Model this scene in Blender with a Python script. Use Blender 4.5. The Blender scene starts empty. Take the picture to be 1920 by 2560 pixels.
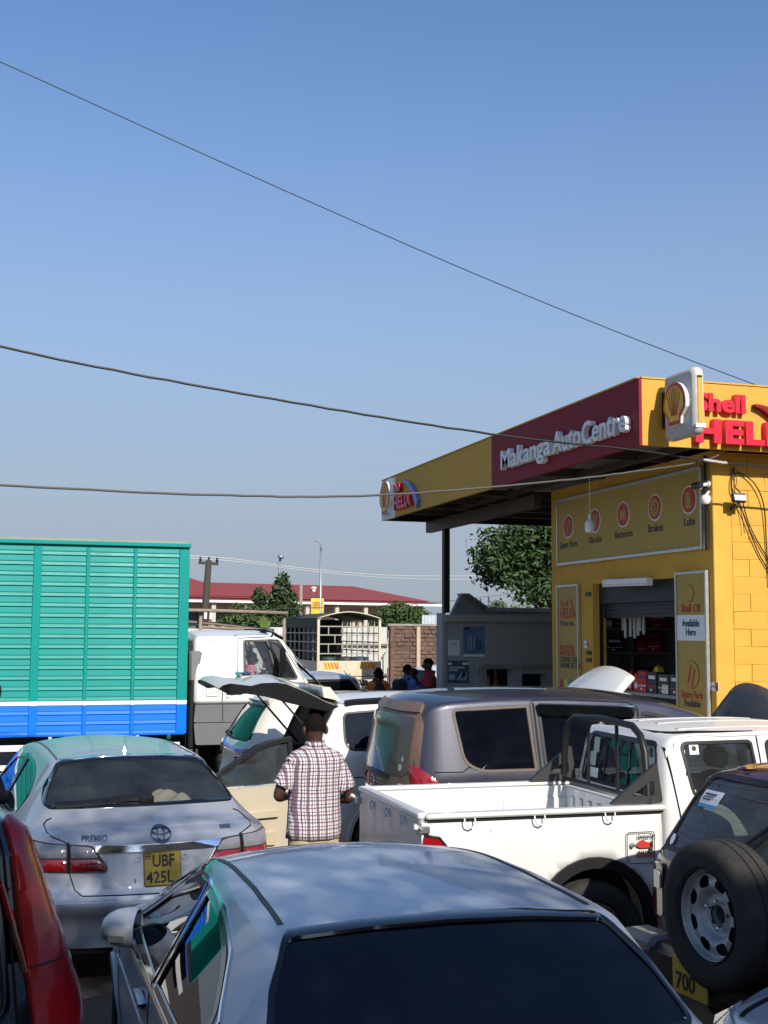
import bpy, bmesh, math, random
import numpy as np
from mathutils import Vector, Matrix
from mathutils.bvhtree import BVHTree
from mathutils.geometry import delaunay_2d_cdt
R = math.radians
SC = bpy.context.scene
COL = SC.collection
random.seed(7)

# ------------------------------------------------------------------ camera
cam_d = bpy.data.cameras.new('camera'); cam = bpy.data.objects.new('camera', cam_d); COL.objects.link(cam)
cam_d.sensor_fit = 'VERTICAL'; cam_d.sensor_height = 24.0; cam_d.lens = 24.0*3050/2560
cam_d.clip_start = 0.05; cam_d.clip_end = 3000
cam.matrix_world = Matrix.Translation((0, 0, 2.35)) @ Matrix.Rotation(R(-16.8), 4, 'Z') @ \
    Matrix.Rotation(math.pi/2+math.atan(299/3050), 4, 'X') @ Matrix.Rotation(0.0058, 4, 'Z')
SC.camera = cam
# ------------------------------------------------------------------ sky, sun, exposure
SUN_EL, SUN_AZ = R(33), R(8)          # azimuth measured from -Y towards +X
sun_vec = Vector((math.sin(SUN_AZ)*math.cos(SUN_EL), -math.cos(SUN_AZ)*math.cos(SUN_EL), math.sin(SUN_EL)))
world = bpy.data.worlds.new('World'); SC.world = world; world.use_nodes = True
wn = world.node_tree; bg = wn.nodes['Background']
sky = wn.nodes.new('ShaderNodeTexSky'); sky.sky_type = 'NISHITA'; sky.sun_disc = False
sky.sun_elevation = SUN_EL; sky.sun_rotation = math.atan2(sun_vec.x, sun_vec.y)
sky.air_density = 1.0; sky.dust_density = 1.5; sky.ozone_density = 4.0; sky.altitude = 1100
# grey-blue haze band low over the horizon, the same all the way round
wtc = wn.nodes.new('ShaderNodeTexCoord'); wsp = wn.nodes.new('ShaderNodeSeparateXYZ'); wmr = wn.nodes.new('ShaderNodeMapRange'); wmx = wn.nodes.new('ShaderNodeMix'); wmx.data_type = 'RGBA'
wn.links.new(wtc.outputs['Generated'], wsp.inputs[0]); wn.links.new(wsp.outputs['Z'], wmr.inputs[0]); wmr.interpolation_type = 'SMOOTHSTEP'
wmr.inputs[1].default_value = 0.0; wmr.inputs[2].default_value = .50; wmr.inputs[3].default_value = .97; wmr.inputs[4].default_value = 0.0
wtn = wn.nodes.new('ShaderNodeMix'); wtn.data_type = 'RGBA'; wtn.blend_type = 'MULTIPLY'; wtn.inputs[0].default_value = 1.; wtn.inputs[7].default_value = (1.0, 1.07, 1.12, 1); wn.links.new(sky.outputs[0], wtn.inputs[6])
wn.links.new(wmr.outputs[0], wmx.inputs[0]); wn.links.new(wtn.outputs[2], wmx.inputs[6]); wmx.inputs[7].default_value = (2.34, 2.66, 3.16, 1)
wn.links.new(wmx.outputs[2], bg.inputs[0]); bg.inputs[1].default_value = 0.125
sun_d = bpy.data.lights.new('sun', 'SUN'); sun_d.energy = 4.6; sun_d.angle = R(0.5); sun_d.color = (1.0, .93, .82)
sun = bpy.data.objects.new('sun', sun_d); COL.objects.link(sun)
sun.rotation_euler = (-sun_vec).to_track_quat('-Z', 'Y').to_euler(); sun.location = sun_vec*60
SC.view_settings.view_transform = 'Standard'; SC.view_settings.look = 'None'
SC.view_settings.exposure = 0.3; SC.view_settings.gamma = 1.0; SC.view_settings.use_curve_mapping = False
SC.cycles.use_denoising = True; SC.cycles.max_bounces = 10; SC.cycles.transparent_max_bounces = 16
SC.cycles.sample_clamp_indirect = 6.0

# ------------------------------------------------------------------ materials
MATS = {}
def pm(name, col, rough=.5, metal=0., coat=0., spec=.5, var=.06, vs=6., bump=0., bs=40., dust=None, emit=0., flake=0., coords='Object', stretch=None):
    """procedural Principled material: base colour broken up by noise, optional dust layer and bump"""
    if name in MATS: return MATS[name]
    m = bpy.data.materials.new(name); m.use_nodes = True; MATS[name] = m
    nt = m.node_tree; N = nt.nodes; L = nt.links; b = N['Principled BSDF']
    b.inputs['Roughness'].default_value = rough; b.inputs['Metallic'].default_value = metal
    b.inputs['Coat Weight'].default_value = coat; b.inputs['Coat Roughness'].default_value = .03
    b.inputs['Specular IOR Level'].default_value = spec
    tc = N.new('ShaderNodeTexCoord'); src = tc.outputs[coords]
    if stretch:
        mp = N.new('ShaderNodeMapping'); mp.inputs['Scale'].default_value = stretch; L.new(src, mp.inputs[0]); src = mp.outputs[0]
    nz = N.new('ShaderNodeTexNoise'); nz.inputs['Scale'].default_value = vs; nz.inputs['Detail'].default_value = 6
    nz.inputs['Roughness'].default_value = .65; L.new(src, nz.inputs['Vector'])
    mx = N.new('ShaderNodeMix'); mx.data_type = 'RGBA'
    c = np.array(col[:3])
    mx.inputs[6].default_value = (*np.clip(c*(1-var*2.2), 0, 1), 1); mx.inputs[7].default_value = (*np.clip(c*(1+var*2.2), 0, 1), 1)
    L.new(nz.outputs[0], mx.inputs[0]); out = mx.outputs[2]
    if dust:
        dc, amt, sc = dust
        n2 = N.new('ShaderNodeTexNoise'); n2.inputs['Scale'].default_value = sc; n2.inputs['Detail'].default_value = 8; n2.inputs['Roughness'].default_value = .7
        L.new(tc.outputs[coords], n2.inputs['Vector'])
        rp = N.new('ShaderNodeValToRGB'); rp.color_ramp.elements[0].position = .38; rp.color_ramp.elements[1].position = .75
        rp.color_ramp.elements[0].color = (amt*.25,)*3+(1,); rp.color_ramp.elements[1].color = (amt,)*3+(1,)
        L.new(n2.outputs[0], rp.inputs[0])
        m2 = N.new('ShaderNodeMix'); m2.data_type = 'RGBA'; L.new(rp.outputs[0], m2.inputs[0]); L.new(out, m2.inputs[6])
        m2.inputs[7].default_value = (*dc, 1); out = m2.outputs[2]
        mr = N.new('ShaderNodeMath'); mr.operation = 'MULTIPLY_ADD'; L.new(rp.outputs[0], mr.inputs[0]); mr.inputs[1].default_value = .5; mr.inputs[2].default_value = rough
        L.new(mr.outputs[0], b.inputs['Roughness'])
        ck = N.new('ShaderNodeMath'); ck.operation = 'MULTIPLY_ADD'; L.new(rp.outputs[0], ck.inputs[0]); ck.inputs[1].default_value = -coat*.9; ck.inputs[2].default_value = coat
        L.new(ck.outputs[0], b.inputs['Coat Weight'])
        if metal:
            mk = N.new('ShaderNodeMath'); mk.operation = 'MULTIPLY_ADD'; L.new(rp.outputs[0], mk.inputs[0]); mk.inputs[1].default_value = -metal; mk.inputs[2].default_value = metal
            L.new(mk.outputs[0], b.inputs['Metallic'])
    else:
        mr = N.new('ShaderNodeMath'); mr.operation = 'MULTIPLY_ADD'; L.new(nz.outputs[0], mr.inputs[0]); mr.inputs[1].default_value = .16*rough; mr.inputs[2].default_value = rough*.92
        L.new(mr.outputs[0], b.inputs['Roughness'])
    if bump:
        nb = N.new('ShaderNodeTexNoise'); nb.inputs['Scale'].default_value = bs; nb.inputs['Detail'].default_value = 4; L.new(src, nb.inputs['Vector'])
        bp = N.new('ShaderNodeBump'); bp.inputs['Strength'].default_value = bump; bp.inputs['Distance'].default_value = .01
        L.new(nb.outputs[0], bp.inputs['Height']); L.new(bp.outputs[0], b.inputs['Normal'])
    L.new(out, b.inputs['Base Color'])
    if emit:
        L.new(out, b.inputs['Emission Color']); b.inputs['Emission Strength'].default_value = emit
    return m

def glassm(name, tint, ior=1.5, rough=.0, film=(0, 0, 0), filmf=0.):
    """pane: tinted see-through with Fresnel reflection and a thin film for grime and added paleness"""
    if name in MATS: return MATS[name]
    m = bpy.data.materials.new(name); m.use_nodes = True; MATS[name] = m
    nt = m.node_tree; N = nt.nodes; L = nt.links
    for n in list(N): N.remove(n)
    o = N.new('ShaderNodeOutputMaterial'); t = N.new('ShaderNodeBsdfTransparent'); t.inputs[0].default_value = (*tint, 1)
    g = N.new('ShaderNodeBsdfGlossy'); g.inputs['Roughness'].default_value = rough; g.inputs[0].default_value = (.95, .97, 1, 1)
    f = N.new('ShaderNodeFresnel'); f.inputs[0].default_value = ior
    s = N.new('ShaderNodeMixShader'); L.new(f.outputs[0], s.inputs[0]); last = t.outputs[0]
    if filmf:
        d = N.new('ShaderNodeBsdfDiffuse'); d.inputs[0].default_value = (*film, 1)
        tc = N.new('ShaderNodeTexCoord'); nz = N.new('ShaderNodeTexNoise'); nz.inputs['Scale'].default_value = 5; nz.inputs['Detail'].default_value = 7
        L.new(tc.outputs['Object'], nz.inputs['Vector'])
        mm = N.new('ShaderNodeMath'); mm.operation = 'MULTIPLY'; mm.inputs[1].default_value = filmf*2; L.new(nz.outputs[0], mm.inputs[0])
        s0 = N.new('ShaderNodeMixShader'); L.new(mm.outputs[0], s0.inputs[0]); L.new(last, s0.inputs[1]); L.new(d.outputs[0], s0.inputs[2]); last = s0.outputs[0]
    L.new(last, s.inputs[1]); L.new(g.outputs[0], s.inputs[2]); L.new(s.outputs[0], o.inputs[0])
    return m

def lampm(name, col):
    """ribbed coloured lamp lens over a bright reflector"""
    if name in MATS: return MATS[name]
    m = pm(name, col, rough=.12, coat=1., var=.12, vs=3)
    nt = m.node_tree; N = nt.nodes; L = nt.links; b = N['Principled BSDF']
    w = N.new('ShaderNodeTexVoronoi'); w.inputs['Scale'].default_value = 55; tc = N.new('ShaderNodeTexCoord'); L.new(tc.outputs['Object'], w.inputs['Vector'])
    bp = N.new('ShaderNodeBump'); bp.inputs['Strength'].default_value = .35; bp.inputs['Distance'].default_value = .004
    L.new(w.outputs['Distance'], bp.inputs['Height']); L.new(bp.outputs[0], b.inputs['Normal'])
    return m

DUST = (.33, .25, .18)
black = pm('black_plastic', (.012, .012, .013), .45, spec=.4, var=.15)
blackgloss = pm('black_gloss', (.006, .006, .007), .08, coat=.6)
rubber = pm('rubber', (.02, .02, .021), .75, spec=.25, var=.2, vs=20, bump=.2, bs=120, dust=((.12, .10, .085), .35, 5))
chrome = pm('chrome', (.82, .83, .85), .08, 1., var=.02)
steel = pm('worn_steel', (.45, .45, .46), .38, 1., var=.15, vs=14)
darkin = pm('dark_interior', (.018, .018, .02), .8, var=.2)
beige = pm('beige_trim', (.46, .40, .30), .6, var=.06)
white_p = pm('white_plain', (.78, .78, .76), .5, var=.04)
redlens = lampm('red_lens', (.27, .006, .010)); clearlens = lampm('clear_lens', (.22, .22, .235)); amberlens = lampm('amber_lens', (.7, .22, .02))
g_clear = glassm('glass_clear', (.72, .78, .76), film=(.3, .32, .33), filmf=.05)
g_pale = glassm('glass_pale', (.74, .77, .72), film=(.36, .36, .31), filmf=.10)  # pale film put into the colour to lighten the maroon car's pane
g_tint = glassm('glass_tint', (.55, .58, .56), film=(.22, .25, .28), filmf=.10)
g_dark = glassm('glass_dark', (.05, .055, .06), film=(.03, .035, .04), filmf=.12)
g_back = glassm('glass_privacy', (.02, .022, .03), film=(.012, .016, .03), filmf=.25)

# ------------------------------------------------------------------ object helpers
def tag(o, label=None, cat=None, group=None, kind=None):
    if label: o['label'] = label
    if cat: o['category'] = cat
    if group: o['group'] = group
    if kind: o['kind'] = kind
    return o
def thing(name, label, cat, loc=(0, 0, 0), rz=0., group=None):
    o = bpy.data.objects.new(name, None); COL.objects.link(o); o.location = loc; o.rotation_euler = (0, 0, rz); o.empty_display_size = .2
    return tag(o, label, cat, group)
def link(name, me, parent=None):
    o = bpy.data.objects.new(name, me); COL.objects.link(o)
    if parent: o.parent = parent
    return o
def mesh(name, v, f, mat, parent=None, smooth=False, ang=None):
    me = bpy.data.meshes.new(name); me.from_pydata([tuple(p) for p in v], [], [tuple(q) for q in f])
    if smooth: me.polygons.foreach_set('use_smooth', [True]*len(me.polygons))
    if mat: me.materials.append(mat)
    me.update()
    if ang is not None: me.set_sharp_from_angle(angle=R(ang))
    return link(name, me, parent)
class MB:
    """collects shapes into one mesh"""
    def __init__(s): s.v = []; s.f = []
    def add(s, v, f):
        k = len(s.v); s.v += [tuple(p) for p in v]; s.f += [tuple(i+k for i in q) for q in f]; return s
    def box(s, x0, x1, y0, y1, z0, z1, b=0.):
        if b <= 0:
            v = [(x, y, z) for x in (x0, x1) for y in (y0, y1) for z in (z0, z1)]
            return s.add(v, [(0, 1, 3, 2), (4, 6, 7, 5), (0, 4, 5, 1), (2, 3, 7, 6), (0, 2, 6, 4), (1, 5, 7, 3)])
        b = min(b, .49*(x1-x0), .49*(y1-y0), .49*(z1-z0))
        v = []; idx = {}
        for i, (xo, xi) in enumerate(((x0, x0+b), (x1, x1-b))):
            for j, (yo, yi) in enumerate(((y0, y0+b), (y1, y1-b))):
                for k, (zo, zi) in enumerate(((z0, z0+b), (z1, z1-b))):
                    for a, p in enumerate(((xo, yi, zi), (xi, yo, zi), (xi, yi, zo))): idx[i, j, k, a] = len(v); v.append(p)
        f = []
        for i in (0, 1):
            q = [idx[i, 0, 0, 0], idx[i, 1, 0, 0], idx[i, 1, 1, 0], idx[i, 0, 1, 0]]; f.append(q if i else q[::-1])
            q = [idx[0, i, 0, 1], idx[1, i, 0, 1], idx[1, i, 1, 1], idx[0, i, 1, 1]]; f.append(q[::-1] if i else q)
            q = [idx[0, 0, i, 2], idx[1, 0, i, 2], idx[1, 1, i, 2], idx[0, 1, i, 2]]; f.append(q if i else q[::-1])
        for j in (0, 1):
            for k in (0, 1):
                f.append([idx[0, j, k, 1], idx[1, j, k, 1], idx[1, j, k, 2], idx[0, j, k, 2]])
                f.append([idx[j, 0, k, 0], idx[j, 1, k, 0], idx[j, 1, k, 2], idx[j, 0, k, 2]])
                f.append([idx[j, k, 0, 0], idx[j, k, 1, 0], idx[j, k, 1, 1], idx[j, k, 0, 1]])
                for i in (0, 1): f.append([idx[i, j, k, 0], idx[i, j, k, 1], idx[i, j, k, 2]])
        return s.add(v, f)
    def prism(s, poly, axis, a, b):
        """extrude a polygon: axis 'x' poly=(y,z), 'y' poly=(x,z), 'z' poly=(x,y)"""
        n = len(poly); mk = {'x': lambda p, t: (t, p[0], p[1]), 'y': lambda p, t: (p[0], t, p[1]), 'z': lambda p, t: (p[0], p[1], t)}[axis]
        v = [mk(p, a) for p in poly]+[mk(p, b) for p in poly]
        return s.add(v, [tuple(range(n)), tuple(range(2*n-1, n-1, -1))]+[(i, (i+1) % n, n+(i+1) % n, n+i) for i in range(n)])
    def tube(s, pts, r, n=8, cap=True, closed=False):
        P = [Vector(p) for p in pts]; rr = r if hasattr(r, '__len__') else [r]*len(P); v = []; f = []
        up = None
        for i, p in enumerate(P):
            if closed: d = (P[(i+1) % len(P)]-P[i-1])
            else: d = (P[min(i+1, len(P)-1)]-P[max(i-1, 0)])
            d = d.normalized() if d.length > 1e-9 else Vector((0, 0, 1))
            if up is None: up = Vector((0, 0, 1)) if abs(d.z) < .9 else Vector((1, 0, 0))
            sd = d.cross(up); sd = sd.normalized() if sd.length > 1e-6 else d.orthogonal().normalized()
            u2 = sd.cross(d).normalized(); up = u2
            v += [p+rr[i]*(math.cos(2*math.pi*k/n)*sd+math.sin(2*math.pi*k/n)*u2) for k in range(n)]
        m = len(P)
        for i in range(m if closed else m-1):
            a, b = i*n, ((i+1) % m)*n
            f += [(a+k, a+(k+1) % n, b+(k+1) % n, b+k) for k in range(n)]
        if cap and not closed: f += [tuple(range(n))[::-1], tuple(range((m-1)*n, m*n))]
        return s.add(v, f)
    def lathe(s, prof, n=32, axis='z', c=(0, 0, 0), close=False):
        """prof = (radius, height) pairs turned about an axis through c"""
        v = []; f = []; m = len(prof)
        for k in range(n):
            a = 2*math.pi*k/n; ca, sa = math.cos(a), math.sin(a)
            for r, h in prof:
                p = {'z': (r*ca, r*sa, h), 'y': (r*ca, h, r*sa), 'x': (h, r*ca, r*sa)}[axis]
                v.append((p[0]+c[0], p[1]+c[1], p[2]+c[2]))
        for k in range(n):
            a, b = k*m, ((k+1) % n)*m
            for i in range(m if close else m-1):
                j = (i+1) % m; f.append((a+i, b+i, b+j, a+j))
        return s.add(v, f)
    def build(s, name, mat, parent=None, smooth=False, ang=None, fix=False):
        o = mesh(name, s.v, s.f, mat, parent, smooth, ang)
        if fix:
            bm = bmesh.new(); bm.from_mesh(o.data); bmesh.ops.recalc_face_normals(bm, faces=bm.faces); bm.to_mesh(o.data); bm.free()
            if ang is not None: o.data.set_sharp_from_angle(angle=R(ang))
        return o
def box(name, x0, x1, y0, y1, z0, z1, mat, parent=None, b=0.): return MB().box(x0, x1, y0, y1, z0, z1, b).build(name, mat, parent)
def dup(o, parent=None, **kw):
    c = o.copy(); COL.objects.link(c); c.parent = parent
    for k, v in kw.items(): setattr(c, k, v)
    return c
def copy_tree(o, parent=None):
    c = dup(o, parent)
    for ch in list(o.children): copy_tree(ch, c)
    return c
def text_mesh(s, size, bold=0., extrude=0., sx=1., align='LEFT', shear=0., sp=1.):
    cu = bpy.data.curves.new('lettering', 'FONT'); cu.body = s; cu.size = size; cu.offset = bold*size; cu.extrude = extrude; cu.resolution_u = 3
    cu.align_x = align; cu.shear = shear; cu.space_character = sp; cu.space_line = .85
    o = bpy.data.objects.new('lettering', cu); COL.objects.link(o)
    dg = bpy.context.evaluated_depsgraph_get(); me = bpy.data.meshes.new_from_object(o.evaluated_get(dg))
    bpy.data.objects.remove(o); bpy.data.curves.remove(cu)
    if sx != 1:
        for v in me.vertices: v.co.x *= sx
    return me
def text(name, s, size, mat, parent, o, ux, uy, fit=None, **kw):
    """lettering with origin o, written along ux with up uy (extrusion straddles the plane)"""
    me = text_mesh(s, size, **kw)
    if fit:
        xs = [v.co.x for v in me.vertices]; k = fit/(max(xs)-min(xs)); m0 = min(xs)
        for v in me.vertices: v.co.x = (v.co.x-m0)*k
    ux = Vector(ux); uy = Vector(uy); n = ux.cross(uy); o = Vector(o)
    for v in me.vertices: v.co = o+ux*v.co.x+uy*v.co.y+n*v.co.z
    me.materials.clear(); me.materials.append(mat); ob = link(name, me, parent); return ob
def ellipse(cx, cy, rx, ry=None, n=32, a0=0., a1=360.):
    ry = rx if ry is None else ry
    full = abs(a1-a0) >= 360
    k = n if full else n+1
    return [(cx+rx*math.cos(R(a0+(a1-a0)*i/n)), cy+ry*math.sin(R(a0+(a1-a0)*i/n))) for i in range(k)]
def rounded(poly, r, n=5):
    """round polygon corners; r number or list per corner"""
    out = []; m = len(poly)
    for i in range(m):
        p0, p, p1 = (np.array(poly[(i+k) % m], float) for k in (-1, 0, 1))
        rr = r[i] if hasattr(r, '__len__') else r
        a = p0-p; b = p1-p; la, lb = np.linalg.norm(a), np.linalg.norm(b)
        d = min(rr, .48*la, .48*lb)
        if d < 1e-4: out.append(tuple(p)); continue
        A = p+a/la*d; B = p+b/lb*d
        for t in np.linspace(0, 1, n): out.append(tuple((1-t)**2*A+2*t*(1-t)*p+t*t*B))
    return out
def resample(pts, step, closed):
    P = [np.array(p, float) for p in pts]
    if closed: P.append(P[0])
    out = []
    for a, b in zip(P[:-1], P[1:]):
        k = max(1, int(math.ceil(np.linalg.norm(b-a)/step)))
        out += [a+(b-a)*i/k for i in range(k)]
    if not closed: out.append(P[-1])
    return np.array(out)
def inpoly(P, poly):
    x, y = P[:, 0], P[:, 1]; r = np.zeros(len(P), bool); q = np.array(poly); n = len(q); j = n-1
    for i in range(n):
        xi, yi, xj, yj = q[i, 0], q[i, 1], q[j, 0], q[j, 1]
        c = ((yi > y) != (yj > y)) & (x < (xj-xi)*(y-yi)/((yj-yi) if yj != yi else 1e-12)+xi); r ^= c; j = i
    return r
def fill2d(poly, step):
    """triangulate a polygon with interior points"""
    B = resample(poly, step, True); n = len(B)
    mn, mx = B.min(0), B.max(0)
    gx = np.arange(mn[0]+step/2, mx[0], step); gy = np.arange(mn[1]+step/2, mx[1], step)
    G = np.array([(x, y) for x in gx for y in gy]) if len(gx) and len(gy) else np.zeros((0, 2))
    if len(G):
        G = G[inpoly(G, B)]
        if len(G):
            d = np.min(np.linalg.norm(G[:, None, :]-B[None, :, :], axis=2), axis=1); G = G[d > step*.45]
    V = [Vector(p) for p in B]+[Vector(p) for p in G]
    r = delaunay_2d_cdt(V, [(i, (i+1) % n) for i in range(n)], [], 1, 1e-6)
    return np.array([tuple(p) for p in r[0]]), [tuple(f) for f in r[2]]
def flat(name, poly, mat, parent, o, ux, uy, th=.004):
    """flat plate with real thickness standing out of a plane"""
    v2, f = fill2d(poly, 10.); ux = Vector(ux); uy = Vector(uy); n = ux.cross(uy); o = Vector(o); k = len(v2)
    v = [o+ux*p[0]+uy*p[1]+n*th for p in v2]; B = resample(poly, 10., True); m = len(B)
    w = [o+ux*p[0]+uy*p[1]+n*th for p in B]+[o+ux*p[0]+uy*p[1] for p in B]
    v += w; f = [tuple(q) for q in f]+[(k+i, k+m+i, k+m+(i+1) % m, k+(i+1) % m) for i in range(m)]
    return mesh(name, v, f, mat, parent)
# ------------------------------------------------------------------ vehicle bodies
def pchip(keys, x):
    k = np.array(keys, float); X, Y = k[:, 0], k[:, 1]
    if len(X) == 1: return np.full_like(x, Y[0])
    h = np.diff(X); d = np.diff(Y)/h; n = len(X); m = np.zeros(n)
    for i in range(1, n-1):
        if d[i-1]*d[i] > 0:
            w1, w2 = 2*h[i]+h[i-1], h[i]+2*h[i-1]; m[i] = (w1+w2)/(w1/d[i-1]+w2/d[i])
    m[0], m[-1] = d[0], d[-1]
    xc = np.clip(x, X[0], X[-1]); i = np.clip(np.searchsorted(X, xc, 'right')-1, 0, n-2); t = (xc-X[i])/h[i]
    return (1+2*t)*(1-t)**2*Y[i]+t*(1-t)**2*h[i]*m[i]+t*t*(3-2*t)*Y[i+1]+t*t*(t-1)*h[i]*m[i+1]
def chaikin(P, it):
    for _ in range(it):
        Q = [P[:, :1]]; a, b = P[:, :-1], P[:, 1:]
        mid = np.stack([.75*a+.25*b, .25*a+.75*b], 2).reshape(P.shape[0], -1, 2)
        P = np.concatenate([P[:, :1], mid[:, 1:-1], P[:, -1:]], 1)
    return P
class Body:
    """lofted body shell; local x forward from the rear end, y left, z up. Panels, panes, lamps and trim are laid on it by projection"""
    def __init__(s, root, keys, L, warp=None, dx=.035, capr=.03, capf=.06):
        s.root = root; s.L = L; s.nl = []
        xs = np.unique(np.concatenate([np.linspace(0, .12, 6), np.arange(.12, L-.12, dx), np.linspace(L-.12, L, 6)]))
        gx = np.arange(0, L+1e-6, .01); kr = np.exp(-.5*(np.arange(-15, 16)/7.)**2); kr /= kr.sum(); fade = np.clip(np.minimum(gx, L-gx)/.25, 0, 1)
        kz = np.exp(-.5*(np.arange(-15, 16)/1.6)**2); kz /= kz.sum()
        def smooth(v, kr=kr):
            a = pchip(v, gx); p = np.concatenate([2*a[0]-a[15:0:-1], a, 2*a[-1]-a[-2:-17:-1]]); b_ = np.convolve(p, kr, 'valid'); return np.interp(xs, gx, a*(1-fade)+b_*fade)
        g = {k: smooth(v, kz if k == 'zt' else kr) for k, v in keys.items()}
        zs, zm, zb, zt, re, ws, wm, wb, wt = (g[k] for k in ('zs', 'zm', 'zb', 'zt', 're', 'ws', 'wm', 'wb', 'wt'))
        P2 = np.stack([wb, zb], 1); P3 = np.stack([wt, zt-re], 1); P1 = np.stack([wm, zm], 1)
        lerp = lambda a, b, t: a+(b-a)*t
        par = lambda q: np.stack([wt*q, zt-re*q*q], 1)
        C = np.stack([np.stack([ws*.93, zs], 1), np.stack([ws, zs+.03], 1), lerp(np.stack([ws, zs+.03], 1), P1, .5), P1, lerp(P1, P2, .85), P2, lerp(P2, P3, .1), lerp(P2, P3, .5), lerp(P2, P3, .86), P3, par(.9), par(.78), par(.65), par(.5), par(.35), par(.2), par(.07), par(-.07), par(-.2)], 1)
        H = chaikin(C, 2); e_ = H.shape[1]-7; H = np.concatenate([H[:, :e_], np.stack([0*wt, H[:, e_-1, 1]], 1)[:, None, :]], 1); nh = H.shape[1]
        ring = np.concatenate([H, (H*np.array([-1, 1]))[:, ::-1][:, 1:]], 1); n = ring.shape[1]; m = len(xs)
        V = np.concatenate([np.repeat(xs[:, None, None], n, 1), ring], 2).reshape(-1, 3).tolist()
        F = [(i*n+j, i*n+j+1, (i+1)*n+j+1, (i+1)*n+j) for i in range(m-1) for j in range(n-1)]
        for end, bul in ((0, capr), (m-1, capf)):
            base = end*n; prev = None; K = 12
            for j in range(nh):
                a = V[base+j]; row = [base+j]
                if j < nh-1:
                    for c in range(1, K):
                        y = a[1]*(1-2*c/K); yn = y/max(a[1], 1e-6)
                        V.append([a[0]+(-1 if end == 0 else 1)*bul*(1-yn*yn)*min(1, a[1]/.4), y, a[2]]); row.append(len(V)-1)
                    row.append(base+n-1-j)
                else: row = [base+j]*(K+1)
                if prev:
                    for c in range(K):
                        q = [prev[c], prev[c+1], row[c+1], row[c]]; q = [q[i] for i in range(4) if q[i] not in q[:i]]
                        if len(q) > 2: F.append(tuple(q if end else q[::-1]))
                prev = row
        V = np.array(V)
        if warp: V[:, 0] = warp(V[:, 0], V[:, 1], V[:, 2])
        s.V, s.F = V, F
        s.bvh = BVHTree.FromPolygons([tuple(p) for p in V], F)
        A = np.array([f if len(f) == 4 else (*f, f[-1]) for f in F]); s.ctr = V[A].mean(1)
        nrm = np.cross(V[A[:, 2]]-V[A[:, 0]], V[A[:, 3]]-V[A[:, 1]]); s.nrm = nrm/np.maximum(np.linalg.norm(nrm, axis=1), 1e-9)[:, None]
        out = s.ctr-np.array([(V[:, 0].min()+V[:, 0].max())/2, 0, .8]); flip = (s.nrm*out).sum(1) < 0; s.nrm[flip] *= -1
        s.kill = np.zeros(len(F), bool)
        VN = np.zeros_like(V)
        for k in range(4): np.add.at(VN, A[:, k], s.nrm)
        s.VN = VN/np.maximum(np.linalg.norm(VN, axis=1), 1e-9)[:, None]
    # projection of 2-D outlines
    def ray(s, p, view, side):
        a, b = float(p[0]), float(p[1])
        if view == 'S': o, d = Vector((a, 3*side, b)), Vector((0, -side, 0))
        elif view == 'R': o, d = Vector((-3, a, b)), Vector((1, 0, 0))
        elif view == 'F': o, d = Vector((s.L+3, a, b)), Vector((-1, 0, 0))
        else: o, d = Vector((a, b, 4)), Vector((0, 0, -1))
        h = s.bvh.ray_cast(o, d)
        if h[0] is None: h = s.bvh.find_nearest(o+d*2.2)
        f = s.F[h[2]]; w = np.array([1/(1e-5+(Vector(s.V[i])-h[0]).length_squared) for i in f]); nn = (s.VN[list(f)]*w[:, None]).sum(0)
        n = Vector(nn).normalized()
        if n.dot(d) > 0: n = -n
        return h[0], n
    def proj(s, pts, view, side, off):
        out = []
        for i, p in enumerate(pts):
            q, n = s.ray(p, view, side); out.append(q+n*(off[i] if hasattr(off, '__len__') else off)); s.nl.append(tuple(n))
        return out
    def patch(s, name, poly, view, side, mat, off=.006, wall=.012, step=.05, parent=None, smooth=True, dome=0., fit=False):
        v2, f = fill2d(poly, step); B = resample(poly, step, True)
        offs = off
        if dome:
            d = np.min(np.linalg.norm(v2[:, None, :]-B[None, :, :], axis=2), axis=1); dm = max(d.max(), 1e-6)
            offs = list(off+dome*np.sqrt(np.clip(1-(1-d/dm)**2, 0, 1)))
        s.nl = []; v = s.proj(v2, view, side, offs); k = len(v); m = len(B)
        if wall:
            v += s.proj(B, view, side, off); v += s.proj(B, view, side, off-wall)
            f = list(f)+[(k+i, k+(i+1) % m, k+m+(i+1) % m, k+m+i) for i in range(m)]
        o = mesh(name, v, f, mat, parent or s.root, smooth); me = o.data
        # face the outward side, then take the shading normals of the panel below
        fl = [p.index for p in me.polygons if p.index < len(f)-(m if wall else 0) and p.normal.dot(Vector(s.nl[p.vertices[0]])) < 0]
        for i in fl: me.polygons[i].flip()
        if fit:      # panes: one smooth curved sheet through the panel points
            ax = {'S': 1, 'R': 0, 'F': 0, 'T': 2}[view]; Q = np.array([tuple(p.co) for p in me.vertices]); c0 = v2.mean(0); sc_ = np.abs(v2-c0).max(0)+1e-6; a, b_ = ((v2-c0)/sc_).T
            M_ = np.stack([a*0+1, a, b_, a*a, a*b_, b_*b_, a**3, a*a*b_, a*b_*b_, b_**3], 1)[:, :10 if len(v2) > 24 else 6]; w_ = np.linalg.lstsq(M_, Q[:, ax], rcond=None)[0]; Q[:, ax] = M_@w_
            me.vertices.foreach_set('co', Q.ravel()); me.update()
        return o
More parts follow.
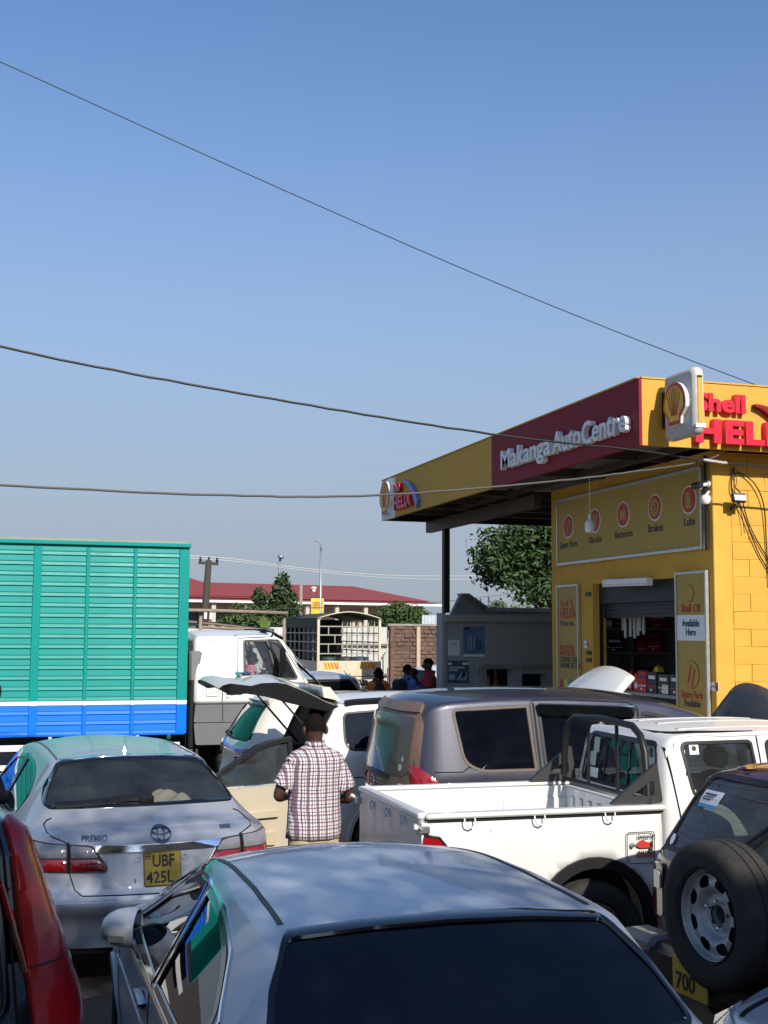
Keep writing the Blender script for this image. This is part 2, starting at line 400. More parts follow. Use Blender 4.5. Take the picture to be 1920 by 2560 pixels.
    def strip(s, name, line, view, side, w, mat, h=.005, closed=False, step=.05, parent=None, base=-.003):
        P = resample(line, step, closed); n = len(P)
        T = (np.roll(P, -1, 0)-np.roll(P, 1, 0)) if closed else np.gradient(P, axis=0)
        T /= np.maximum(np.linalg.norm(T, axis=1), 1e-9)[:, None]; N = np.stack([-T[:, 1], T[:, 0]], 1)
        s.nl = []; rows = [s.proj(P+N*w*a, view, side, o) for a, o in ((-.5, base), (-.36, h), (.36, h), (.5, base))]
        v = [p for r in rows for p in r]; f = []
        for i in range(n if closed else n-1):
            j = (i+1) % n
            for r in range(3): f.append((r*n+i, r*n+j, (r+1)*n+j, (r+1)*n+i))
        o = mesh(name, v, f, mat, parent or s.root, True, 50)
        return o
    def gap(s, line, view='S', side=-1, w=.009, closed=False, mat=None, parent=None, name='panel_gap'):
        return s.strip(name, line, view, side, w, mat or MATS['shutline'], h=.0035, closed=closed, step=.03, base=.001, parent=parent)
    def hole(s, poly, view, side):
        if view == 'S': P = s.ctr[:, [0, 2]]; ok = s.nrm[:, 1]*side > .1
        elif view == 'R': P = s.ctr[:, [1, 2]]; ok = s.nrm[:, 0] < -.015
        elif view == 'F': P = s.ctr[:, [1, 2]]; ok = s.nrm[:, 0] > .12
        else: P = s.ctr[:, [0, 1]]; ok = s.nrm[:, 2] > .1
        s.kill |= inpoly(P, poly) & ok
    def window(s, poly, view, side, glass, gasket=.03, gmat=None, r=.05, name='window', parent=None, trim=None, off=-.006):
        q = rounded(poly, r)
        s.hole(q, view, side)
        w = s.patch(name, q, view, side, glass, off=off, wall=0, step=.06, parent=parent, fit=True)
        s.strip('window_seal', q, view, side, gasket, gmat or black, h=.005, closed=True, step=.04, parent=w)
        if trim: s.strip('window_trim', rounded(trim[0], r) if trim[2] else trim[0], view, side, trim[1], chrome, h=.009, closed=trim[2], step=.04, parent=w)
        return w
    def arch(s, x, z, r, flare=None, fmat=None, fw=.05, sides=(1, -1), zs=.3):
        for sd in sides:
            s.hole(ellipse(x, z, r, n=28), 'S', sd)
            a0 = -math.degrees(math.asin(min(.9, max(-.9, (z-zs-.04)/r))))
            arc = [(x+(r+fw*.3)*math.cos(R(t)), z+(r+fw*.3)*math.sin(R(t))) for t in np.linspace(a0, 180-a0, 22)]
            s.strip('wheel_arch', arc, 'S', sd, fw, fmat or s.paint, h=.012 if flare is None else flare, step=.06)
            w = MB(); y0 = 1.2
            yy = max(s.V[:, 1])-.03
            prof = [(x+(r+.015)*math.cos(R(t)), z+(r+.015)*math.sin(R(t))) for t in np.linspace(-20, 200, 16)]
            v = [(p[0], sd*yy, p[1]) for p in prof]+[(p[0], sd*(yy-.3), p[1]) for p in prof]; n = len(prof)
            f = [(i, i+1, n+i+1, n+i) for i in range(n-1)]+[tuple(range(n, 2*n))]
            mesh('wheel_well', v, f, darkin, s.root)
    def text(s, name, st, p, view, size, mat, side=-1, off=.006, parent=None, **kw):
        me = text_mesh(st, size, **kw); flipx = -1 if view == 'R' or (view == 'S' and side > 0) else 1
        for v in me.vertices:
            d = v.co.z; q, n = s.ray((p[0]+flipx*v.co.x, p[1]+v.co.y), view, side); v.co = q+n*(off+d)
        me.materials.clear(); me.materials.append(mat); return link(name, me, parent or s.root)
    def finish(s, paint, name='body'):
        F = [f for f, k in zip(s.F, s.kill) if not k]
        o = mesh(name, s.V, F, paint, s.root, True)
        bm = bmesh.new(); bm.from_mesh(o.data)
        bmesh.ops.delete(bm, geom=[v for v in bm.verts if not v.link_faces], context='VERTS')
        bmesh.ops.recalc_face_normals(bm, faces=bm.faces); bm.to_mesh(o.data); bm.free()
        zs = s.V[:, 2].min(); w = s.V[:, 1].max()
        box('underbody', s.V[:, 0].min()+.15, s.V[:, 0].max()-.15, -w+.1, w-.1, zs+.02, zs+.06, darkin, s.root)
        return o
pm('shutline', (.012, .012, .014), .8, spec=.1)

def tyre_profile(ro, ri, w):
    h = w/2
    return [(ri, -h*.78), (ri+.012, -h*.92), ((ro+ri)/2, -h), (ro-.03, -h*.95), (ro-.008, -h*.8), (ro, -h*.5), (ro, -h*.3), (ro-.008, -h*.28), (ro-.008, -h*.22), (ro, -h*.2), (ro, h*.2), (ro-.008, h*.22), (ro-.008, h*.28), (ro, h*.3), (ro, h*.5), (ro-.008, h*.8), (ro-.03, h*.95), ((ro+ri)/2, h), (ri+.012, h*.92), (ri, h*.78)]
WHEELS = {}
def wheel(parent, x, y, z, ro=.31, w=.2, side=1, rim=None, dark=False):
    """road wheel: tyre > tread and side wall, rim with spokes"""
    key = (ro, w, dark)
    if key not in WHEELS:
        t = MB().lathe(tyre_profile(ro, ro*.64, w), 36, 'y', close=True).build('wheel', rubber, None, True, 40, fix=True)
        k = ro*.64; rm = MB().lathe([(k, -w*.3), (k*.98, w*.36), (k*.9, w*.38), (k*.86, w*.22), (k*.86, -w*.3)], 32, 'y')
        for i in range(5):
            a = 2*math.pi*i/5; c, sn = math.cos(a), math.sin(a)
            pr = [(.04, -.045), (k*.88, -.03), (k*.88, .03), (.04, .045)]
            v = [(p[0]*c-p[1]*sn, yy, p[0]*sn+p[1]*c) for yy in (w*.2, w*.32) for p in pr]
            rm.add(v, [(0, 1, 2, 3), (7, 6, 5, 4), (0, 4, 5, 1), (1, 5, 6, 2), (2, 6, 7, 3), (3, 7, 4, 0)])
        rm.lathe([(0, w*.36), (.05, w*.36), (.07, w*.3), (.07, w*.1)], 20, 'y')
        rm = rm.build('rim', steel, None, False, fix=True)
        bk = MB().lathe([(0, -w*.1), (k*.87, -w*.1)], 24, 'y').build('brake_drum', darkin)
        WHEELS[key] = [o.data for o in (t, rm, bk)]
        for o in (t, rm, bk): bpy.data.objects.remove(o)
    d = WHEELS[key]; o = link('wheel', d[0], parent); o.location = (x, y, z)
    if side < 0: o.rotation_euler = (0, 0, math.pi)
    link('rim', d[1], o); link('brake_drum', d[2], o)
    return o
def seat(parent, x, y, z, mat, w=.5, head=True, hm=None, h=.62):
    """car seat: cushion, back, head rest"""
    o = MB().box(x, x+.5, y-w/2, y+w/2, z, z+.16, .05).build('seat_cushion', mat, parent, True, 40)
    b = MB(); prof = [(x+.02, z+.1), (x+.14, z+.1), (x-.06, z+h), (x-.16, z+h-.02)]
    b.prism(prof, 'y', y-w/2+.03, y+w/2-.03); b.build('seat_back', mat, parent)
    if head: MB().box(x-.22, x-.1, y-.13, y+.13, z+h+.04, z+h+.2, .045).build('head_rest', hm or mat, parent, True, 50)
def scallop(cx, cy, w, h, k=0.):
    """outline of a fan-shaped shell; k shrinks it"""
    pts = []
    a = w/2-k; top = cy+h/2-k; mid = cy-h*.02
    for t in np.linspace(-18, 198, 26):
        c, sn = math.cos(R(t)), math.sin(R(t)); pts.append((cx+a*c, mid+(top-mid)*sn if sn > 0 else mid+h*.38*sn))
    pts += [(cx-a*.56, cy-h*.33+k*.4), (cx-a*.52, cy-h/2+k), (cx+a*.52, cy-h/2+k), (cx+a*.56, cy-h*.33+k*.4)]
    return pts
def shell_emblem(parent, o, ux, uy, w, h, depth, outline=False):
    rd = pm('emblem_red', (.42, .02, .025), .4); yl = pm('emblem_yellow', (.72, .45, .03), .4)
    ux, uy = Vector(ux), Vector(uy); n = ux.cross(uy); o = Vector(o)
    b = flat('shell_emblem', scallop(0, 0, w, h), white_p if depth > .02 else rd, parent, o, ux, uy, depth)
    flat('emblem_face', scallop(0, 0, w, h, .002*w), rd, b, o+n*(depth+.001), ux, uy, .004)
    flat('emblem_field', scallop(0, 0, w, h, .085*w), yl, b, o+n*(depth+.006), ux, uy, .004)
    mb = MB(); base = np.array([0, -h*.36])
    for a in (-56, -40, -25, -11, 0+3, 17, 31, 46, 60) if False else (-58, -38, -20, -6, 6, 20, 38, 58):
        tip = np.array([math.sin(R(a))*w*.36, h*.06+math.cos(R(a))*h*.33]); st = base+np.array([math.sin(R(a))*w*.12, h*.08])
        d = tip-st; d /= np.linalg.norm(d); nn = np.array([-d[1], d[0]])*w*.012
        q = [st-nn*.6, tip-nn, tip+nn, st+nn*.6]
        mb.add([o+ux*p[0]+uy*p[1]+n*z for z in (depth+.006, depth+.013) for p in q], [(4, 5, 6, 7), (0, 4, 7, 3), (1, 5, 4, 0), (2, 6, 5, 1), (3, 7, 6, 2)])
    mb.build('emblem_rib', rd, b)
    return b
# ------------------------------------------------------------------ ground
gm = pm('dusty_tarmac', (.105, .082, .064), .9, spec=.2, var=.25, vs=1.3, bump=.6, bs=55, dust=((.19, .135, .095), .7, .35))
o = mesh('ground', [(-900, -900, 0), (900, -900, 0), (900, 1500, 0), (-900, 1500, 0)], [(0, 1, 2, 3)], gm); tag(o, kind='structure')

# ------------------------------------------------------------------ the shop
yel = pm('shop_yellow_wall', (.70, .40, .065), .75, spec=.25, var=.05, vs=3, bump=.25, bs=30, dust=((.44, .23, .05), .6, 1.1))
yelF = pm('fascia_yellow', (.60, .335, .045), .6, spec=.25, var=.04, vs=2, dust=((.55, .36, .10), .35, 2.5))
yelS = pm('sign_yellow', (.44, .295, .06), .55, spec=.3, var=.03, vs=3, dust=((.42, .33, .15), .3, 3))
redF = pm('fascia_red', (.22, .006, .018), .6, spec=.25, var=.06, vs=2)
redL = pm('letter_red', (.62, .01, .035), .35)
redT = pm('print_red', (.45, .03, .02), .5); blueT = pm('print_navy', (.02, .035, .10), .5); blackT = pm('print_black', (.03, .028, .025), .5)
whiteL = pm('letter_white', (.80, .80, .78), .45, dust=((.5, .5, .48), .3, 4))
alu = pm('aluminium_frame', (.55, .55, .53), .42, .8, var=.15, vs=18)
brownsteel = pm('brown_steel', (.075, .045, .035), .55, .3, var=.2)
greyw = pm('grey_render', (.34, .35, .34), .8, var=.07, vs=4, bump=.15, bs=60)
conc = pm('stained_concrete', (.34, .33, .30), .9, var=.2, vs=2.5, bump=.4, bs=40, dust=((.10, .095, .085), .75, 1.6))
zinc = pm('zinc_sheet', (.42, .43, .43), .42, .7, var=.15, vs=5, dust=((.25, .22, .2), .3, 2))
WX, WY, WE = 7.64, 12.25, 16.65
shop = thing('auto_shop', 'yellow spare parts shop with red and yellow fascia and open doorway', 'building', (WX, WY, 0))
def S(o): o.parent = shop; o.matrix_parent_inverse = Matrix.Translation((-WX, -WY, 0)); return o
def sbox(name, *a, b=0.): return S(box(name, *a, None, b))
# shaded wall with the doorway (faces -X)
D0, D1, DT = 13.05, 15.32, 3.02
sbox('wall', WX, WX+.2, D1, WE, 0, 4.45, yel)
sbox('wall', WX, WX+.2, WY+.002, D0, 0, 4.45, yel)
sbox('wall', WX+.001, WX+.199, D0, D1, DT, 4.45, yel)
sbox('wall', WX+.2, 12.5, WE-.2, WE, 0, 4.45, yel)
sbox('back_wall', 12.3, 12.5, WY+.2, WE-.2, 0, 4.4, greyw)
sbox('floor_slab', WX+.01, 12.4, WY+.1, WE-.1, .0, .12, conc)
sbox('inner_dark_sheet', WX+.2, 12.3, WE-.22, WE-.2, .12, 3.3, darkin); sbox('ceiling', WX+.2, 12.3, WY+.2, WE-.2, 3.3, 3.4, greyw)  # dark sheet added over the yellow inner wall to paint in indoor shade
# lit wall of painted blocks (faces -Y): pilaster at the corner, then coursed blocks
sbox('corner_pilaster', WX-.004, WX+.24, WY-.012, WY+.2, 0, 4.43, yel, b=.008)
sbox('lit_wall', WX+.2, 12.5, WY+.006, WY+.2, 0, 4.44, yel)
bmesh_blocks = []
for i in range(4):
    b_ = MB().box(-.2242, .2242, -.005, .012, -.0985, .0985, .0035)
    for k, v in enumerate(b_.v):
        if v[1] < 0: b_.v[k] = (v[0]+random.uniform(-.004, .004), v[1]+random.uniform(-.002, .001), v[2]+random.uniform(-.003, .003))
    o = b_.build('block', yel); bmesh_blocks.append(o.data); bpy.data.objects.remove(o)
for r in range(22):
    z = .1+r*.2; sh = .225 if r % 2 else 0.
    for c in range(8):
        x = WX+.24+.23+sh+c*.45
        o = link('block', random.choice(bmesh_blocks)); o.location = (x, WY, z); S(o)
    if sh:
        o = sbox('block', WX+.245, WX+.462, WY-.004, WY+.012, z-.0985, z+.0985, yel, b=.0035)
# fascia
FX, FY, FE, FB, FT = 6.51, 11.87, 21.70, 4.405, 5.15
fas = S(bpy.data.objects.new('fascia', None)); COL.objects.link(fas)
fpi = Matrix.Translation((-WX, -WY, 0))
def FP(o): o.parent = fas; return o
fas.parent = shop; fas.matrix_parent_inverse = fpi
FP(box('red_panel', FX, FX+.05, FY+.03, 16.22, FB, FT, redF))
FP(box('yellow_panel', FX+.0005, FX+.05, 16.224, 18.35, FB+.002, FT-.002, yelF)); FP(box('yellow_panel', FX, FX+.05, 18.354, 20.86, FB, FT, yelF))
FP(box('white_panel', FX-.004, FX+.05, 20.864, FE, FB-.002, FT-.01, whiteL))
FP(box('yellow_panel', FX+.03, 9.6, FY, FY+.05, FB, FT, yelF)); FP(box('yellow_panel', 9.604, 13., FY, FY+.05, FB, FT, yelF))
FP(box('corner_trim', FX-.006, FX+.03, FY-.006, FY+.03, FB-.005, FT+.004, redF))
FP(box('top_flashing', FX-.012, FX+.08, FY+.03, FE, FT, FT+.018, yelF)); FP(box('top_flashing', FX+.03, 13, FY-.012, FY+.08, FT, FT+.018, yelF))
FP(box('end_panel', FX+.05, 13, FE-.05, FE, FB, FT, black))
ux, uz = (0, -1, 0), (0, 0, 1)
def fl_text(*a, **k): o = text(*a, **k); return FP(o)
for s, y, z, sz, wd in (('Makanga', 15.70, 4.61, .37, 1.64), ('Auto', 13.99, 4.60, .37, .80), ('Centre', 13.15, 4.59, .375, 1.10)):
    fl_text('letters', s, sz, whiteL, None, (FX-.04, y, z), ux, uz, fit=wd, bold=.016, extrude=.035)
fl_text('letters', 'Shell', .2, redL, None, (FX-.03, 20.76, 4.83), ux, uz, bold=.03, extrude=.045, sx=1.0)
fl_text('letters', 'HELIX', .33, redL, None, (FX-.03, 20.76, 4.52), ux, uz, bold=.03, extrude=.045, sx=1.12)
bl = pm('swoosh_blue', (.10, .17, .42), .4)
sw = lambda k: [(FX-.03, 20.1-t*.75, 5.0-.34*t*t-k) for t in np.linspace(0, 1, 9)]
def swoosh(x0, x1, mat, k, axis):
    ts = np.linspace(0, 1, 10); up = [(20.25-.85*t, 4.98-.42*t**2.2) for t in ts]; lo = [(20.25-.78*t, 4.94-.5*t**2) for t in ts[::-1]]
    return FP(MB().prism(up+lo, 'x', x0, x1).build('swoosh', mat, None, fix=True))
swoosh(FX-.07, FX-.001, bl, 0, 'x')
fl_e = shell_emblem(None, (FX-.004, 21.29, 4.79), ux, uz, .62, .60, .07); FP(fl_e)
# lettering on the sunlit face
ux2 = (1, 0, 0)
fl_text('letters', 'Shell', .275, redL, None, (7.17, FY-.03, 4.825), ux2, uz, fit=.64, bold=.04, extrude=.045)
fl_text('letters', 'HELIX', .345, redL, None, (7.16, FY-.035, 4.475), ux2, uz, fit=1.42, bold=.05, extrude=.05, sp=1.1)
ts = np.linspace(0, 1, 12)
up = [(7.93+.6*t, 4.93-.02*t-.36*t**2.4) for t in ts]; lo = [(7.93+.55*t, 4.905-.09*t-.42*t**1.8) for t in ts[::-1]]
FP(MB().prism(up+lo, 'y', FY-.08, FY-.001).build('swoosh', redF, None, fix=True))
# canopy roof, beams and post
rf = MB(); n = 60; xs = np.linspace(FX+.06, 13, 160)
v = [(x, y, 4.66+.018*math.sin(x*2*math.pi/.09*.5)+(y-FY)*.004) for y in (FY+.06, FE-.06) for x in xs]; k = len(xs)
S(mesh('roof_sheet', v, [(i, i+1, k+i+1, k+i) for i in range(k-1)], zinc, None, True))
sbox('beam', 7.36, 7.48, WE, FE-.05, 4.2, 4.4, brownsteel); sbox('beam', 11.2, 11.32, WE, FE-.05, 4.2, 4.4, brownsteel)
for y in (13.2, 14.9, 17.6, 18.6, 19.6, 20.6):
    sbox('rafter', FX+.06, 12.9 if y > WE else WX-.002, y, y+.06, 4.44, 4.56, brownsteel)
for y in (17.6, 19.6):
    S(MB().tube([(7.42, y-.3, 4.41), (FX+.1, y+.1, 4.5)], .022, 6).build('brace', brownsteel)); sbox('strut', 7.39, 7.45, y+.06, y+.12, 4.4, 4.6, brownsteel)
sbox('rafter', 7.2, 7.262, 11.95, WE+3, 4.42, 4.5, brownsteel)
sbox('post', 7.365, 7.475, 20.64, 20.76, 2.69, 4.2, pm('dark_post', (.02, .017, .016), .5, .2))
# shutter over the doorway and door frame
shut = pm('roller_shutter', (.025, .028, .038), .5, .3, var=.1)
sbox('shutter_box', WX+.1, WX+.35, D0, D1, DT-.27, DT-.005, shut)
for i in range(4): sbox('shutter_slat', WX+.16, WX+.185, D0+.02, D1-.02, DT-.27-.05*(i+1)+.004, DT-.27-.05*i, shut)
sbox('shutter_rail', WX+.1, WX+.14, D1-.03, D1, 0.1, DT-.27, black); sbox('shutter_rail', WX+.1, WX+.14, D0, D0+.03, 0.1, DT-.27, black)
for z in (2.86, 2.05, 1.95): sbox('door_hinge', WX-.02, WX, 15.36, 15.5, z, z+.05, black)
# grey service bay wall with counter recesses
bay = thing('service_bay_wall', 'grey rendered wall with counter recesses under the canopy', 'wall', (7.35, 20.7, 0))
def B(o): o.parent = bay; o.matrix_parent_inverse = Matrix.Translation((-7.35, -20.7, 0)); return o
for a in ((7.40, 8.19, 0, 2.66), (8.71, 8.88, 0, 1.69), (9.37, 12.6, 0, 1.69), (8.19, 12.6, 1.69, 2.66), (8.19, 9.37, 0, .9)):
    B(box('wall', a[0]+.0, a[1], 20.7, 20.95, a[2], a[3], greyw))
B(box('wall', 8.88, 9.37, 20.701, 20.949, 1.60, 1.69, greyw))
B(box('ledge', 7.38, 12.6, 20.62, 20.7, 2.53, 2.66, greyw, None, .01)); B(box('wall_end', 7.34, 7.40, 20.66, 20.98, 0, 2.69, greyw))
B(box('counter_frame', 8.10, 12.5, 20.66, 20.7, 1.69, 1.77, conc)); B(box('counter_frame', 8.10, 8.19, 20.66, 20.7, .9, 1.69, conc)); B(box('counter_frame', 8.71, 8.88, 20.67, 20.7, .9, 1.69, greyw))
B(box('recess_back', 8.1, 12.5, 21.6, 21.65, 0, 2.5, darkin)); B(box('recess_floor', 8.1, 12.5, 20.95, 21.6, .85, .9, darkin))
B(box('wall_side', 12.4, 12.6, WE+.01, 20.69, 0, 4.4, greyw))
# old concrete gable and parapet behind the bay
gab = thing('concrete_gable', 'weathered concrete gable and parapet rising behind the grey wall', 'wall', (8.9, 23.5, 0))
g2 = MB().prism([(8.45, 0), (9.15, 0), (9.15, 2.83), (8.78, 3.09), (8.64, 3.09), (8.45, 2.72)], 'y', 23.2, 23.35); o = g2.build('gable_wall', conc, gab, fix=True); o.matrix_parent_inverse = Matrix.Translation((-8.9, -23.5, 0))
for nm, a in (('parapet', (9.13, 13.5, 23.22, 23.5, 0, 2.76)), ('coping', (9.152, 13.6, 23.18, 23.54, 2.76, 2.85))):
    o = box(nm, *a, conc, gab, .01); o.matrix_parent_inverse = Matrix.Translation((-8.9, -23.5, 0))
# sloping coping of the gable
o = MB().prism([(8.78, 3.09), (8.64, 3.09), (8.64, 3.13), (8.80, 3.13), (9.2, 2.87), (9.17, 2.83)], 'y', 23.15, 23.42).build('coping', conc, gab, fix=True); o.matrix_parent_inverse = Matrix.Translation((-8.9, -23.5, 0))

# ------------------------------------------------------------------ signs on the shop
def board(name, label, y0, y1, z0, z1, x=7.6, fr=.035, mat=None, cat='sign', group=None):
    t = thing(name, label, cat, (x, (y0+y1)/2, z0), 0, group)
    k = Matrix.Translation((-x, -(y0+y1)/2, -z0))
    def P(o): o.parent = t; o.matrix_parent_inverse = k; return o
    P(box('panel', x, WX-.001, y0, y1, z0, z1, mat or yelS))
    for a in ((y0-fr/2, y1+fr/2, z0-fr/2, z0+fr/2), (y0-fr/2, y1+fr/2, z1-fr/2, z1+fr/2), (y0-fr/2, y0+fr/2, z0+fr/2, z1-fr/2), (y1-fr/2, y1+fr/2, z0+fr/2, z1-fr/2)):
        P(box('frame', x-.016, x+.03, *a, alu))
    return t, P
t, P = board('sign_board', 'long yellow board with five round service icons above the shop door', 12.42, 16.35, 3.34, 4.27)
ic = ((15.98, 'Spare Parts'), (15.14, 'Shocks'), (14.32, 'Batteries'), (13.49, 'Brakes'), (12.69, 'Lubs'))
xf = 7.599
for i, (y, s) in enumerate(ic):
    zc = 3.87+.0125*i
    d = P(flat('icon_disc', ellipse(0, 0, .17), white_p, None, (xf, y, zc), ux, uz, .004)); 
    P(flat('icon_disc', ellipse(0, 0, .152), redT, None, (xf-.005, y, zc), ux, uz, .003))
    n_ = (xf-.009, y, zc)
    def icn(poly, m=yelS, k=0): P(flat('icon', poly, m, None, (xf-.009-k, y, zc), ux, uz, .003))
    if i == 0:
        icn(rounded([(-.06, -.1), (-.025, -.115), (.045, .03), (.02, .05)], .01)); icn(ellipse(.045, .065, .045, n=20)); icn([(.03, .07), (.06, .07), (.06, .12), (.03, .12)], redT, .004)
    elif i == 1:
        for q in (-.045, .035): icn(rounded([(q-.04, -.09), (q, -.1), (q+.06, .08), (q+.02, .1)], .012))
    elif i == 2:
        icn(rounded([(-.075, -.06), (.075, -.06), (.075, .05), (-.075, .05)], .01)); icn([(-.055, .05), (-.03, .05), (-.03, .075), (-.055, .075)]); icn([(.03, .05), (.055, .05), (.055, .075), (.03, .075)])
    elif i == 3:
        icn(ellipse(0, 0, .11)); icn(ellipse(0, 0, .065), redT, .004); icn(ellipse(0, 0, .052), yelS, .008); icn(ellipse(0, 0, .025), redT, .012)
    else:
        icn(rounded([(-.06, -.1), (.06, -.1), (.06, .06), (.02, .1), (-.06, .1)], .02)); icn(rounded([(.01, .03), (.045, .03), (.045, .055), (.02, .06)], .006), redT, .004)
    P(text('caption', s, .135, blackT, None, (xf-.002, y, zc-.30), ux, uz, bold=.012, extrude=.0015, sx=1.02 if i else .95, align='CENTER'))
t, P = board('door_panel', 'tall narrow yellow oil advert panel left of the shop doorway', 15.69, 16.37, .5, 3.02, fr=.03)
P(text('caption', 'Shell', .14, redT, None, (xf-.002, 16.27, 2.72), ux, uz, extrude=.0015, sx=1.0)); P(text('caption', 'HELIX', .2, redT, None, (xf-.002, 16.28, 2.56), ux, uz, bold=.03, extrude=.0015, sx=.86))
P(MB().prism([(15.97, 2.83), (15.93, 2.83), (15.82, 2.7), (15.76, 2.57), (15.80, 2.57), (15.86, 2.68)], 'x', xf-.004, xf).build('swoosh', redT, None, fix=True))
P(text('caption', 'Motor oils', .11, blueT, None, (xf-.002, 16.28, 2.45), ux, uz, extrude=.0015, sx=.95))
for s, z, m in (('NO OTHER', 2.10, redT), ('MOTOR OIL', 2.02, redT), ('CLEANS YOUR', 1.935, blackT), ('ENGINE BETTER', 1.85, blackT)):
    P(text('caption', s, .105, m, None, (xf-.002, 16.29, z), ux, uz, extrude=.0015, sx=.86, bold=.012))
for i, c in enumerate(((.5, .03, .03), (.75, .6, .03), (.05, .25, .35), (.03, .1, .25))):
    P(flat('bottle_picture', rounded([(0, 0), (.11, 0), (.11, .2), (.07, .27), (.02, .27), (0, .2)], .02), pm('print_%d' % i, c, .5), None, (xf, 16.3-i*.135, 1.42), ux, uz, .003))
    P(flat('bottle_picture', ellipse(.055, .1, .03), white_p, None, (xf-.004, 16.3-i*.135, 1.42), ux, uz, .002))
t, P = board('door_panel', 'tall yellow oil and spare parts panel right of the shop doorway', 12.36, 13.02, .5, 3.06, fr=.03)
P(flat('white_band', [(0, 0), (.64, 0), (.64, .30), (0, .30)], white_p, None, (xf, 13.01, 2.265), ux, uz, .003))
e = P(flat('shell_outline', scallop(0, 0, .17, .2), redT, None, (xf, 12.70, 2.82), ux, uz, .003)); P(flat('shell_outline', scallop(0, 0, .17, .2, .012), yelS, None, (xf-.004, 12.70, 2.82), ux, uz, .002))
P(text('caption', 'Shell Oil', .135, redT, None, (xf-.002, 12.70, 2.60), ux, uz, bold=.02, extrude=.0015, sx=.92, align='CENTER'))
P(text('caption', 'Available', .12, blueT, None, (xf-.006, 12.70, 2.43), ux, uz, bold=.02, extrude=.0015, sx=.88, align='CENTER')); P(text('caption', 'Here', .12, blueT, None, (xf-.006, 12.70, 2.325), ux, uz, bold=.02, extrude=.0015, sx=.88, align='CENTER'))
P(flat('ring', ellipse(0, 0, .165), redT, None, (xf, 12.70, 1.87), ux, uz, .003)); P(flat('ring', ellipse(0, 0, .155), yelS, None, (xf-.004, 12.70, 1.87), ux, uz, .002))
for q, w in ((-.035, 0), (.045, -.045)):
    P(flat('shock_absorber', rounded([(q-.055, -.09+w), (q-.02, -.105+w), (q+.05, .11+w), (q+.02, .125+w)], .012), redT, None, (xf-.007, 12.70, 1.87), ux, uz, .002))
P(text('caption', 'Spare Parts', .12, redT, None, (xf-.002, 12.70, 1.60), ux, uz, bold=.012, extrude=.0015, sx=.85, align='CENTER')); P(text('caption', 'Available', .12, blackT, None, (xf-.002, 12.70, 1.50), ux, uz, bold=.012, extrude=.0015, sx=.85, align='CENTER'))
for y, z, lab in ((15.5, 2.2, 'small white and red sticker on the yellow jamb left of the doorway'), (12.27, 1.76, 'small white and red sticker on the yellow pillar near the shop corner')):
    o = flat('sticker', rounded([(0, 0), (.17, 0), (.17, .1), (0, .1)], .01), white_p, None, (WX-.002, y+.1, z-.06), ux, uz, .003); tag(o, lab, 'sticker')
    flat('sticker_mark', [(.12, .005), (.165, .005), (.165, .095), (.1, .095)], redT, o, (WX-.006, y+.1, z-.06), ux, uz, .002); flat('sticker_mark', [(.01, .03), (.07, .05), (.11, .03), (.11, .04), (.07, .06), (.01, .04)], blackT, o, (WX-.006, y+.1, z-.06), ux, uz, .002)
# hanging box sign
hs = thing('hanging_sign', 'weathered white box sign with shell emblem jutting from the yellow fascia', 'sign', (6.82, 11.82, 4.43))
signw = pm('sign_white', (.62, .61, .57), .5, var=.12, vs=5, dust=((.20, .19, .17), .7, 3.), stretch=(1, 1, .25))
k = Matrix.Translation((-6.82, -11.82, -4.43))
def HP(o): o.parent = hs; o.matrix_parent_inverse = k; return o
x0, x1 = 6.755, 6.89
prof = rounded([(11.78, 4.43), (11.14, 4.43), (11.14, 5.16), (11.78, 5.16)], .09, 7)
# rounded edges: stack of outlines
v = []; f = []; m = len(prof); lay = [(0, .045), (.015, .012), (.045, 0), (.09, 0), (.12, .012), (.135, .045)]
cy, cz = 11.46, 4.795
for dxx, ins in lay:
    for p in prof: v.append((x0+dxx, cy+(p[0]-cy)*(1-ins/.33), cz+(p[1]-cz)*(1-ins/.37)))
for i in range(len(lay)-1): f += [(i*m+j, i*m+(j+1) % m, (i+1)*m+(j+1) % m, (i+1)*m+j) for j in range(m)]
f += [tuple(range(m)), tuple(range((len(lay)-1)*m, len(lay)*m))[::-1]]
o = HP(mesh('sign_box', v, f, signw, None, True, 60))
HP(box('lit_slot', 6.797, 6.848, 11.132, 11.16, 4.55, 5.03, yelF)); HP(box('slot_shade', 6.795, 6.85, 11.134, 11.16, 5.03, 5.055, black))
HP(box('edge_cap', 6.765, 6.882, 11.133, 11.139, 4.50, 4.545, whiteL)); HP(box('bracket', 6.79, 6.85, 11.78, 11.868, 4.6, 5.0, black))
HP(shell_emblem(None, (x0-.0, 11.455, 4.80), ux, uz, .46, .46, .05))

# lights, cameras and cables on the shop
fl = thing('flood_light', 'small black floodlight on the sunlit yellow wall', 'floodlight', (7.86, 12.1, 3.88))
k = Matrix.Translation((-7.86, -12.1, -3.88))
for o in (MB().box(7.79, 7.96, 12.06, 12.10, 3.83, 3.94, .008).build('housing', black), MB().box(7.80, 7.95, 12.045, 12.059, 3.84, 3.93).build('reflector', steel), MB().box(7.84, 7.9, 12.1, 12.24, 3.8, 3.83).build('bracket', black)):
    o.parent = fl; o.matrix_parent_inverse = k
fl.rotation_euler = (R(-18), 0, 0)
t = thing('security_camera', 'black and white bullet camera at the corner of the sign board', 'camera', (7.56, 12.31, 4.05))
MB().tube([(-.02, .03, -.03), (-.02, -.0, 0), (.06, -.01, .015)], .02, 8).build('arm', white_p, t); MB().lathe([(0, -.1), (.035, -.1), (.04, -.09), (.04, .05), (0, .06)], 14, 'y', (-.06, .05, -.0)).build('camera_body', blackgloss, t, True, 40); MB().lathe([(0, 0), (.035, 0), (.035, .02), (0, .03)], 12, 'x', (.05, -.01, .015)).build('mount', white_p, t)
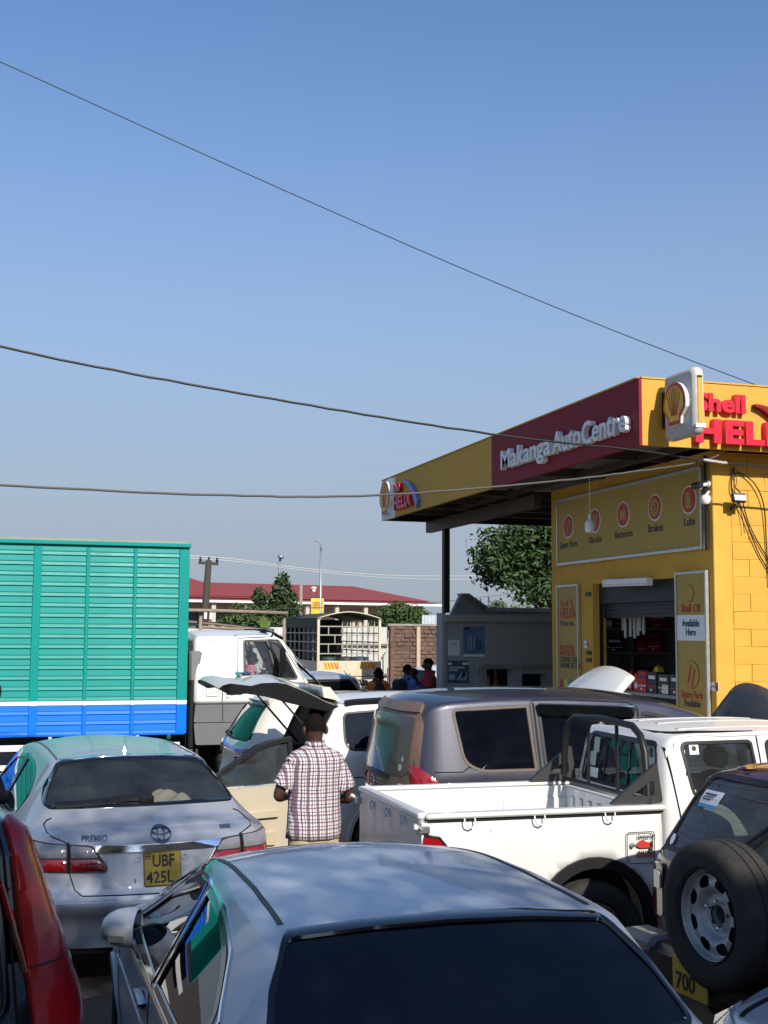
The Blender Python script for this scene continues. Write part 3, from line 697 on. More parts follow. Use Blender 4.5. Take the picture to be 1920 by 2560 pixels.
t = thing('security_camera', 'white dome camera below the bullet camera at the board corner', 'camera', (7.58, 12.30, 3.90))
MB().lathe([(0, -.075), (.04, -.065), (.06, -.03), (.06, .0), (.05, .03), (0, .04)], 16, 'z').build('dome', white_p, t, True, 40); MB().tube([(0, 0, .03), (.05, 0, .08)], .015, 6).build('arm', white_p, t)
t = thing('conduit', 'black cable conduit running down beside the sign board', 'conduit', (7.6, 12.33, 3.3)); MB().tube([(0, 0, 0), (0.01, 0, .4), (0, .005, .8), (0, 0, 1.1)], .018, 7).build('pipe', black, t)
t = thing('tube_light', 'white fluorescent tube fitting over the shop doorway', 'lamp', (7.56, 14.2, 2.98))
for o in (box('fitting', -.03, .07, -.58, .58, .0, .07, white_p, t, .006), MB().tube([(-.02, -.55, -.015), (-.02, .55, -.015)], .014, 8).build('tube', white_p, t), box('end_cap', -.035, .05, -.6, -.57, -.03, .06, white_p, t), box('end_cap', -.035, .05, .57, .6, -.03, .06, white_p, t)): pass
t.rotation_euler = (R(1), 0, 0)
t = thing('light_bulb', 'white bulb hanging on a thin cord in front of the sign board', 'lamp', (6.98, 14.05, 3.71))
MB().lathe([(0, -.09), (.05, -.085), (.062, -.06), (.062, .03), (.04, .06), (.02, .08), (.02, .14), (0, .14)], 16).build('bulb', white_p, t, True, 40); MB().tube([(0, 0, .14), (.003, 0, .4), (0, 0, .62)], .004, 5).build('cord', white_p, t)
def cable(name, label, pts, r, mat=None, sub=6, jit=0.):
    P_ = [Vector(p) for p in pts]; out = []
    for i in range(len(P_)-1):
        p0, p1, p2, p3 = P_[max(i-1, 0)], P_[i], P_[i+1], P_[min(i+2, len(P_)-1)]
        for q in range(sub):
            s = q/sub; out.append(.5*((2*p1)+(-p0+p2)*s+(2*p0-5*p1+4*p2-p3)*s*s+(-p0+3*p1-3*p2+p3)*s**3)+Vector((0, 0, random.uniform(-jit, jit))))
    out.append(P_[-1]); o = MB().tube(out, r, 6).build(name, mat or black, None, True); return tag(o, label, 'cable')
cb = pm('cable_grey', (.05, .05, .055), .6); cbl = pm('cable_pale', (.07, .068, .065), .6)
cable('overhead_wire', 'thin black wire crossing the open sky from upper left to the shop roof', [(-2.4, 13, 8.97), (-.34, 13., 8.31), (2.7, 13, 7.27), (5.6, 13, 6.33), (8.93, 13., 5.39), (14, 13, 4.1)], .0055, black, 14)
cable('overhead_wire', 'thick twisted black cable sagging in front of the red fascia', [(-2.6, 11.6, 5.5), (-.2, 11.6, 4.95), (2.2, 11.6, 4.63), (4.65, 11.6, 4.385), (6.35, 11.6, 4.295), (7.25, 11.62, 4.215), (7.95, 11.66, 4.2), (9.8, 11.7, 4.05)], .012, black, 14, .004)
cable('overhead_wire', 'lower grey cable running almost level to the shop eaves', [(-2.6, 11.6, 3.72), (-.16, 11.6, 3.66), (1.97, 11.6, 3.645), (3.5, 11.6, 3.71), (5.32, 11.6, 3.92), (6.5, 11.62, 4.1), (7.12, 11.66, 4.215), (7.42, 11.75, 4.32)], .012, cbl, 14, .003)
o = cable('cable_joint', 'grey taped joint in the thick cable near the shop corner', [(7.14, 11.61, 4.232), (7.3, 11.62, 4.222), (7.44, 11.63, 4.212)], .017, pm('tape_grey', (.42, .41, .4), .7, var=.3, vs=60), 6, .004)
for i, (pts, lb) in enumerate(((((7.92, 12.22, 4.27), (7.90, 12.2, 4.05), (7.98, 12.2, 3.95), (8.1, 12.22, 3.6), (8.35, 12.22, 3.2), (8.6, 12.22, 2.95)), 'outermost loose black cable slanting over the yellow blocks'), (((7.90, 12.22, 4.25), (7.86, 12.2, 4.0), (8.0, 12.2, 3.75), (8.2, 12.22, 3.3), (8.4, 12.22, 3.0)), 'loose black cable hanging past the floodlight'), (((7.95, 12.23, 4.22), (8.15, 12.2, 4.1), (8.28, 12.2, 3.85), (8.32, 12.22, 3.4), (8.34, 12.22, 2.9)), 'curved black cable dropping near the right picture edge'), (((7.89, 12.2, 4.25), (7.93, 12.2, 4.1), (7.9, 12.2, 3.97), (7.98, 12.2, 3.75), (8.02, 12.2, 3.5)), 'thin frayed wire beside the floodlight'))):
    cable('loose_cable', lb, pts, .007 if i < 3 else .004, black, 8)

# ------------------------------------------------------------------ shop stock
shelf = thing('shelf_unit', 'dark shelving full of boxed oil and parts inside the shop', 'shelf', (8.6, 16.2, .12))
wood = pm('shelf_grey', (.20, .20, .20), .7)
k = Matrix.Translation((-8.6, -16.2, -.12))
for a in [('shelf_board', 7.9, 10.2, 16.05, 16.40, z, z+.03) for z in (.6, 1.05, 1.60, 2.04, 2.40, 2.8)]+[('divider', x, x+.03, 16.05, 16.40, .12, 3.1) for x in (7.87, 8.62, 9.30, 10.2)]+[('back_board', 7.87, 10.23, 16.40, 16.42, .12, 3.1)]:
    o = box(a[0], *a[1:], wood); o.parent = shelf; o.matrix_parent_inverse = k
cnt = thing('counter', 'low shop counter just inside the doorway', 'counter', (7.95, 14, .12))
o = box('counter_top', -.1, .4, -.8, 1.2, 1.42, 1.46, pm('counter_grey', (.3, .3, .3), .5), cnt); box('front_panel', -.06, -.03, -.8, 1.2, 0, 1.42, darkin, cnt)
BX = []
bc = [((.02, .02, .022), (.4, .03, .03)), ((.45, .02, .025), (.7, .7, .7)), ((.02, .03, .09), (.6, .6, .6)), ((.3, .05, .03), (.02, .02, .02)), ((.05, .05, .05), (.7, .68, .6)), ((.5, .32, .05), (.05, .05, .05))]
def pbox(x, y, z, w, h, ci, label, group=None, d=.18, rz=0.):
    """printed carton with a coloured band, logo block and small print bars"""
    b_, s_ = bc[ci]; t = thing('carton', label, 'box', (x, y, z), rz, group)
    box('box_body', 0, d, -w/2, w/2, 0, h, pm('carton_%d' % ci, b_, .45), t)
    m2 = pm('carton_print_%d' % ci, s_, .5)
    if ci == 4: box('print_panel', -.003, 0, -w*.48, w*.1, h*.05, h*.5, m2, t)
    box('print_logo', -.003, 0, -w*.35, w*.32, h*.68, h*.84, white_p if ci != 1 else pm('carton_blue', (.03, .05, .15), .5), t)
    box('print_band', -.002, 0, -w*.48, w*.48, h*.3, h*.36, m2, t); box('print_spot', -.004, 0, -w*.1+.02, w*.1+.02, h*.12, h*.22, white_p, t)
    return t
names = ['black', 'red', 'navy', 'brown', 'dark grey', 'ochre']
for i, (y, w, h, ci) in enumerate(((14.38, .2, .27, 1), (14.13, .24, .27, 0), (13.84, .26, .25, 4), (13.55, .26, .26, 0))):
    pbox(7.87, y, 1.58, w, h, ci, '%s carton on the counter, %s from the right' % (['slim red', 'black', 'dark grey and white', 'black printed'][i], ['fourth', 'third', 'second', 'first'][i]), 'cartons on the counter')
ordn = ('first', 'second', 'third', 'fourth', 'fifth', 'sixth', 'seventh', 'eighth', 'ninth', 'tenth')
for z, row in ((2.07, 'upper middle'), (1.63, 'lower middle'), (2.43, 'top')):
    x = 7.95; q = 0
    while x < 10.0 and q < 9:
        w = random.uniform(.15, .28); ci = [0, 3, 0, 2, 1, 1, 0, 4, 2][(q+int(z*10)) % 9]
        if abs(x-8.62) > .03 and not (x < 8.65 < x+w) and not (x < 9.33 < x+w):
            pbox(x+w/2, 16.09, z, w, random.uniform(.17, .27), ci, '%s carton, %s from the left on the %s dim shelf' % (names[ci], ordn[q], row), 'cartons on the dim shelves', .22, R(90)); q += 1
        x += w+.03
def bottle(x, y, z, col, label, h=.26, group='oil bottles on the counter'):
    t = thing('oil_bottle', label, 'bottle', (x, y, z), 0, group)
    m = pm('bottle_%.2f_%.2f' % (col[0], col[1]), col, .3)
    b_ = MB().prism(rounded([(-.07, 0), (.07, 0), (.075, h*.62), (.03, h*.88), (-.02, h*.9), (-.075, h*.6)], .02), 'x', -.04, .04).build('bottle_body', m, t, fix=True)
    MB().lathe([(0, h), (.022, h), (.022, h*.87), (0, h*.87)], 12).build('cap', pm('cap_red', (.4, .02, .02), .4), t); MB().tube([(0, .07, h*.55), (0, .085, h*.75), (0, .05, h*.9)], .012, 6).build('handle', m, t)
    flat('bottle_label', ellipse(0, h*.3, .045), white_p, t, (-.041, 0, 0), ux, uz, .002)
for i, (y, c, lb) in enumerate(((15.15, (.75, .5, .03), 'yellow oil bottle, leftmost on the counter'), (14.98, (.07, .09, .1), 'grey oil bottle beside the leftmost yellow one'), (14.8, (.5, .015, .02), 'red oil bottle in the middle of the counter row'), (14.62, (.5, .015, .02), 'red oil bottle right of the other red one'))):
    bottle(7.95, y, 1.58, c, lb, .27)
bottle(8.1, 14.35, 1.70, (.75, .5, .03), 'yellow oil bottle lying behind the red cartons', .24)
for i in range(9):
    y = 15.15-i*.075-random.uniform(0, .02); h = random.uniform(.22, .36)
    o = MB().lathe([(.018, 2.62-h), (.022, 2.62-h), (.022, 2.62), (.018, 2.62), (.018, 2.62-h)], 10, 'z', (7.95+random.uniform(0, .08), y, 0)).build('wrapped_tube', pm('tube_pale', (.42, .42, .40), .6), None, True, 40)
    tag(o, 'pale wrapped tube hanging under the shutter, %s from the left' % ordn[i], 'tube', 'pale tubes hanging in the doorway')
# posters and things on the grey wall
def poster(name, label, x0, x1, z0, z1, mat, cat='poster'):
    o = box(name, x0, x1, 20.69, 20.699, z0, z1, mat); return tag(o, label, cat)
pb = pm('poster_blue', (.05, .13, .26), .4, var=.5, vs=4, dust=((.25, .35, .42), .4, 3)); pd = pm('poster_dark', (.03, .07, .11), .4, var=.5, vs=5, dust=((.1, .22, .28), .5, 4))
p = poster('poster', 'blue poster of tall bottles with a white foot strip', 7.75, 8.16, 1.90, 2.45, pb)
box('foot_strip', 7.752, 8.158, 20.686, 20.69, 1.91, 1.955, white_p, p); box('corner_logo', 7.77, 7.87, 20.686, 20.69, 2.38, 2.435, blueT, p)
for i, x in enumerate((7.84, 7.89, 7.95, 8.0, 8.06)): box('bottle_print', x, x+.025, 20.687, 20.69, 2.04, 2.3-.04*abs(i-1), pm('poster_pale', (.3, .4, .48), .5) if i < 3 else blueT, p)
p = poster('poster', 'dark poster with pale lettering below the blue poster', 7.45, 7.86, 1.44, 1.84, pd)
text('print', 'COMPREHENSIVE', .05, white_p, p, (7.47, 20.688, 1.70), ux2, uz, extrude=.001, sx=.78, bold=.02); text('print', 'UPGRADE', .05, white_p, p, (7.47, 20.688, 1.655), ux2, uz, extrude=.001, sx=.78, bold=.02)
box('print', 7.455, 7.53, 20.686, 20.69, 1.765, 1.805, white_p, p); box('print', 7.73, 7.855, 20.686, 20.69, 1.765, 1.805, white_p, p); box('print', 7.475, 7.59, 20.686, 20.69, 1.5, 1.6, pm('poster_pale', (.3, .4, .48), .5), p)
for i in range(3): o = MB().prism([(7.62+.06*i, 1.5), (7.68+.06*i, 1.48), (7.78+.02*i, 1.62), (7.72+.02*i, 1.64)], 'y', 20.686, 20.69).build('print', pm('poster_pale', (.3, .4, .48), .5), p, fix=True)
p = poster('notice', 'small white notice sheet on the grey wall', 7.46, 7.68, 1.93, 2.21, white_p, 'notice'); box('print', 7.49, 7.64, 20.687, 20.69, 2.14, 2.145, blackT, p); box('print', 7.49, 7.62, 20.687, 20.69, 2.12, 2.125, blackT, p)
t = thing('wall_tap', 'small tap fitting beside the counter recess', 'tap', (8.02, 20.66, 1.66)); MB().tube([(0, .04, 0), (0, -.02, 0), (0, -.03, -.05)], .015, 6).build('spout', steel, t); MB().lathe([(0, .05), (.03, .04), (.03, .03), (0, .03)], 8).build('handle', steel, t)
for x, h, c, lb in ((8.38, .34, (.55, .33, .02), 'yellow funnel standing in the left counter recess'), (8.52, .48, (.35, .03, .03), 'tall red and white bottle in the left counter recess')):
    t = thing('bottle', lb, 'bottle', (x, 21.05, 1.2)); MB().lathe([(0, -.3), (.07, -.3), (.07, h*.3), (.02, h*.6), (.02, h), (0, h)], 14).build('bottle_body', pm('rec_%d' % int(x*100), c, .4), t, True, 50); MB().lathe([(.075, 0), (.075, .08), (0.07, .08)], 14).build('bottle_label', white_p, t)
t = thing('toolbox', 'blue tray with white and red papers near the grey wall', 'tray', (7.75, 20.0, 1.16)); box('tray', -.18, .18, -.1, .1, 0, .14, pm('tray_blue', (.1, .12, .28), .5), t); box('papers', -.1, .08, -.08, .05, .14, .19, white_p, t); box('papers', .03, .09, -.085, .0, .145, .2, redT, t)
box('table_top', -.4, .4, -.3, .3, -.04, 0, wood, t); [box('leg', a, a+.05, b_, b_+.05, -1.16, -.04, wood, t) for a in (-.38, .33) for b_ in (-.28, .23)]
# ------------------------------------------------------------------ parked cars
silver = pm('paint_silver', (.44, .465, .51), .34, .5, .9, var=.03, vs=2, dust=((.42, .39, .35), .22, 3))
silverB = pm('paint_silver_blue', (.60, .63, .66), .42, .12, .45, var=.03, vs=2, dust=((.42, .42, .42), .14, 3))
whiteP = pm('paint_white', (.72, .72, .69), .32, 0., .8, var=.02, vs=2, dust=((.50, .46, .38), .3, 2.2))
pearl = pm('paint_pearl', (.68, .66, .58), .3, .1, .9, var=.02, dust=((.5, .44, .34), .25, 2))
vanP = pm('paint_van_grey', (.034, .036, .058), .34, .4, 1., var=.05, vs=2, dust=((.078, .07, .075), .25, 2.4))
maroon = pm('paint_maroon', (.085, .010, .018), .28, .3, 1., var=.1, dust=((.15, .1, .085), .3, 3))
darkP = pm('paint_black', (.008, .009, .010), .16, 0., 1., var=.1)
def rk(L, base, over):
    d = dict(base); d.update(over); return d
def base_keys(L, w, zs=.24):
    return dict(zs=[(0, zs+.06), (.5, zs), (L-.6, zs), (L, zs+.04)], zm=[(0, .60), (.5, .62), (L-.6, .60), (L, .5)],
                ws=[(0, w-.16), (.12, w-.09), (.5, w-.05), (L-.7, w-.05), (L-.2, w-.14), (L, w-.32)],
                wm=[(0, w-.12), (.05, w-.07), (.15, w-.03), (.5, w), (L-.9, w), (L-.35, w-.06), (L-.1, w-.18), (L, w-.32)],
                wb=[(0, w-.14), (.05, w-.09), (.15, w-.045), (.5, w-.012), (L-1., w-.015), (L-.4, w-.08), (L-.1, w-.22), (L, w-.36)])
def mirror_unit(b, x, y, z, side, mat, sc=1., indicator=True, fold=0.):
    """door mirror: shell, glass, indicator, foot"""
    m = MB(); rings = []; n = 22
    for dx_, ry, rz_ in ((-.075, .105, .075), (-.06, .115, .083), (-.02, .115, .083), (.02, .104, .074), (.05, .085, .06), (.072, .055, .04), (.082, .02, .015)):
        rings.append([(x+dx_*sc, y+side*.02+ry*sc*math.cos(2*math.pi*k/n)*(1 if True else 1), z+rz_*sc*math.sin(2*math.pi*k/n)+.01) for k in range(n)])
    v = [p for r_ in rings for p in r_]; f = [(i*n+k, i*n+(k+1) % n, (i+1)*n+(k+1) % n, (i+1)*n+k) for i in range(6) for k in range(n)]+[tuple(range(6*n, 7*n))]
    o = m.add(v, f).build('mirror', mat, b.root, True, 75, fix=True)
    mesh('mirror_glass', [(x-.07*sc, p[1], p[2]) for p in rings[0]], [tuple(range(n))], chrome, o)
    if indicator: mesh('mirror_indicator', [(x+.03*sc, y+side*.13*sc, z-.0), (x+.075*sc, y+side*.06*sc, z-.0), (x+.075*sc, y+side*.06*sc, z-.03), (x+.03*sc, y+side*.125*sc, z-.03), (x-.04*sc, y+side*.142*sc, z), (x-.04*sc, y+side*.138*sc, z-.028)], [(0, 1, 2, 3), (4, 0, 3, 5)], clearlens, o)
    if fold:
        M_ = Matrix.Translation((x, y-side*.06, z)) @ Matrix.Rotation(side*fold, 4, 'Z') @ Matrix.Translation((-x, -y, -z))
        for q in [o]+list(o.children): q.data.transform(M_)
        y -= side*.04
    MB().box(x-.03, x+.04, y-side*.16 if side > 0 else y, y if side > 0 else y+.16, z-.07, z-.035, .01).build('mirror_foot', black, o)
    return o
def wiper(b, pts, view, side, parent=None, w=.022):
    return b.strip('wiper', pts, view, side, w, black, h=.025, base=.008, step=.06, parent=parent)
def interior(b, x0, x1, w, z, mat, rows, dash=None, wheel_y=None, hm=None):
    box('cabin_floor', x0, x1, -w, w, z-.02, z, darkin, b.root)
    for i, x in enumerate(rows):
        if i == len(rows)-1 and len(rows) > 1 or False:
            for y in (-.36, .36): seat(b.root, x, y, z, mat, .5, True, hm)
        else:
            for y in (-.36, .36): seat(b.root, x, y, z, mat, .5, True, hm)
    if dash:
        MB().box(dash, dash+.5, -w+.02, w-.02, z+.2, z+.55, .08).build('dashboard', darkin, b.root, True, 40)
        if wheel_y is not None:
            c = [(dash-.12+.06*math.sin(t), wheel_y+.18*math.cos(t), z+.5+.17*math.sin(t)) for t in np.linspace(0, 2*math.pi, 20)[:-1]]
            MB().tube(c, .014, 6, closed=True).build('steering_wheel', black, b.root, True)
def plate(b, y, z, w, h, lines, view='R', off=.012):
    yp = pm('plate_yellow', (.62, .40, .03), .45, dust=((.35, .25, .1), .35, 20)); dk = pm('plate_black', (.02, .018, .015), .5)
    p = b.patch('number_plate', rounded([(y-w/2, z-h/2), (y+w/2, z-h/2), (y+w/2, z+h/2), (y-w/2, z+h/2)], .012), view, 0, yp, off=off, wall=.01, step=.1, smooth=False)
    return p, dk

# ---------- silver-blue saloon in the foreground
t = thing('silver_saloon', 'silver blue saloon in the foreground with dark rear window and roof seen from above', 'car', (1.43, 2.85, 0), R(90)); A_car = t
L, w = 4.65, .885
K = rk(L, base_keys(L, w), dict(
    zt=[(0, .93), (.03, .98), (.12, 1.02), (.48, 1.06), (.56, 1.085), (1.06, 1.376), (1.12, 1.402), (1.25, 1.414), (1.5, 1.430), (1.8, 1.440), (2.1, 1.440), (2.4, 1.424), (2.7, 1.382), (3.0, 1.305), (3.7, 1.0), (4.3, .86), (4.55, .72), (4.65, .58)],
    zb=[(0, .86), (.2, .92), (.9, .975), (1.6, .965), (2.6, .93), (3.6, .89), (4.3, .78), (4.65, .52)],
    re=[(0, .03), (.5, .03), (1.12, .026), (1.6, .045), (2.8, .055), (3.1, .05), (3.8, .05), (4.65, .05)],
    wt=[(0, .66), (.12, .71), (.5, .70), (.8, .665), (1.12, .615), (1.6, .615), (2.2, .60), (2.6, .58), (3.0, .59), (3.4, .66), (3.8, .73), (4.3, .70), (4.65, .48)]))
b = Body(t, K, L, warp=lambda x, y, z: x+np.where(x < .6, np.clip(z-.6, 0, 1)*.25*(1-x/.6), 0)+np.where(x < .7, .10*(y/.9)**2*(1-x/.7), 0)-np.where(x > L-.8, .22*(y/.9)**2*((x-L+.8)/.8), 0))
b.paint = silverB
for sd in (1, -1):
    b.window([(3.30, .96), (2.78, 1.225), (2.52, 1.29), (2.22, 1.315), (2.16, .975)], 'S', sd, g_dark, .035, blackgloss, [.03, .12, .05, .03, .03])
    b.window([(2.08, .975), (2.13, 1.318), (1.72, 1.31), (1.38, 1.245), (1.12, 1.12), (1.18, 1.0)], 'S', sd, g_back, .035, blackgloss, [.02, .03, .1, .1, .1, .05])
    b.strip('door_pillar', [(2.10, .96), (2.18, 1.325)], 'S', sd, .075, blackgloss, h=.004)
    b.strip('belt_trim', [(3.6, .93), (2.6, .945), (1.9, .965), (1.16, .985)], 'S', sd, .022, chrome, h=.008)
    b.strip('window_trim', [(3.32, .985), (2.80, 1.25), (2.52, 1.317), (2.2, 1.343), (1.7, 1.335), (1.36, 1.27), (1.08, 1.13), (1.12, 1.0)], 'S', sd, .016, chrome, h=.006)
    b.gap([(3.32, .45), (3.42, .75), (3.44, .92)], 'S', sd); b.gap([(2.14, .95), (2.12, .6), (2.1, .35)], 'S', sd); b.gap([(1.12, .98), (1.18, .8), (1.05, .62)], 'S', sd)
    b.gap([(3.44, .9), (3.7, .86), (4.1, .8), (4.4, .72)], 'S', sd)
    for x in (2.32, 1.3):
        b.patch('handle_cup', ellipse(x, .86, .075, .035, 20), 'S', sd, darkin, off=.002, wall=.0); h_ = b.strip('door_handle', [(x-.11, .862), (x-.03, .868), (x+.1, .866)], 'S', sd, .032, silverB, h=.032, base=.002)
    b.strip('roof_molding', [(1.2, .555*sd), (1.4, .55*sd), (1.7, .545*sd), (2.4, .545*sd), (2.75, .55*sd)], 'T', 0, .024, black, h=.004)
    mirror_unit(b, 3.02, sd*.965, .985, sd, silverB, 1.05, True, R(72))
    b.strip('side_crease', [(.5, .80), (2, .76), (3.5, .74)], 'S', sd, .03, silverB, h=.006)
    b.arch(.95, .32, .335, fmat=silverB, sides=(sd,)); b.arch(3.75, .32, .335, fmat=silverB, sides=(sd,))
    for x in (.95, 3.75): wheel(t, x, sd*.76, .31, side=sd)
    b.patch('headlight', rounded([(4.5, .55), (4.55, .72), (3.95, .80), (4.0, .68)], .03), 'S', sd, clearlens)
    b.patch('tail_light', rounded([(.0, .8), (.38, .86), (.4, .76), (.0, .68)], .03), 'S', sd, redlens)
b.window([(-.56, 1.373), (-.28, 1.393), (0, 1.399), (.28, 1.393), (.56, 1.376), (.64, 1.26), (.69, 1.12), (-.69, 1.12), (-.64, 1.26)], 'R', 0, g_back, .02, blackgloss, [.03, .02, .02, .02, .03, .02, .06, .06, .02])
b.window([(-.60, 1.345), (.60, 1.345), (.70, 1.06), (-.70, 1.06)], 'F', 0, g_dark, .05, blackgloss, .05)
b.gap([(.61, 1.02), (.68, .95), (.6, .75), (-.6, .75), (-.68, .95), (-.61, 1.02)], 'R')
interior(b, .9, 3.4, .7, .38, darkin, (2.3, 1.35), 3.0, -.36)
b.finish(silverB)

# ---------- silver saloon with its driver door open (rear view)
t = thing('silver_saloon', 'silver saloon seen from behind with yellow plate UBF 425L and open right door', 'car', (.985, 8.33, 0), R(96))
L, w = 4.6, .85
K = rk(L, base_keys(L, w), dict(
    zt=[(0, .95), (.03, 1.00), (.12, 1.035), (.42, 1.07), (.5, 1.10), (1.06, 1.382), (1.13, 1.41), (1.25, 1.426), (1.5, 1.447), (1.8, 1.465), (2.15, 1.472), (2.45, 1.463), (2.75, 1.432), (3.0, 1.375), (3.7, 1.0), (4.25, .88), (4.5, .74), (4.6, .58)],
    zb=[(0, .90), (.2, .96), (.9, .985), (1.6, .965), (2.6, .93), (3.6, .90), (4.25, .80), (4.6, .52)],
    re=[(0, .03), (.5, .035), (1.12, .032), (1.6, .05), (2.8, .06), (3.1, .05), (3.8, .05), (4.6, .05)],
    wt=[(0, .66), (.12, .70), (.5, .68), (.8, .63), (1.12, .56), (1.6, .565), (2.6, .57), (3.0, .58), (3.4, .64), (3.8, .71), (4.3, .68), (4.6, .46)]))
def wp(x, y, z):
    return x+np.where(x < .6, (np.clip(z-.62, 0, 1)*.22-np.clip(.58-z, 0, .1)*-.3-.05*np.exp(-((z-.56)/.07)**2))*(1-x/.6), 0)+np.where(x < .7, .12*(y/.85)**2*(1-x/.7), 0)-np.where(x > L-.8, .22*(y/.85)**2*((x-L+.8)/.8), 0)
b = Body(t, K, L, warp=wp); b.paint = silver
for sd in (1, -1):
    b.window([(3.36, .965), (2.78, 1.28), (2.2, 1.34), (2.14, .985)], 'S', sd, g_dark, .035, blackgloss, [.03, .12, .03, .03])
    b.window([(2.06, .985), (2.11, 1.34), (1.72, 1.325), (1.36, 1.25), (1.12, 1.13), (1.18, 1.01)], 'S', sd, g_dark, .035, blackgloss, [.02, .03, .1, .1, .1, .05])
    b.strip('door_pillar', [(2.08, .97), (2.16, 1.35)], 'S', sd, .07, blackgloss, h=.004)
    b.strip('belt_trim', [(3.5, .945), (2.6, .955), (1.9, .975), (1.14, .995)], 'S', sd, .02, chrome, h=.008)
    b.gap([(2.12, .96), (2.1, .6), (2.08, .35)], 'S', sd); b.gap([(1.10, .99), (1.16, .8), (1.03, .62)], 'S', sd); b.gap([(3.3, .45), (3.4, .75), (3.42, .92)], 'S', sd)
    for x in (2.3, 1.28): b.strip('door_handle', [(x-.11, .862), (x-.03, .868), (x+.1, .866)], 'S', sd, .032, silver, h=.032, base=.002)
    b.strip('roof_molding', [(1.2, .52*sd), (1.4, .515*sd), (1.7, .51*sd), (2.4, .51*sd), (2.75, .515*sd)], 'T', 0, .022, pm('molding_grey', (.10, .095, .09), .5), h=.004)
    mirror_unit(b, 3.2, sd*.96, 1.03, sd, silver)
    b.arch(.92, .32, .335, fmat=silver, sides=(sd,)); b.arch(3.68, .32, .335, fmat=silver, sides=(sd,))
    for x in (.92, 3.68): wheel(t, x, sd*.74, .31, side=sd)
    # tail lamp: clear upper band, red lower band, dark bezel, split by the boot lid gap
    bz = b.patch('tail_light', rounded([(sd*.80, .965), (sd*.425, .935), (sd*.335, .80), (sd*.345, .772), (sd*.80, .785)], [.02, .03, .02, .02, .02]), 'R', 0, pm('lamp_bezel', (.06, .03, .035), .2, coat=.6), off=.010, wall=.014, step=.04)
    b.patch('clear_lens', rounded([(sd*.785, .952), (sd*.595, .94), (sd*.595, .868), (sd*.785, .872)], .012), 'R', 0, clearlens, off=.016, wall=.006, step=.03, parent=bz, dome=.006)
    b.patch('clear_lens', rounded([(sd*.565, .935), (sd*.435, .922), (sd*.395, .866), (sd*.565, .867)], .012), 'R', 0, clearlens, off=.016, wall=.006, step=.03, parent=bz, dome=.006)
    b.patch('red_lens', rounded([(sd*.79, .862), (sd*.595, .858), (sd*.595, .785), (sd*.79, .795)], .012), 'R', 0, redlens, off=.016, wall=.006, step=.03, parent=bz, dome=.008)
    b.patch('red_lens', rounded([(sd*.565, .857), (sd*.39, .856), (sd*.346, .80), (sd*.352, .782), (sd*.565, .785)], .012), 'R', 0, redlens, off=.016, wall=.006, step=.03, parent=bz, dome=.008)
    b.gap([(sd*.64, 1.068), (sd*.675, 1.055), (sd*.695, 1.035), (sd*.698, 1.012), (sd*.68, .994), (sd*.635, .978), (sd*.598, .963), (sd*.582, .94), (sd*.578, .78), (sd*.545, .675), (sd*.50, .638), (0, .632)], 'R', 0, .007)
    b.patch('lamp_divider', [(sd*.586, .955), (sd*.574, .955), (sd*.574, .78), (sd*.586, .78)], 'R', 0, MATS['shutline'], off=.018, wall=.02, step=.03)
g = b.window([(-.53, 1.376), (-.26, 1.396), (0, 1.401), (.26, 1.396), (.53, 1.376), (.63, 1.24), (.685, 1.125), (-.685, 1.125), (-.63, 1.24)], 'R', 0, g_tint, .024, blackgloss, [.03, .02, .02, .02, .03, .02, .07, .07, .02])
b.window([(-.57, 1.345), (.57, 1.345), (.68, 1.06), (-.68, 1.06)], 'F', 0, g_clear, .05, blackgloss, .05)
b.strip('glass_edge', [(-.50, 1.391), (-.26, 1.409), (0, 1.414), (.26, 1.409), (.50, 1.391)], 'R', 0, .012, chrome, h=.006)
wiper(b, [(-.02, 1.155), (.1, 1.158), (.3, 1.14), (.6, 1.128)], 'R', 0, None, .03); b.patch('wiper_hub', rounded([(-.08, 1.135), (.03, 1.135), (.02, 1.175), (-.06, 1.178)], .015), 'R', 0, black, off=.03, wall=.03)
b.patch('boot_garnish', rounded([(.425, .93), (-.425, .93), (-.40, .892), (.405, .892)], .008), 'R', 0, chrome, off=.022, wall=.03, step=.05)
b.strip('boot_crease', [(.6, 1.02), (.3, 1.035), (-.3, 1.035), (-.6, 1.02)], 'R', 0, .02, silver, h=.004)
p, dk = plate(b, -.015, .782, .245, .215, [])
b.text('plate_letters', 'UBF', (.055, .795), 'R', .105, dk, off=.0145, parent=p, sx=.82, bold=.018, extrude=.001); b.text('plate_letters', '425L', (.095, .692), 'R', .105, dk, off=.0145, parent=p, sx=.86, bold=.018, extrude=.001)
for i, c in enumerate(((.02, .02, .02), (.6, .42, .02), (.5, .03, .03), (.02, .02, .02), (.6, .42, .02), (.5, .03, .03))): b.patch('plate_flag', [(.100, .878-.006*i), (.062, .878-.006*i), (.062, .872-.006*i), (.100, .872-.006*i)], 'R', 0, pm('flag_%d' % i, c, .5), off=.0148, wall=0, parent=p)
fr = pm('plate_frame', (.30, .22, .05), .5); b.strip('plate_rim', rounded([(-.135, .677), (.105, .677), (.105, .887), (-.135, .887)], .012), 'R', 0, .008, fr, h=.018, closed=True, base=.01, parent=p)
for y in (.145, -.165): b.strip('plate_hook', ellipse(y, .845, .017, n=14), 'R', 0, .008, silver, h=.008, closed=True, step=.01)
b.strip('keyhole', [(.165, .725), (.165, .70)], 'R', 0, .008, darkin, h=.003)
chd = pm('chrome_dark', (.30, .31, .33), .15, 1.)
em = b.strip('emblem', ellipse(-.02, .985, .066, .044, 32), 'R', 0, .013, chd, h=.012, closed=True, step=.02)
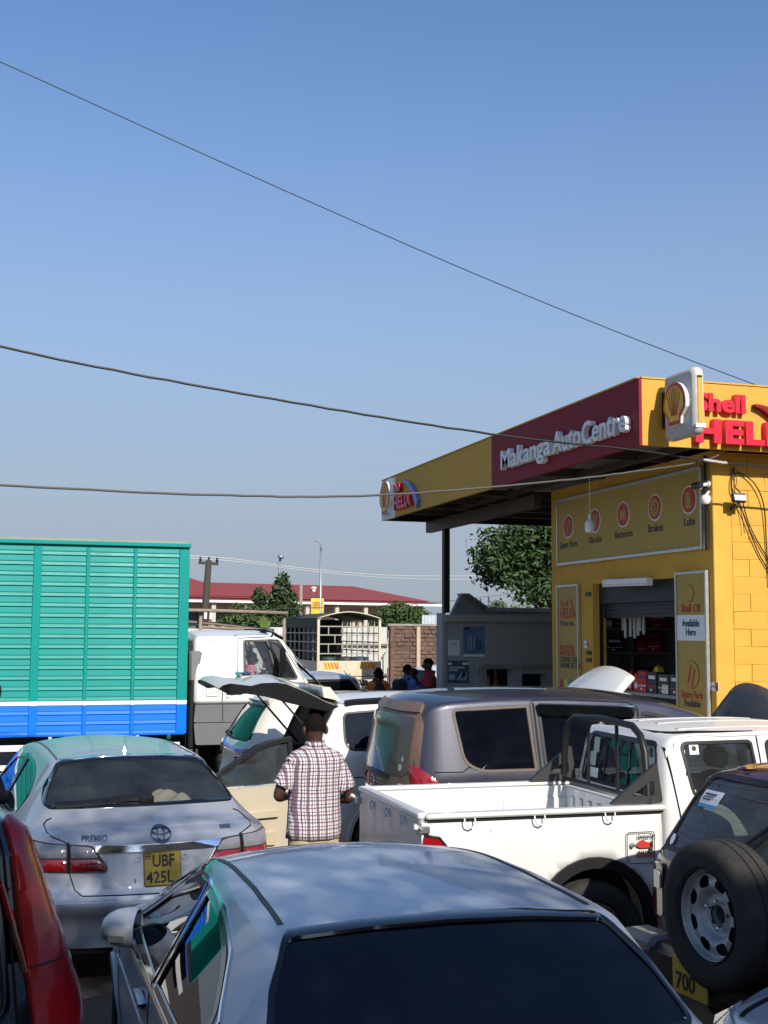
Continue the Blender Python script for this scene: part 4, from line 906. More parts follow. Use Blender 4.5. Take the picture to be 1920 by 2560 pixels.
b.strip('emblem_bar', ellipse(-.02, .985, .024, .042, 24), 'R', 0, .010, chd, h=.012, closed=True, step=.02, parent=em); b.strip('emblem_bar', ellipse(-.02, 1.004, .056, .020, 24), 'R', 0, .010, chd, h=.012, closed=True, step=.02, parent=em)
b.text('model_letters', 'PREMIO', (.50, .963), 'R', .046, chd, off=.004, sx=1.05, extrude=.003, bold=.02, shear=.2)
bd = b.patch('badge', rounded([(-.44, .992), (-.52, .992), (-.52, 1.012), (-.44, 1.012)], .005), 'R', 0, steel, off=.006, wall=.006)
b.strip('bumper_seam', [(.8, .60), (.6, .598), (-.6, .598), (-.8, .60)], 'R', 0, .012, silver, h=.004)
MB().add([(1.42, -.012, 1.43), (1.42, .012, 1.43), (1.32, -.02, 1.425), (1.32, .02, 1.425), (1.33, 0, 1.475)], [(0, 2, 4), (1, 4, 3), (2, 3, 4), (0, 4, 1)]).build('antenna_fin', silver, t)
interior(b, .95, 3.3, .68, .38, beige, (2.25, 1.3), 2.95, -.36, darkin)
# parcel shelf with crumpled cloths
box('parcel_shelf', .55, 1.22, -.6, .6, 1.0, 1.03, pm('shelf_beige', (.42, .37, .28), .8), t)
def cloth_heap(name, label, cx, cy, z, rx, ry, h, mat, root, seed):
    rn = np.random.RandomState(seed); n = 26; ph = rn.rand(12)*6; v = []; f = []
    for i in range(n):
        for j in range(n):
            u, q = i/(n-1)*2-1, j/(n-1)*2-1; r2 = u*u+q*q
            zz = h*max(0, 1-r2)**.8*(1+.3*math.sin(4*u+ph[0])*math.sin(5*q+ph[1])+.12*math.sin(11*u+7*q+ph[2]))+.006
            v.append((cx+u*rx*(1+.1*math.sin(5*q+ph[3])), cy+q*ry*(1+.12*math.sin(6*u+ph[4])), z+max(zz, .003)))
    f = [(i*n+j, (i+1)*n+j, (i+1)*n+j+1, i*n+j+1) for i in range(n-1) for j in range(n-1) if ((i/(n-1)*2-1)**2+(j/(n-1)*2-1)**2) < 1.15]
    o = mesh(name, v, f, mat, None, True); o.location = root.location; o.rotation_euler = root.rotation_euler; tag(o, label, 'cloth'); return o
cloth_heap('cloth', 'cream cloth crumpled on the parcel shelf behind the rear window', .82, -.22, 1.03, .16, .26, .13, pm('cloth_cream', (.62, .55, .42), .9, var=.1), t, 3)
cloth_heap('cloth', 'grey blue cloth lying left of the cream one on the parcel shelf', .85, .16, 1.03, .14, .2, .07, pm('cloth_blue', (.25, .31, .35), .9, var=.1), t, 5)
# open driver door, hinged at the front edge
hx, hy = 2.62, -.84; an = R(-96)
dr = MB(); Lw = 1.02
def dpt(s, n, z):
    # s along the door from the hinge, n outward normal when closed; swung out about the hinge
    px, py = -s, -n; c, sn = math.cos(-an), math.sin(-an); return (hx+px*c-py*sn, hy+px*sn+py*c, z)
def dpanel(name, poly, n0, n1, mat, parent):
    m = len(poly); v = [dpt(p[0], n0, p[1]) for p in poly]+[dpt(p[0], n1, p[1]) for p in poly]
    f = [tuple(range(m)), tuple(range(2*m-1, m-1, -1))]+[(i, (i+1) % m, m+(i+1) % m, m+i) for i in range(m)]
    o = mesh(name, v, f, mat, parent); bm = bmesh.new(); bm.from_mesh(o.data); bmesh.ops.recalc_face_normals(bm, faces=bm.faces); bm.to_mesh(o.data); bm.free(); return o
door = dpanel('door', rounded([(0, .38), (Lw-.06, .36), (Lw, .6), (Lw-.02, .955), (0, .93)], .05), .0, .05, silver, t)
dpanel('door_card', rounded([(.02, .40), (Lw-.07, .38), (Lw-.02, .6), (Lw-.03, .95), (.03, .925)], .05), -.06, -.001, beige, door)
dpanel('arm_rest', rounded([(.18, .66), (.82, .67), (.84, .72), (.2, .70)], .02), -.10, -.061, beige, door); dpanel('door_pocket', rounded([(.15, .43), (.8, .42), (.82, .53), (.15, .51)], .03), -.09, -.062, pm('beige_dark', (.46, .38, .26), .6), door)
dpanel('inner_handle', rounded([(.3, .80), (.42, .805), (.42, .84), (.3, .835)], .01), -.075, -.061, chrome, door)
fo = [(0.02, .93), (.62, 1.305), (.80, 1.355), (Lw-.05, 1.37), (Lw+.0, .955)]; fi = [(.12, .955), (.66, 1.275), (.82, 1.318), (Lw-.09, 1.33), (Lw-.05, .965)]
for i in range(4): dpanel('window_frame', [fo[i], fo[i+1], fi[i+1], fi[i]], -.03, .03, black if i != 1 else black, door)
dpanel('frame_trim', [(.1, .99), (.64, 1.318), (.82, 1.368), (Lw-.06, 1.383), (Lw-.06, 1.37), (.81, 1.352), (.63, 1.30), (.12, .985)], -.033, -.0305, chrome, door)
dpanel('door_glass', fi[::-1], -.003, .003, g_tint, door)
b.finish(silver)

# ---------- dark people carrier with raised bonnet
t = thing('dark_van', 'dusty dark grey people carrier with brown rear and raised bonnet', 'van', (3.14, 10.55, 0), 0)
L, w = 4.45, .85
K = rk(L, base_keys(L, w, .25), dict(
    zt=[(0, 1.62), (.05, 1.72), (.15, 1.79), (.35, 1.825), (1.2, 1.855), (1.9, 1.84), (2.4, 1.79), (2.8, 1.70), (3.1, 1.58), (3.75, 1.16), (4.2, 1.0), (4.4, .8), (4.45, .6)],
    zb=[(0, 1.12), (.3, 1.15), (1.5, 1.13), (3, 1.08), (3.8, .98), (4.45, .6)],
    re=[(0, .06), (.3, .07), (1.2, .075), (2.6, .07), (3.2, .07), (3.8, .06), (4.45, .05)],
    wt=[(0, .60), (.1, .67), (.4, .69), (1.5, .69), (2.6, .67), (3.0, .64), (3.7, .70), (4.2, .66), (4.45, .45)]))
b = Body(t, K, L, warp=lambda x, y, z: x+np.where(x < .8, (np.clip(z-1.05, 0, 1)*.16+.13*(y/.85)**2)*(1-x/.8), 0)-np.where(x > L-.8, .22*(y/.85)**2*((x-L+.8)/.8), 0)); b.paint = vanP
brownish = pm('seal_brown', (.10, .075, .06), .6)
brownP = pm('paint_dusty_brown', (.16, .09, .06), .42, .2, .5, var=.15, vs=3, dust=((.24, .16, .11), .7, 2.2))
for sd in (1, -1):
    b.window([(.45, 1.69), (1.135, 1.715), (1.165, 1.185), (.66, 1.185), (.52, 1.26)], 'S', sd, g_back, .03, brownish, [.05, .02, .02, .1, .12])
    b.window([(1.24, 1.705), (2.12, 1.67), (2.16, 1.17), (1.26, 1.175)], 'S', sd, g_back, .035, black, .03)
    b.window([(2.24, 1.645), (2.5, 1.60), (3.2, 1.24), (3.2, 1.15), (2.26, 1.16)], 'S', sd, g_tint, .04, black, [.04, .2, .03, .03, .02])
    b.strip('door_pillar', [(1.195, 1.17), (1.18, 1.74)], 'S', sd, .05, black, h=.003); b.strip('door_pillar', [(2.2, 1.16), (2.18, 1.68)], 'S', sd, .06, black, h=.003)
    b.patch('rain_guard', rounded([(1.21, 1.725), (2.16, 1.69), (2.14, 1.60), (1.23, 1.635)], .02), 'S', sd, g_dark, off=.035, wall=.03, step=.08)
    b.strip('guard_trim', [(1.23, 1.728), (2.15, 1.693)], 'S', sd, .014, chrome, h=.04, base=.02)
    b.gap([(.26, 1.185), (.50, 1.185), (.56, 1.225)], 'S', sd); b.strip('slide_rail', [(.4, 1.085), (1.15, 1.08)], 'S', sd, .03, black, h=.002)
    b.gap([(1.165, 1.17), (1.155, 1.08), (1.12, .9), (1.1, .4)], 'S', sd); b.gap([(2.2, 1.15), (2.18, .4)], 'S', sd); b.gap([(3.25, 1.12), (3.2, .5)], 'S', sd)
    b.gap([(1.17, 1.74), (1.2, 1.765), (1.5, 1.765), (2.1, 1.735), (2.19, 1.70), (2.2, 1.66)], 'S', sd)
    for x in (2.15, 2.4): b.strip('door_handle', [(x-.1, .98), (x+.1, .98)], 'S', sd, .03, vanP, h=.03)
    lm = b.patch('tail_light', rounded([(.09, 1.23), (.14, 1.225), (.30, 1.10), (.33, 1.0), (.10, 1.0)], [.02, .04, .04, .02, .02]), 'S', sd, redlens, off=.018, wall=.03, step=.05, dome=.015)
    b.patch('clear_lens', rounded([(.11, 1.06), (.29, 1.06), (.31, 1.01), (.11, 1.01)], .015), 'S', sd, clearlens, off=.032, wall=.02, step=.04, parent=lm)
    b.arch(.85, .33, .345, fmat=vanP, sides=(sd,)); b.arch(3.55, .33, .345, fmat=vanP, sides=(sd,))
    for x in (.85, 3.55): wheel(t, x, sd*.74, .32, side=sd)
    mo = mirror_unit(b, 3.12, sd*1.02, 1.50 if sd < 0 else 1.2, sd, blackgloss, 1.2, False) if sd > 0 else None
# rear door: dusty brown skin, pane, handle bar, emblem, trims
b.patch('rear_door', rounded([(-.70, .62), (.70, .62), (.74, 1.1), (.66, 1.60), (.58, 1.69), (-.58, 1.69), (-.66, 1.60), (-.74, 1.1)], .06), 'R', 0, brownP, off=.012, wall=.02, step=.07)
rg = b.patch('rear_window', rounded([(-.64, 1.14), (.64, 1.14), (.60, 1.62), (-.60, 1.62)], .06), 'R', 0, pm('dusty_pane', (.05, .04, .028), .16, coat=.5, var=.25, vs=2.5, dust=((.13, .09, .06), .5, 1.6)), off=.020, wall=.012, step=.08)
b.patch('spoiler', rounded([(-.62, 1.655), (.62, 1.655), (.56, 1.73), (-.56, 1.73)], .03), 'R', 0, brownP, off=.03, wall=.04, step=.08)
wiper(b, [(.34, 1.06), (.25, 1.115), (.05, 1.13), (-.35, 1.10)], 'R', 0, None, .04)
b.patch('chrome_garnish', rounded([(.45, .99), (-.45, .99), (-.45, .93), (.45, .93)], .01), 'R', 0, chrome, off=.03, wall=.03)
em = b.strip('emblem', ellipse(.0, 1.035, .05, .05, 28), 'R', 0, .013, chrome, h=.022, closed=True, step=.02); b.strip('emblem_bar', [(-.035, 1.06), (-.012, 1.0), (0, 1.03), (.012, 1.0), (.035, 1.06)], 'R', 0, .011, chrome, h=.022, step=.02, parent=em)
for p_, rr in (((-.52, 1.20), .03), ((-.54, 1.27), .022)):
    o = b.patch('window_sticker', ellipse(p_[0], p_[1], rr, n=16), 'R', 0, pm('sticker_pale', (.45, .42, .36), .6), off=.023, wall=0, parent=rg)
b.patch('sticker', [(-.58, 1.07), (-.52, 1.07), (-.52, 1.03), (-.58, 1.03)], 'R', 0, white_p, off=.016, wall=.0)
b.window([(-.60, 1.55), (.60, 1.55), (.68, 1.2), (-.68, 1.2)], 'F', 0, g_tint, .05, black, .05)
interior(b, .4, 3.2, .7, .55, darkin, (2.5, 1.7, .9), 2.95, -.36)
# mirror on the near side
mirror_unit(b, 3.32, -.98, 1.42, -1, blackgloss, 1.35, False)
# raised bonnet
bn = MB(); rows = []; n = 12
for i in range(8):
    s = i/7; xx = 3.72+.16*s-.1*math.sin(s*math.pi)*.6; zz = 1.15+.72*s
    for j in range(n):
        q = j/(n-1)*2-1; rows.append((xx-.10*(1-q*q)+.02, q*(.70-.10*s**3), zz-(.05+.16*s**2)*q*q))
f = [(i*n+j, (i+1)*n+j, (i+1)*n+j+1, i*n+j+1) for i in range(7) for j in range(n-1)]
bo = mesh('raised_bonnet', rows, f, pm('bonnet_grey', (.05, .05, .052), .5, .2, .3, var=.2, dust=((.12, .10, .09), .4, 3)), t, True); md = bo.modifiers.new('thick', 'SOLIDIFY'); md.thickness = .025
MB().tube([(4.25, .4, .95), (3.85, .4, 1.7)], .008, 6).build('bonnet_stay', steel, t)
b.finish(vanP)

# ---------- maroon off-roader with spare wheel
t = thing('maroon_suv', 'dark maroon off-roader with spare wheel on its tailgate', 'suv', (3.62, 5.68, 0), R(7))
L, w = 4.1, .85
K = rk(L, base_keys(L, w, .38), dict(
    zm=[(0, .72), (L, .66)],
    zt=[(0, 1.48), (.05, 1.56), (.15, 1.605), (.4, 1.635), (1.2, 1.655), (1.8, 1.64), (2.15, 1.57), (2.75, 1.12), (3.5, 1.02), (4.0, .85), (4.1, .65)],
    zb=[(0, 1.10), (1, 1.09), (2.8, 1.04), (3.6, .95), (4.1, .65)],
    re=[(0, .05), (.3, .07), (1.2, .08), (2.2, .07), (2.8, .05), (4.1, .05)],
    wt=[(0, .58), (.1, .62), (.4, .635), (1.8, .63), (2.2, .62), (2.8, .72), (3.6, .68), (4.1, .48)]))
b = Body(t, K, L, warp=lambda x, y, z: x+np.where(x < .9, (np.clip(z-1.08, 0, 1)*.55+.07*(y/.85)**2)*(1-x/.9), 0)-np.where(x > L-.8, .2*(y/.85)**2*((x-L+.8)/.8), 0)); b.paint = maroon
for sd in (1, -1):
    b.window([(.42, 1.49), (.92, 1.51), (.92, 1.13), (.30, 1.14)], 'S', sd, g_clear, .03, black, .05)
    b.window([(1.0, 1.51), (1.9, 1.49), (2.4, 1.14), (1.0, 1.12)], 'S', sd, g_clear, .03, black, .05)
    b.gap([(.97, 1.1), (.97, .5)], 'S', sd); b.gap([(2.35, 1.1), (2.3, .5)], 'S', sd)
    lm = b.patch('tail_light', rounded([(sd*.805, 1.04), (sd*.62, 1.05), (sd*.62, .76), (sd*.805, .76)], .03), 'R', 0, pm('lamp_smoke', (.03, .025, .025), .15, coat=.8), off=.02, wall=.03, step=.04)
    b.patch('red_lens', rounded([(sd*.80, .90), (sd*.72, .90), (sd*.72, .77), (sd*.80, .77)], .015), 'R', 0, redlens, off=.028, wall=.02, step=.03, parent=lm); b.patch('clear_lens', rounded([(sd*.80, 1.03), (sd*.72, 1.03), (sd*.72, .91), (sd*.80, .91)], .015), 'R', 0, pm('lens_rose', (.42, .16, .13), .15, coat=.8), off=.028, wall=.02, step=.03, parent=lm)
    b.patch('clear_lens', rounded([(sd*.705, 1.01), (sd*.635, 1.01), (sd*.635, .91), (sd*.705, .91)], .015), 'R', 0, pm('lens_cream', (.45, .42, .33), .15, coat=.8), off=.028, wall=.02, step=.03, parent=lm)
    b.arch(.75, .36, .39, fmat=black, fw=.08, sides=(sd,), flare=.03); b.arch(3.15, .36, .39, fmat=black, fw=.08, sides=(sd,), flare=.03)
    for x in (.75, 3.15): wheel(t, x, sd*.73, .35, .35, .22, side=sd)
    b.strip('gutter', [(.2, 1.58), (1.2, 1.605), (2.1, 1.54)], 'S', sd, .02, maroon, h=.01)
rgl = b.window([(-.565, 1.55), (.565, 1.55), (.685, 1.14), (-.685, 1.14)], 'R', 0, g_pale, .03, black, [.07, .07, .05, .05])
b.window([(-.58, 1.55), (.58, 1.55), (.66, 1.2), (-.66, 1.2)], 'F', 0, g_clear, .05, black, .05)
hl = pm('heater_line', (.10, .06, .04), .6)
for i in range(9):
    z = 1.19+i*.04; y = .65-(z-1.14)*.27; b.strip('heater_line', [(-y, z), (y, z)], 'R', 0, .0016, hl, h=-.0035, base=-.004, step=.2, parent=rgl)
st = b.patch('window_sticker', rounded([(.52, 1.47), (.33, 1.47), (.33, 1.38), (.52, 1.38)], .005), 'R', 0, pm('sticker_white', (.55, .58, .62), .6), off=-.001, wall=0, parent=rgl); b.patch('sticker_band', [(.52, 1.40), (.33, 1.40), (.33, 1.38), (.52, 1.38)], 'R', 0, pm('sticker_blue', (.08, .25, .42), .6), off=.0005, wall=0, parent=rgl)
for i in range(3): b.patch('sticker_print', [(.50, 1.455-.015*i), (.38+.02*i, 1.455-.015*i), (.38+.02*i, 1.449-.015*i), (.50, 1.449-.015*i)], 'R', 0, blackT, off=.0005, wall=0, parent=rgl)
b.patch('window_sticker', ellipse(.62, 1.185, .022, .03, 16), 'R', 0, white_p, off=.004, wall=0, parent=rgl)
wiper(b, [(.02, 1.10), (-.06, 1.2), (-.25, 1.42)], 'R', 0, None, .02); wiper(b, [(-.0, 1.22), (-.34, 1.52)], 'R', 0, None, .016)
b.gap([(.74, .62), (.74, 1.08), (.70, 1.13)], 'R'); b.gap([(-.74, .62), (-.74, 1.08), (-.70, 1.13)], 'R')
bp = MB().box(-.14, .1, -.8, .8, .46, .66, .04).build('rear_bumper', black, t, True, 40); MB().box(-.15, .06, .52, .82, .58, .68, .03).build('bumper_corner', pm('bumper_grey', (.2, .2, .2), .5, dust=((.12, .1, .08), .5, 6)), bp, True, 40)
p = MB().box(-.165, -.155, .02, .31, .46, .65, .004).build('number_plate', pm('plate_yellow', (.62, .40, .03), .45), t); text('plate_letters', '700', .12, pm('plate_black', (.02, .018, .015), .5), p, (-.167, .28, .49), (0, -1, 0), (0, 0, 1), bold=.018, extrude=.001, sx=.9)
interior(b, .35, 2.5, .7, .55, pm('seat_grey', (.28, .29, .26), .8), (1.75, .75), 2.2, -.36)
MB().add([(.98, -.62, .9), (.58, .40, .9), (.66, .40, 1.38), (1.06, -.62, 1.38), (1.06, -.58, .9), (.66, .44, .9), (.74, .44, 1.38), (1.14, -.58, 1.38)], [(0, 1, 2, 3), (7, 6, 5, 4), (0, 4, 5, 1), (1, 5, 6, 2), (2, 6, 7, 3), (3, 7, 4, 0)]).build('cream_seat_cover', pm('seat_cream', (.80, .78, .60), .85), t)
# spare wheel
SY = -.14; sp = MB().lathe(tyre_profile(.365, .225, .235), 64, 'x', (-.19, SY, .95), close=True)
sw_ = sp.build('spare_wheel', rubber, t, True, 40, fix=True)
rimP = pm('wheel_silver', (.58, .58, .57), .4, .75, var=.12, vs=12, dust=((.13, .12, .11), .6, 9))
NA, prof = 288, [(.228, -.305), (.226, -.29), (.214, -.285), (.206, -.262), (.2, -.25), (.195, -.248), (.185, -.252), (.172, -.258), (.158, -.262), (.146, -.262), (.134, -.258), (.122, -.246), (.113, -.232), (.106, -.219), (.100, -.215), (.09, -.214), (.07, -.216), (.052, -.222), (.044, -.224), (.042, -.2)]
pq = []
for (r0, x0), (r1, x1) in zip(prof[:-1], prof[1:]): pq += [(r0+(r1-r0)*q/4, x0+(x1-x0)*q/4) for q in range(4)] if r0 > .12 else [(r0, x0)]
prof = pq+[prof[-1]]
v = []; f = []
for k in range(NA):
    a = 2*math.pi*k/NA
    for r_, x_ in prof: v.append((x_+.01, SY+r_*math.cos(a), .95+r_*math.sin(a)))
m = len(prof)
for k in range(NA):
    for i in range(m-1):
        rm = (prof[i][0]+prof[i+1][0])/2; am = (2*math.pi*(k+.5)/NA) % (math.pi/4)-math.pi/8
        if (abs(rm-.166)/.029)**2.5+(abs(am*rm)/.040)**2.5 < 1: continue
        f.append((k*m+i, ((k+1) % NA)*m+i, ((k+1) % NA)*m+i+1, k*m+i+1))
rim = mesh('rim', v, f, rimP, sw_, True, 60); MB().lathe([(0, -.19), (.2, -.19)], 40, 'x', (0, SY, .95)).build('rim_barrel', darkin, sw_)
MB().lathe([(.22, -.3), (.205, -.19), (.205, -.1)], 48, 'x', (0, SY, .95)).build('rim_barrel', darkin, sw_, True)
for k in range(5):
    a = 2*math.pi*k/5+.5; y, z = SY+.066*math.cos(a), .95+.066*math.sin(a)
    if k in (0, 1, 3): MB().lathe([(0, -.25), (.009, -.247), (.013, -.235), (.013, -.2)], 8, 'x', (0, y, z)).build('wheel_nut', chrome, sw_)
    else: MB().lathe([(0, -.2125), (.010, -.2125)], 10, 'x', (0, y, z)).build('bolt_hole', darkin, sw_)
MB().lathe([(.048, -.223), (.046, -.16), (0, -.16)], 24, 'x', (0, SY, .95)).build('hub_hole', darkin, sw_); box('spare_bracket', -.08, .06, SY-.12, SY+.12, .8, 1.08, black, t)
b.finish(maroon)
def keep(t):
    k = Matrix.Translation(-Vector(t.location))
    def P(o): o.parent = t; o.matrix_parent_inverse = k; return o
    return P
# ---------- white pickup
pw = pm('pickup_white', (.74, .74, .72), .36, 0., .5, var=.02, vs=2, dust=((.40, .38, .34), .38, 2.5))
t = thing('white_pickup', 'white double cab pickup with black sport bar behind the cab', 'pickup', (2.50, 8.09, 0), 0)
HW = .72; RZ = 1.215; BL = 1.68
def arcpts(cx, cz, r, a0, a1, n=14): return [(cx+r*math.cos(R(a)), cz+r*math.sin(R(a))) for a in np.linspace(a0, a1, n)]
side_poly = [(0.02, .50), (.72, .50)]+[p for p in arcpts(1.17, .46, .43, 172, 8)]+[(1.67, .50), (1.67, RZ-.05), (.02, RZ-.05)]
for sd in (-1, 1):
    # outer skin: lightly bowed sheet
    v2, f2 = fill2d(side_poly, .06); v = []
    for x, z in v2:
        bow = .02*(1-((z-.85)/.4)**2)-.012*max(0, z-1.08)/.1; v.append((x, sd*(HW-.03+bow), z))
    o = mesh('bed_side', v, f2, pw, t, True); bm = bmesh.new(); bm.from_mesh(o.data); bmesh.ops.recalc_face_normals(bm, faces=bm.faces); bm.to_mesh(o.data); bm.free()
    md = o.modifiers.new('thick', 'SOLIDIFY'); md.thickness = .012; md.offset = 0
    MB().box(.01, 1.69, sd*(HW-.025)-.045, sd*(HW-.025)+.035 if sd > 0 else sd*(HW-.025)+.045, RZ-.035, RZ, .012).build('bed_rail', pw, t, True, 40)
    box('rail_shadow_gap', .03, 1.68, sd*(HW-.02)-.012, sd*(HW-.02)+.012, RZ-.052, RZ-.035, black, t)
    # inner side with pressed ribs
    yi = sd*(HW-.10); box('bed_liner_side', .03, 1.66, min(yi, yi+sd*.02), max(yi, yi+sd*.02), .86, RZ-.03, pw, t)
    MB().box(.2, .85, min(yi-sd*.012, yi), max(yi-sd*.012, yi), .90, 1.1, .01).build('pressed_panel', pw, t); MB().box(1.08, 1.6, min(yi-sd*.012, yi), max(yi-sd*.012, yi), .90, 1.1, .01).build('pressed_panel', pw, t)
    MB().lathe([(.045, -.002), (.04, .005), (.028, .005), (.024, -.002)] if sd < 0 else [(.045, .002), (.04, -.005), (.028, -.005), (.024, .002)], 18, 'y', (.97, yi-sd*(.0 if sd > 0 else 0), 1.02)).build('pressed_ring', pw, t)
    fl = arcpts(1.17, .46, .44, 190, -10, 20); inn = arcpts(1.17, .46, .37, -10, 190, 20)
    MB().prism(fl+inn, 'y', sd*(HW-.01)-.03, sd*(HW-.01)+.05 if sd > 0 else sd*(HW-.01)+.03).build('wheel_flare', black, t, fix=True)
    for i, x in enumerate((.30, .78, 1.28)):
        y = sd*(HW+.005); hk = [(x-.035, y, RZ-.035), (x-.035, y+sd*.012, RZ-.06), (x-.025, y+sd*.014, RZ-.085), (x, y+sd*.014, RZ-.095), (x+.025, y+sd*.014, RZ-.085), (x+.035, y+sd*.012, RZ-.06), (x+.035, y, RZ-.035)]
        MB().tube(hk, .0055, 6).build('rope_hook', pw, t, True)
    lm = MB().prism(rounded([(-.01, .88), (.14, .86), (.15, 1.0), (.10, 1.06), (-.01, 1.08)], .03), 'y', sd*(HW-.008)-.012, sd*(HW-.008)+.012).build('tail_light', redlens, t, fix=True)
    MB().tube([(0, sd*(HW+.002), 1.085), (.1, sd*(HW+.002), 1.066), (.152, sd*(HW+.002), 1.005), (.145, sd*(HW+.002), .86), (0, sd*(HW+.002), .875)], .009, 6).build('light_surround', black, t, True)
    wheel(t, 1.17, sd*.60, .37, .37, .24, side=sd); wheel(t, 4.2, sd*.60, .37, .37, .24, side=sd)
    MB().prism(arcpts(1.17, .46, .425, -15, 195, 18), 'y', sd*.42-.01, sd*.42+.01).build('wheel_well', darkin, t, fix=True)
box('bed_floor', .02, 1.67, -HW+.08, HW-.08, .82, .86, pw, t)
# scuffed tailgate; the grey paints in the shade on this face
tgm = pm('tailgate_shade_grey', (.42, .44, .46), .36, .4, .3, var=.12, vs=4, dust=((.55, .54, .5), .4, 5))
tg = MB().box(-.02, .03, -HW+.03, HW-.03, .52, RZ-.02, .012).build('tailgate', tgm, t, True, 40); MB().box(-.035, .04, -HW+.02, HW-.02, RZ-.035, RZ+.004, .01).build('tailgate_rim', pw, tg, True, 40)
for y in (-.35, 0., .35):
    MB().tube([(-.022, y-.03, RZ-.06), (-.035, y-.03, RZ-.09), (-.038, y, RZ-.115), (-.035, y+.03, RZ-.09), (-.022, y+.03, RZ-.06)], .0055, 6).build('rope_hook', pw, tg, True)
for sd in (-1, 1):
    MB().box(-.05, .04, sd*(HW-.02)-.03, sd*(HW-.02)+.03, 1.09, 1.14, .01).build('latch', steel, tg); MB().tube([(-.02, sd*HW, 1.12), (-.07, sd*(HW+.02), 1.15), (-.07, sd*(HW+.05), 1.13)], .014, 6).build('latch_handle', pw, tg, True)
    box('bed_corner', -.015, .03, sd*(HW-.02)-.012, sd*(HW-.02)+.012, .5, RZ-.06, pw, t)
# front bulkhead with ribs
bh = MB().box(1.60, 1.66, -HW+.09, HW-.09, .74, RZ-.03, .01).build('bulkhead', pw, t)
for i in range(8):
    y = -.5+i*.143; MB().box(1.585, 1.602, y-.03, y+.03, .8, 1.12, .012).build('bulkhead_rib', pw, bh, True, 40)
# rust scar and fuel flap with workshop sticker on the near side
sc_ = MB(); rn = random.Random(4)
for i in range(7):
    x0 = .465+rn.uniform(-.015, .015); z0 = 1.10-.012*i; yy = -(HW-.03+.02*(1-((z0-.85)/.4)**2))-.004; sc_.tube([(x0, yy, z0), (x0+rn.uniform(-.012, .012), yy, z0-.012), (x0+rn.uniform(-.02, .02), yy, z0-.028)], .0022, 4)
sc_.build('paint_scar', pm('rust', (.13, .10, .08), .8), t)
flp = thing  # keep name short
fp = MB().tube(rounded([(0, 0), (.20, 0), (.20, .20), (0, .20)], .03)and [(1.40+p[0], -HW-.012, .845+p[1]) for p in rounded([(0, .03), (.03, 0), (.2, 0), (.2, .2), (0, .2)], .02)], .003, 4, closed=True).build('fuel_flap', MATS['shutline'], t)
MB().lathe([(0, -.02), (.013, -.018), (.016, 0)], 12, 'y', (1.44, -HW-.008, .965)).build('fuel_lock', steel, fp)
sx0, sy0 = 1.475, -HW-.0145
text('sticker_print', 'Serviced By', .038, blackT, fp, (sx0, sy0, 1.005), ux2, uz, extrude=.0008, sx=.72, bold=.02, shear=.2)
flat('sticker_print', [(0, 0), (.03, -.012), (.09, -.012), (.11, .004), (.10, .022), (.07, .026), (.05, .04), (.02, .035), (.005, .02)], redT, fp, (sx0-.005, sy0+.003, .955), ux2, uz, .002)
flat('sticker_print', [(.085, -.02), (.105, -.02), (.115, .045), (.095, .045)], blackT, fp, (sx0, sy0+.003, .94), ux2, uz, .002)
text('sticker_print', 'MAKANGA', .03, blackT, fp, (sx0, sy0, .905), ux2, uz, extrude=.0008, sx=.78, bold=.03); text('sticker_print', 'AUTOCENTRE', .026, redT, fp, (sx0-.01, sy0, .885), ux2, uz, extrude=.0008, sx=.78, bold=.03)
# cab
L, w = 3.2, HW; X0 = 1.71
K = rk(L, base_keys(L, w, .42), dict(
    ws=[(0, w-.06), (L-.7, w-.05), (L-.2, w-.10), (L, w-.25)], wm=[(0, w-.045), (.04, w-.012), (.12, w), (L-.9, w), (L-.3, w-.05), (L, w-.25)], wb=[(0, w-.05), (.04, w-.02), (.12, w-.008), (L-1., w-.01), (L-.3, w-.06), (L, w-.28)], zm=[(0, .80), (L, .75)],
    zt=[(0, 1.60), (.03, 1.655), (.1, 1.69), (.3, 1.71), (.9, 1.72), (1.3, 1.70), (1.5, 1.64), (2.05, 1.20), (2.2, 1.13), (2.9, 1.04), (3.12, .92), (3.2, .75)],
    zb=[(0, 1.185), (2, 1.15), (2.8, 1.0), (3.2, .7)],
    re=[(0, .03), (.2, .05), (1.4, .05), (2.2, .04), (3.2, .05)],
    wt=[(0, .565), (.05, .60), (.2, .62), (1.3, .615), (1.6, .61), (2.1, .63), (2.8, .60), (3.2, .42)]))
b = Body(t, K, L, warp=lambda x, y, z: X0+x+np.where(x < .5, (np.clip(z-1.18, 0, 1)*.12)*(1-x/.5), 0)-np.where(x > L-.6, .15*(y/.7)**2*((x-L+.6)/.6), 0)); b.L = X0+L; b.paint = pw
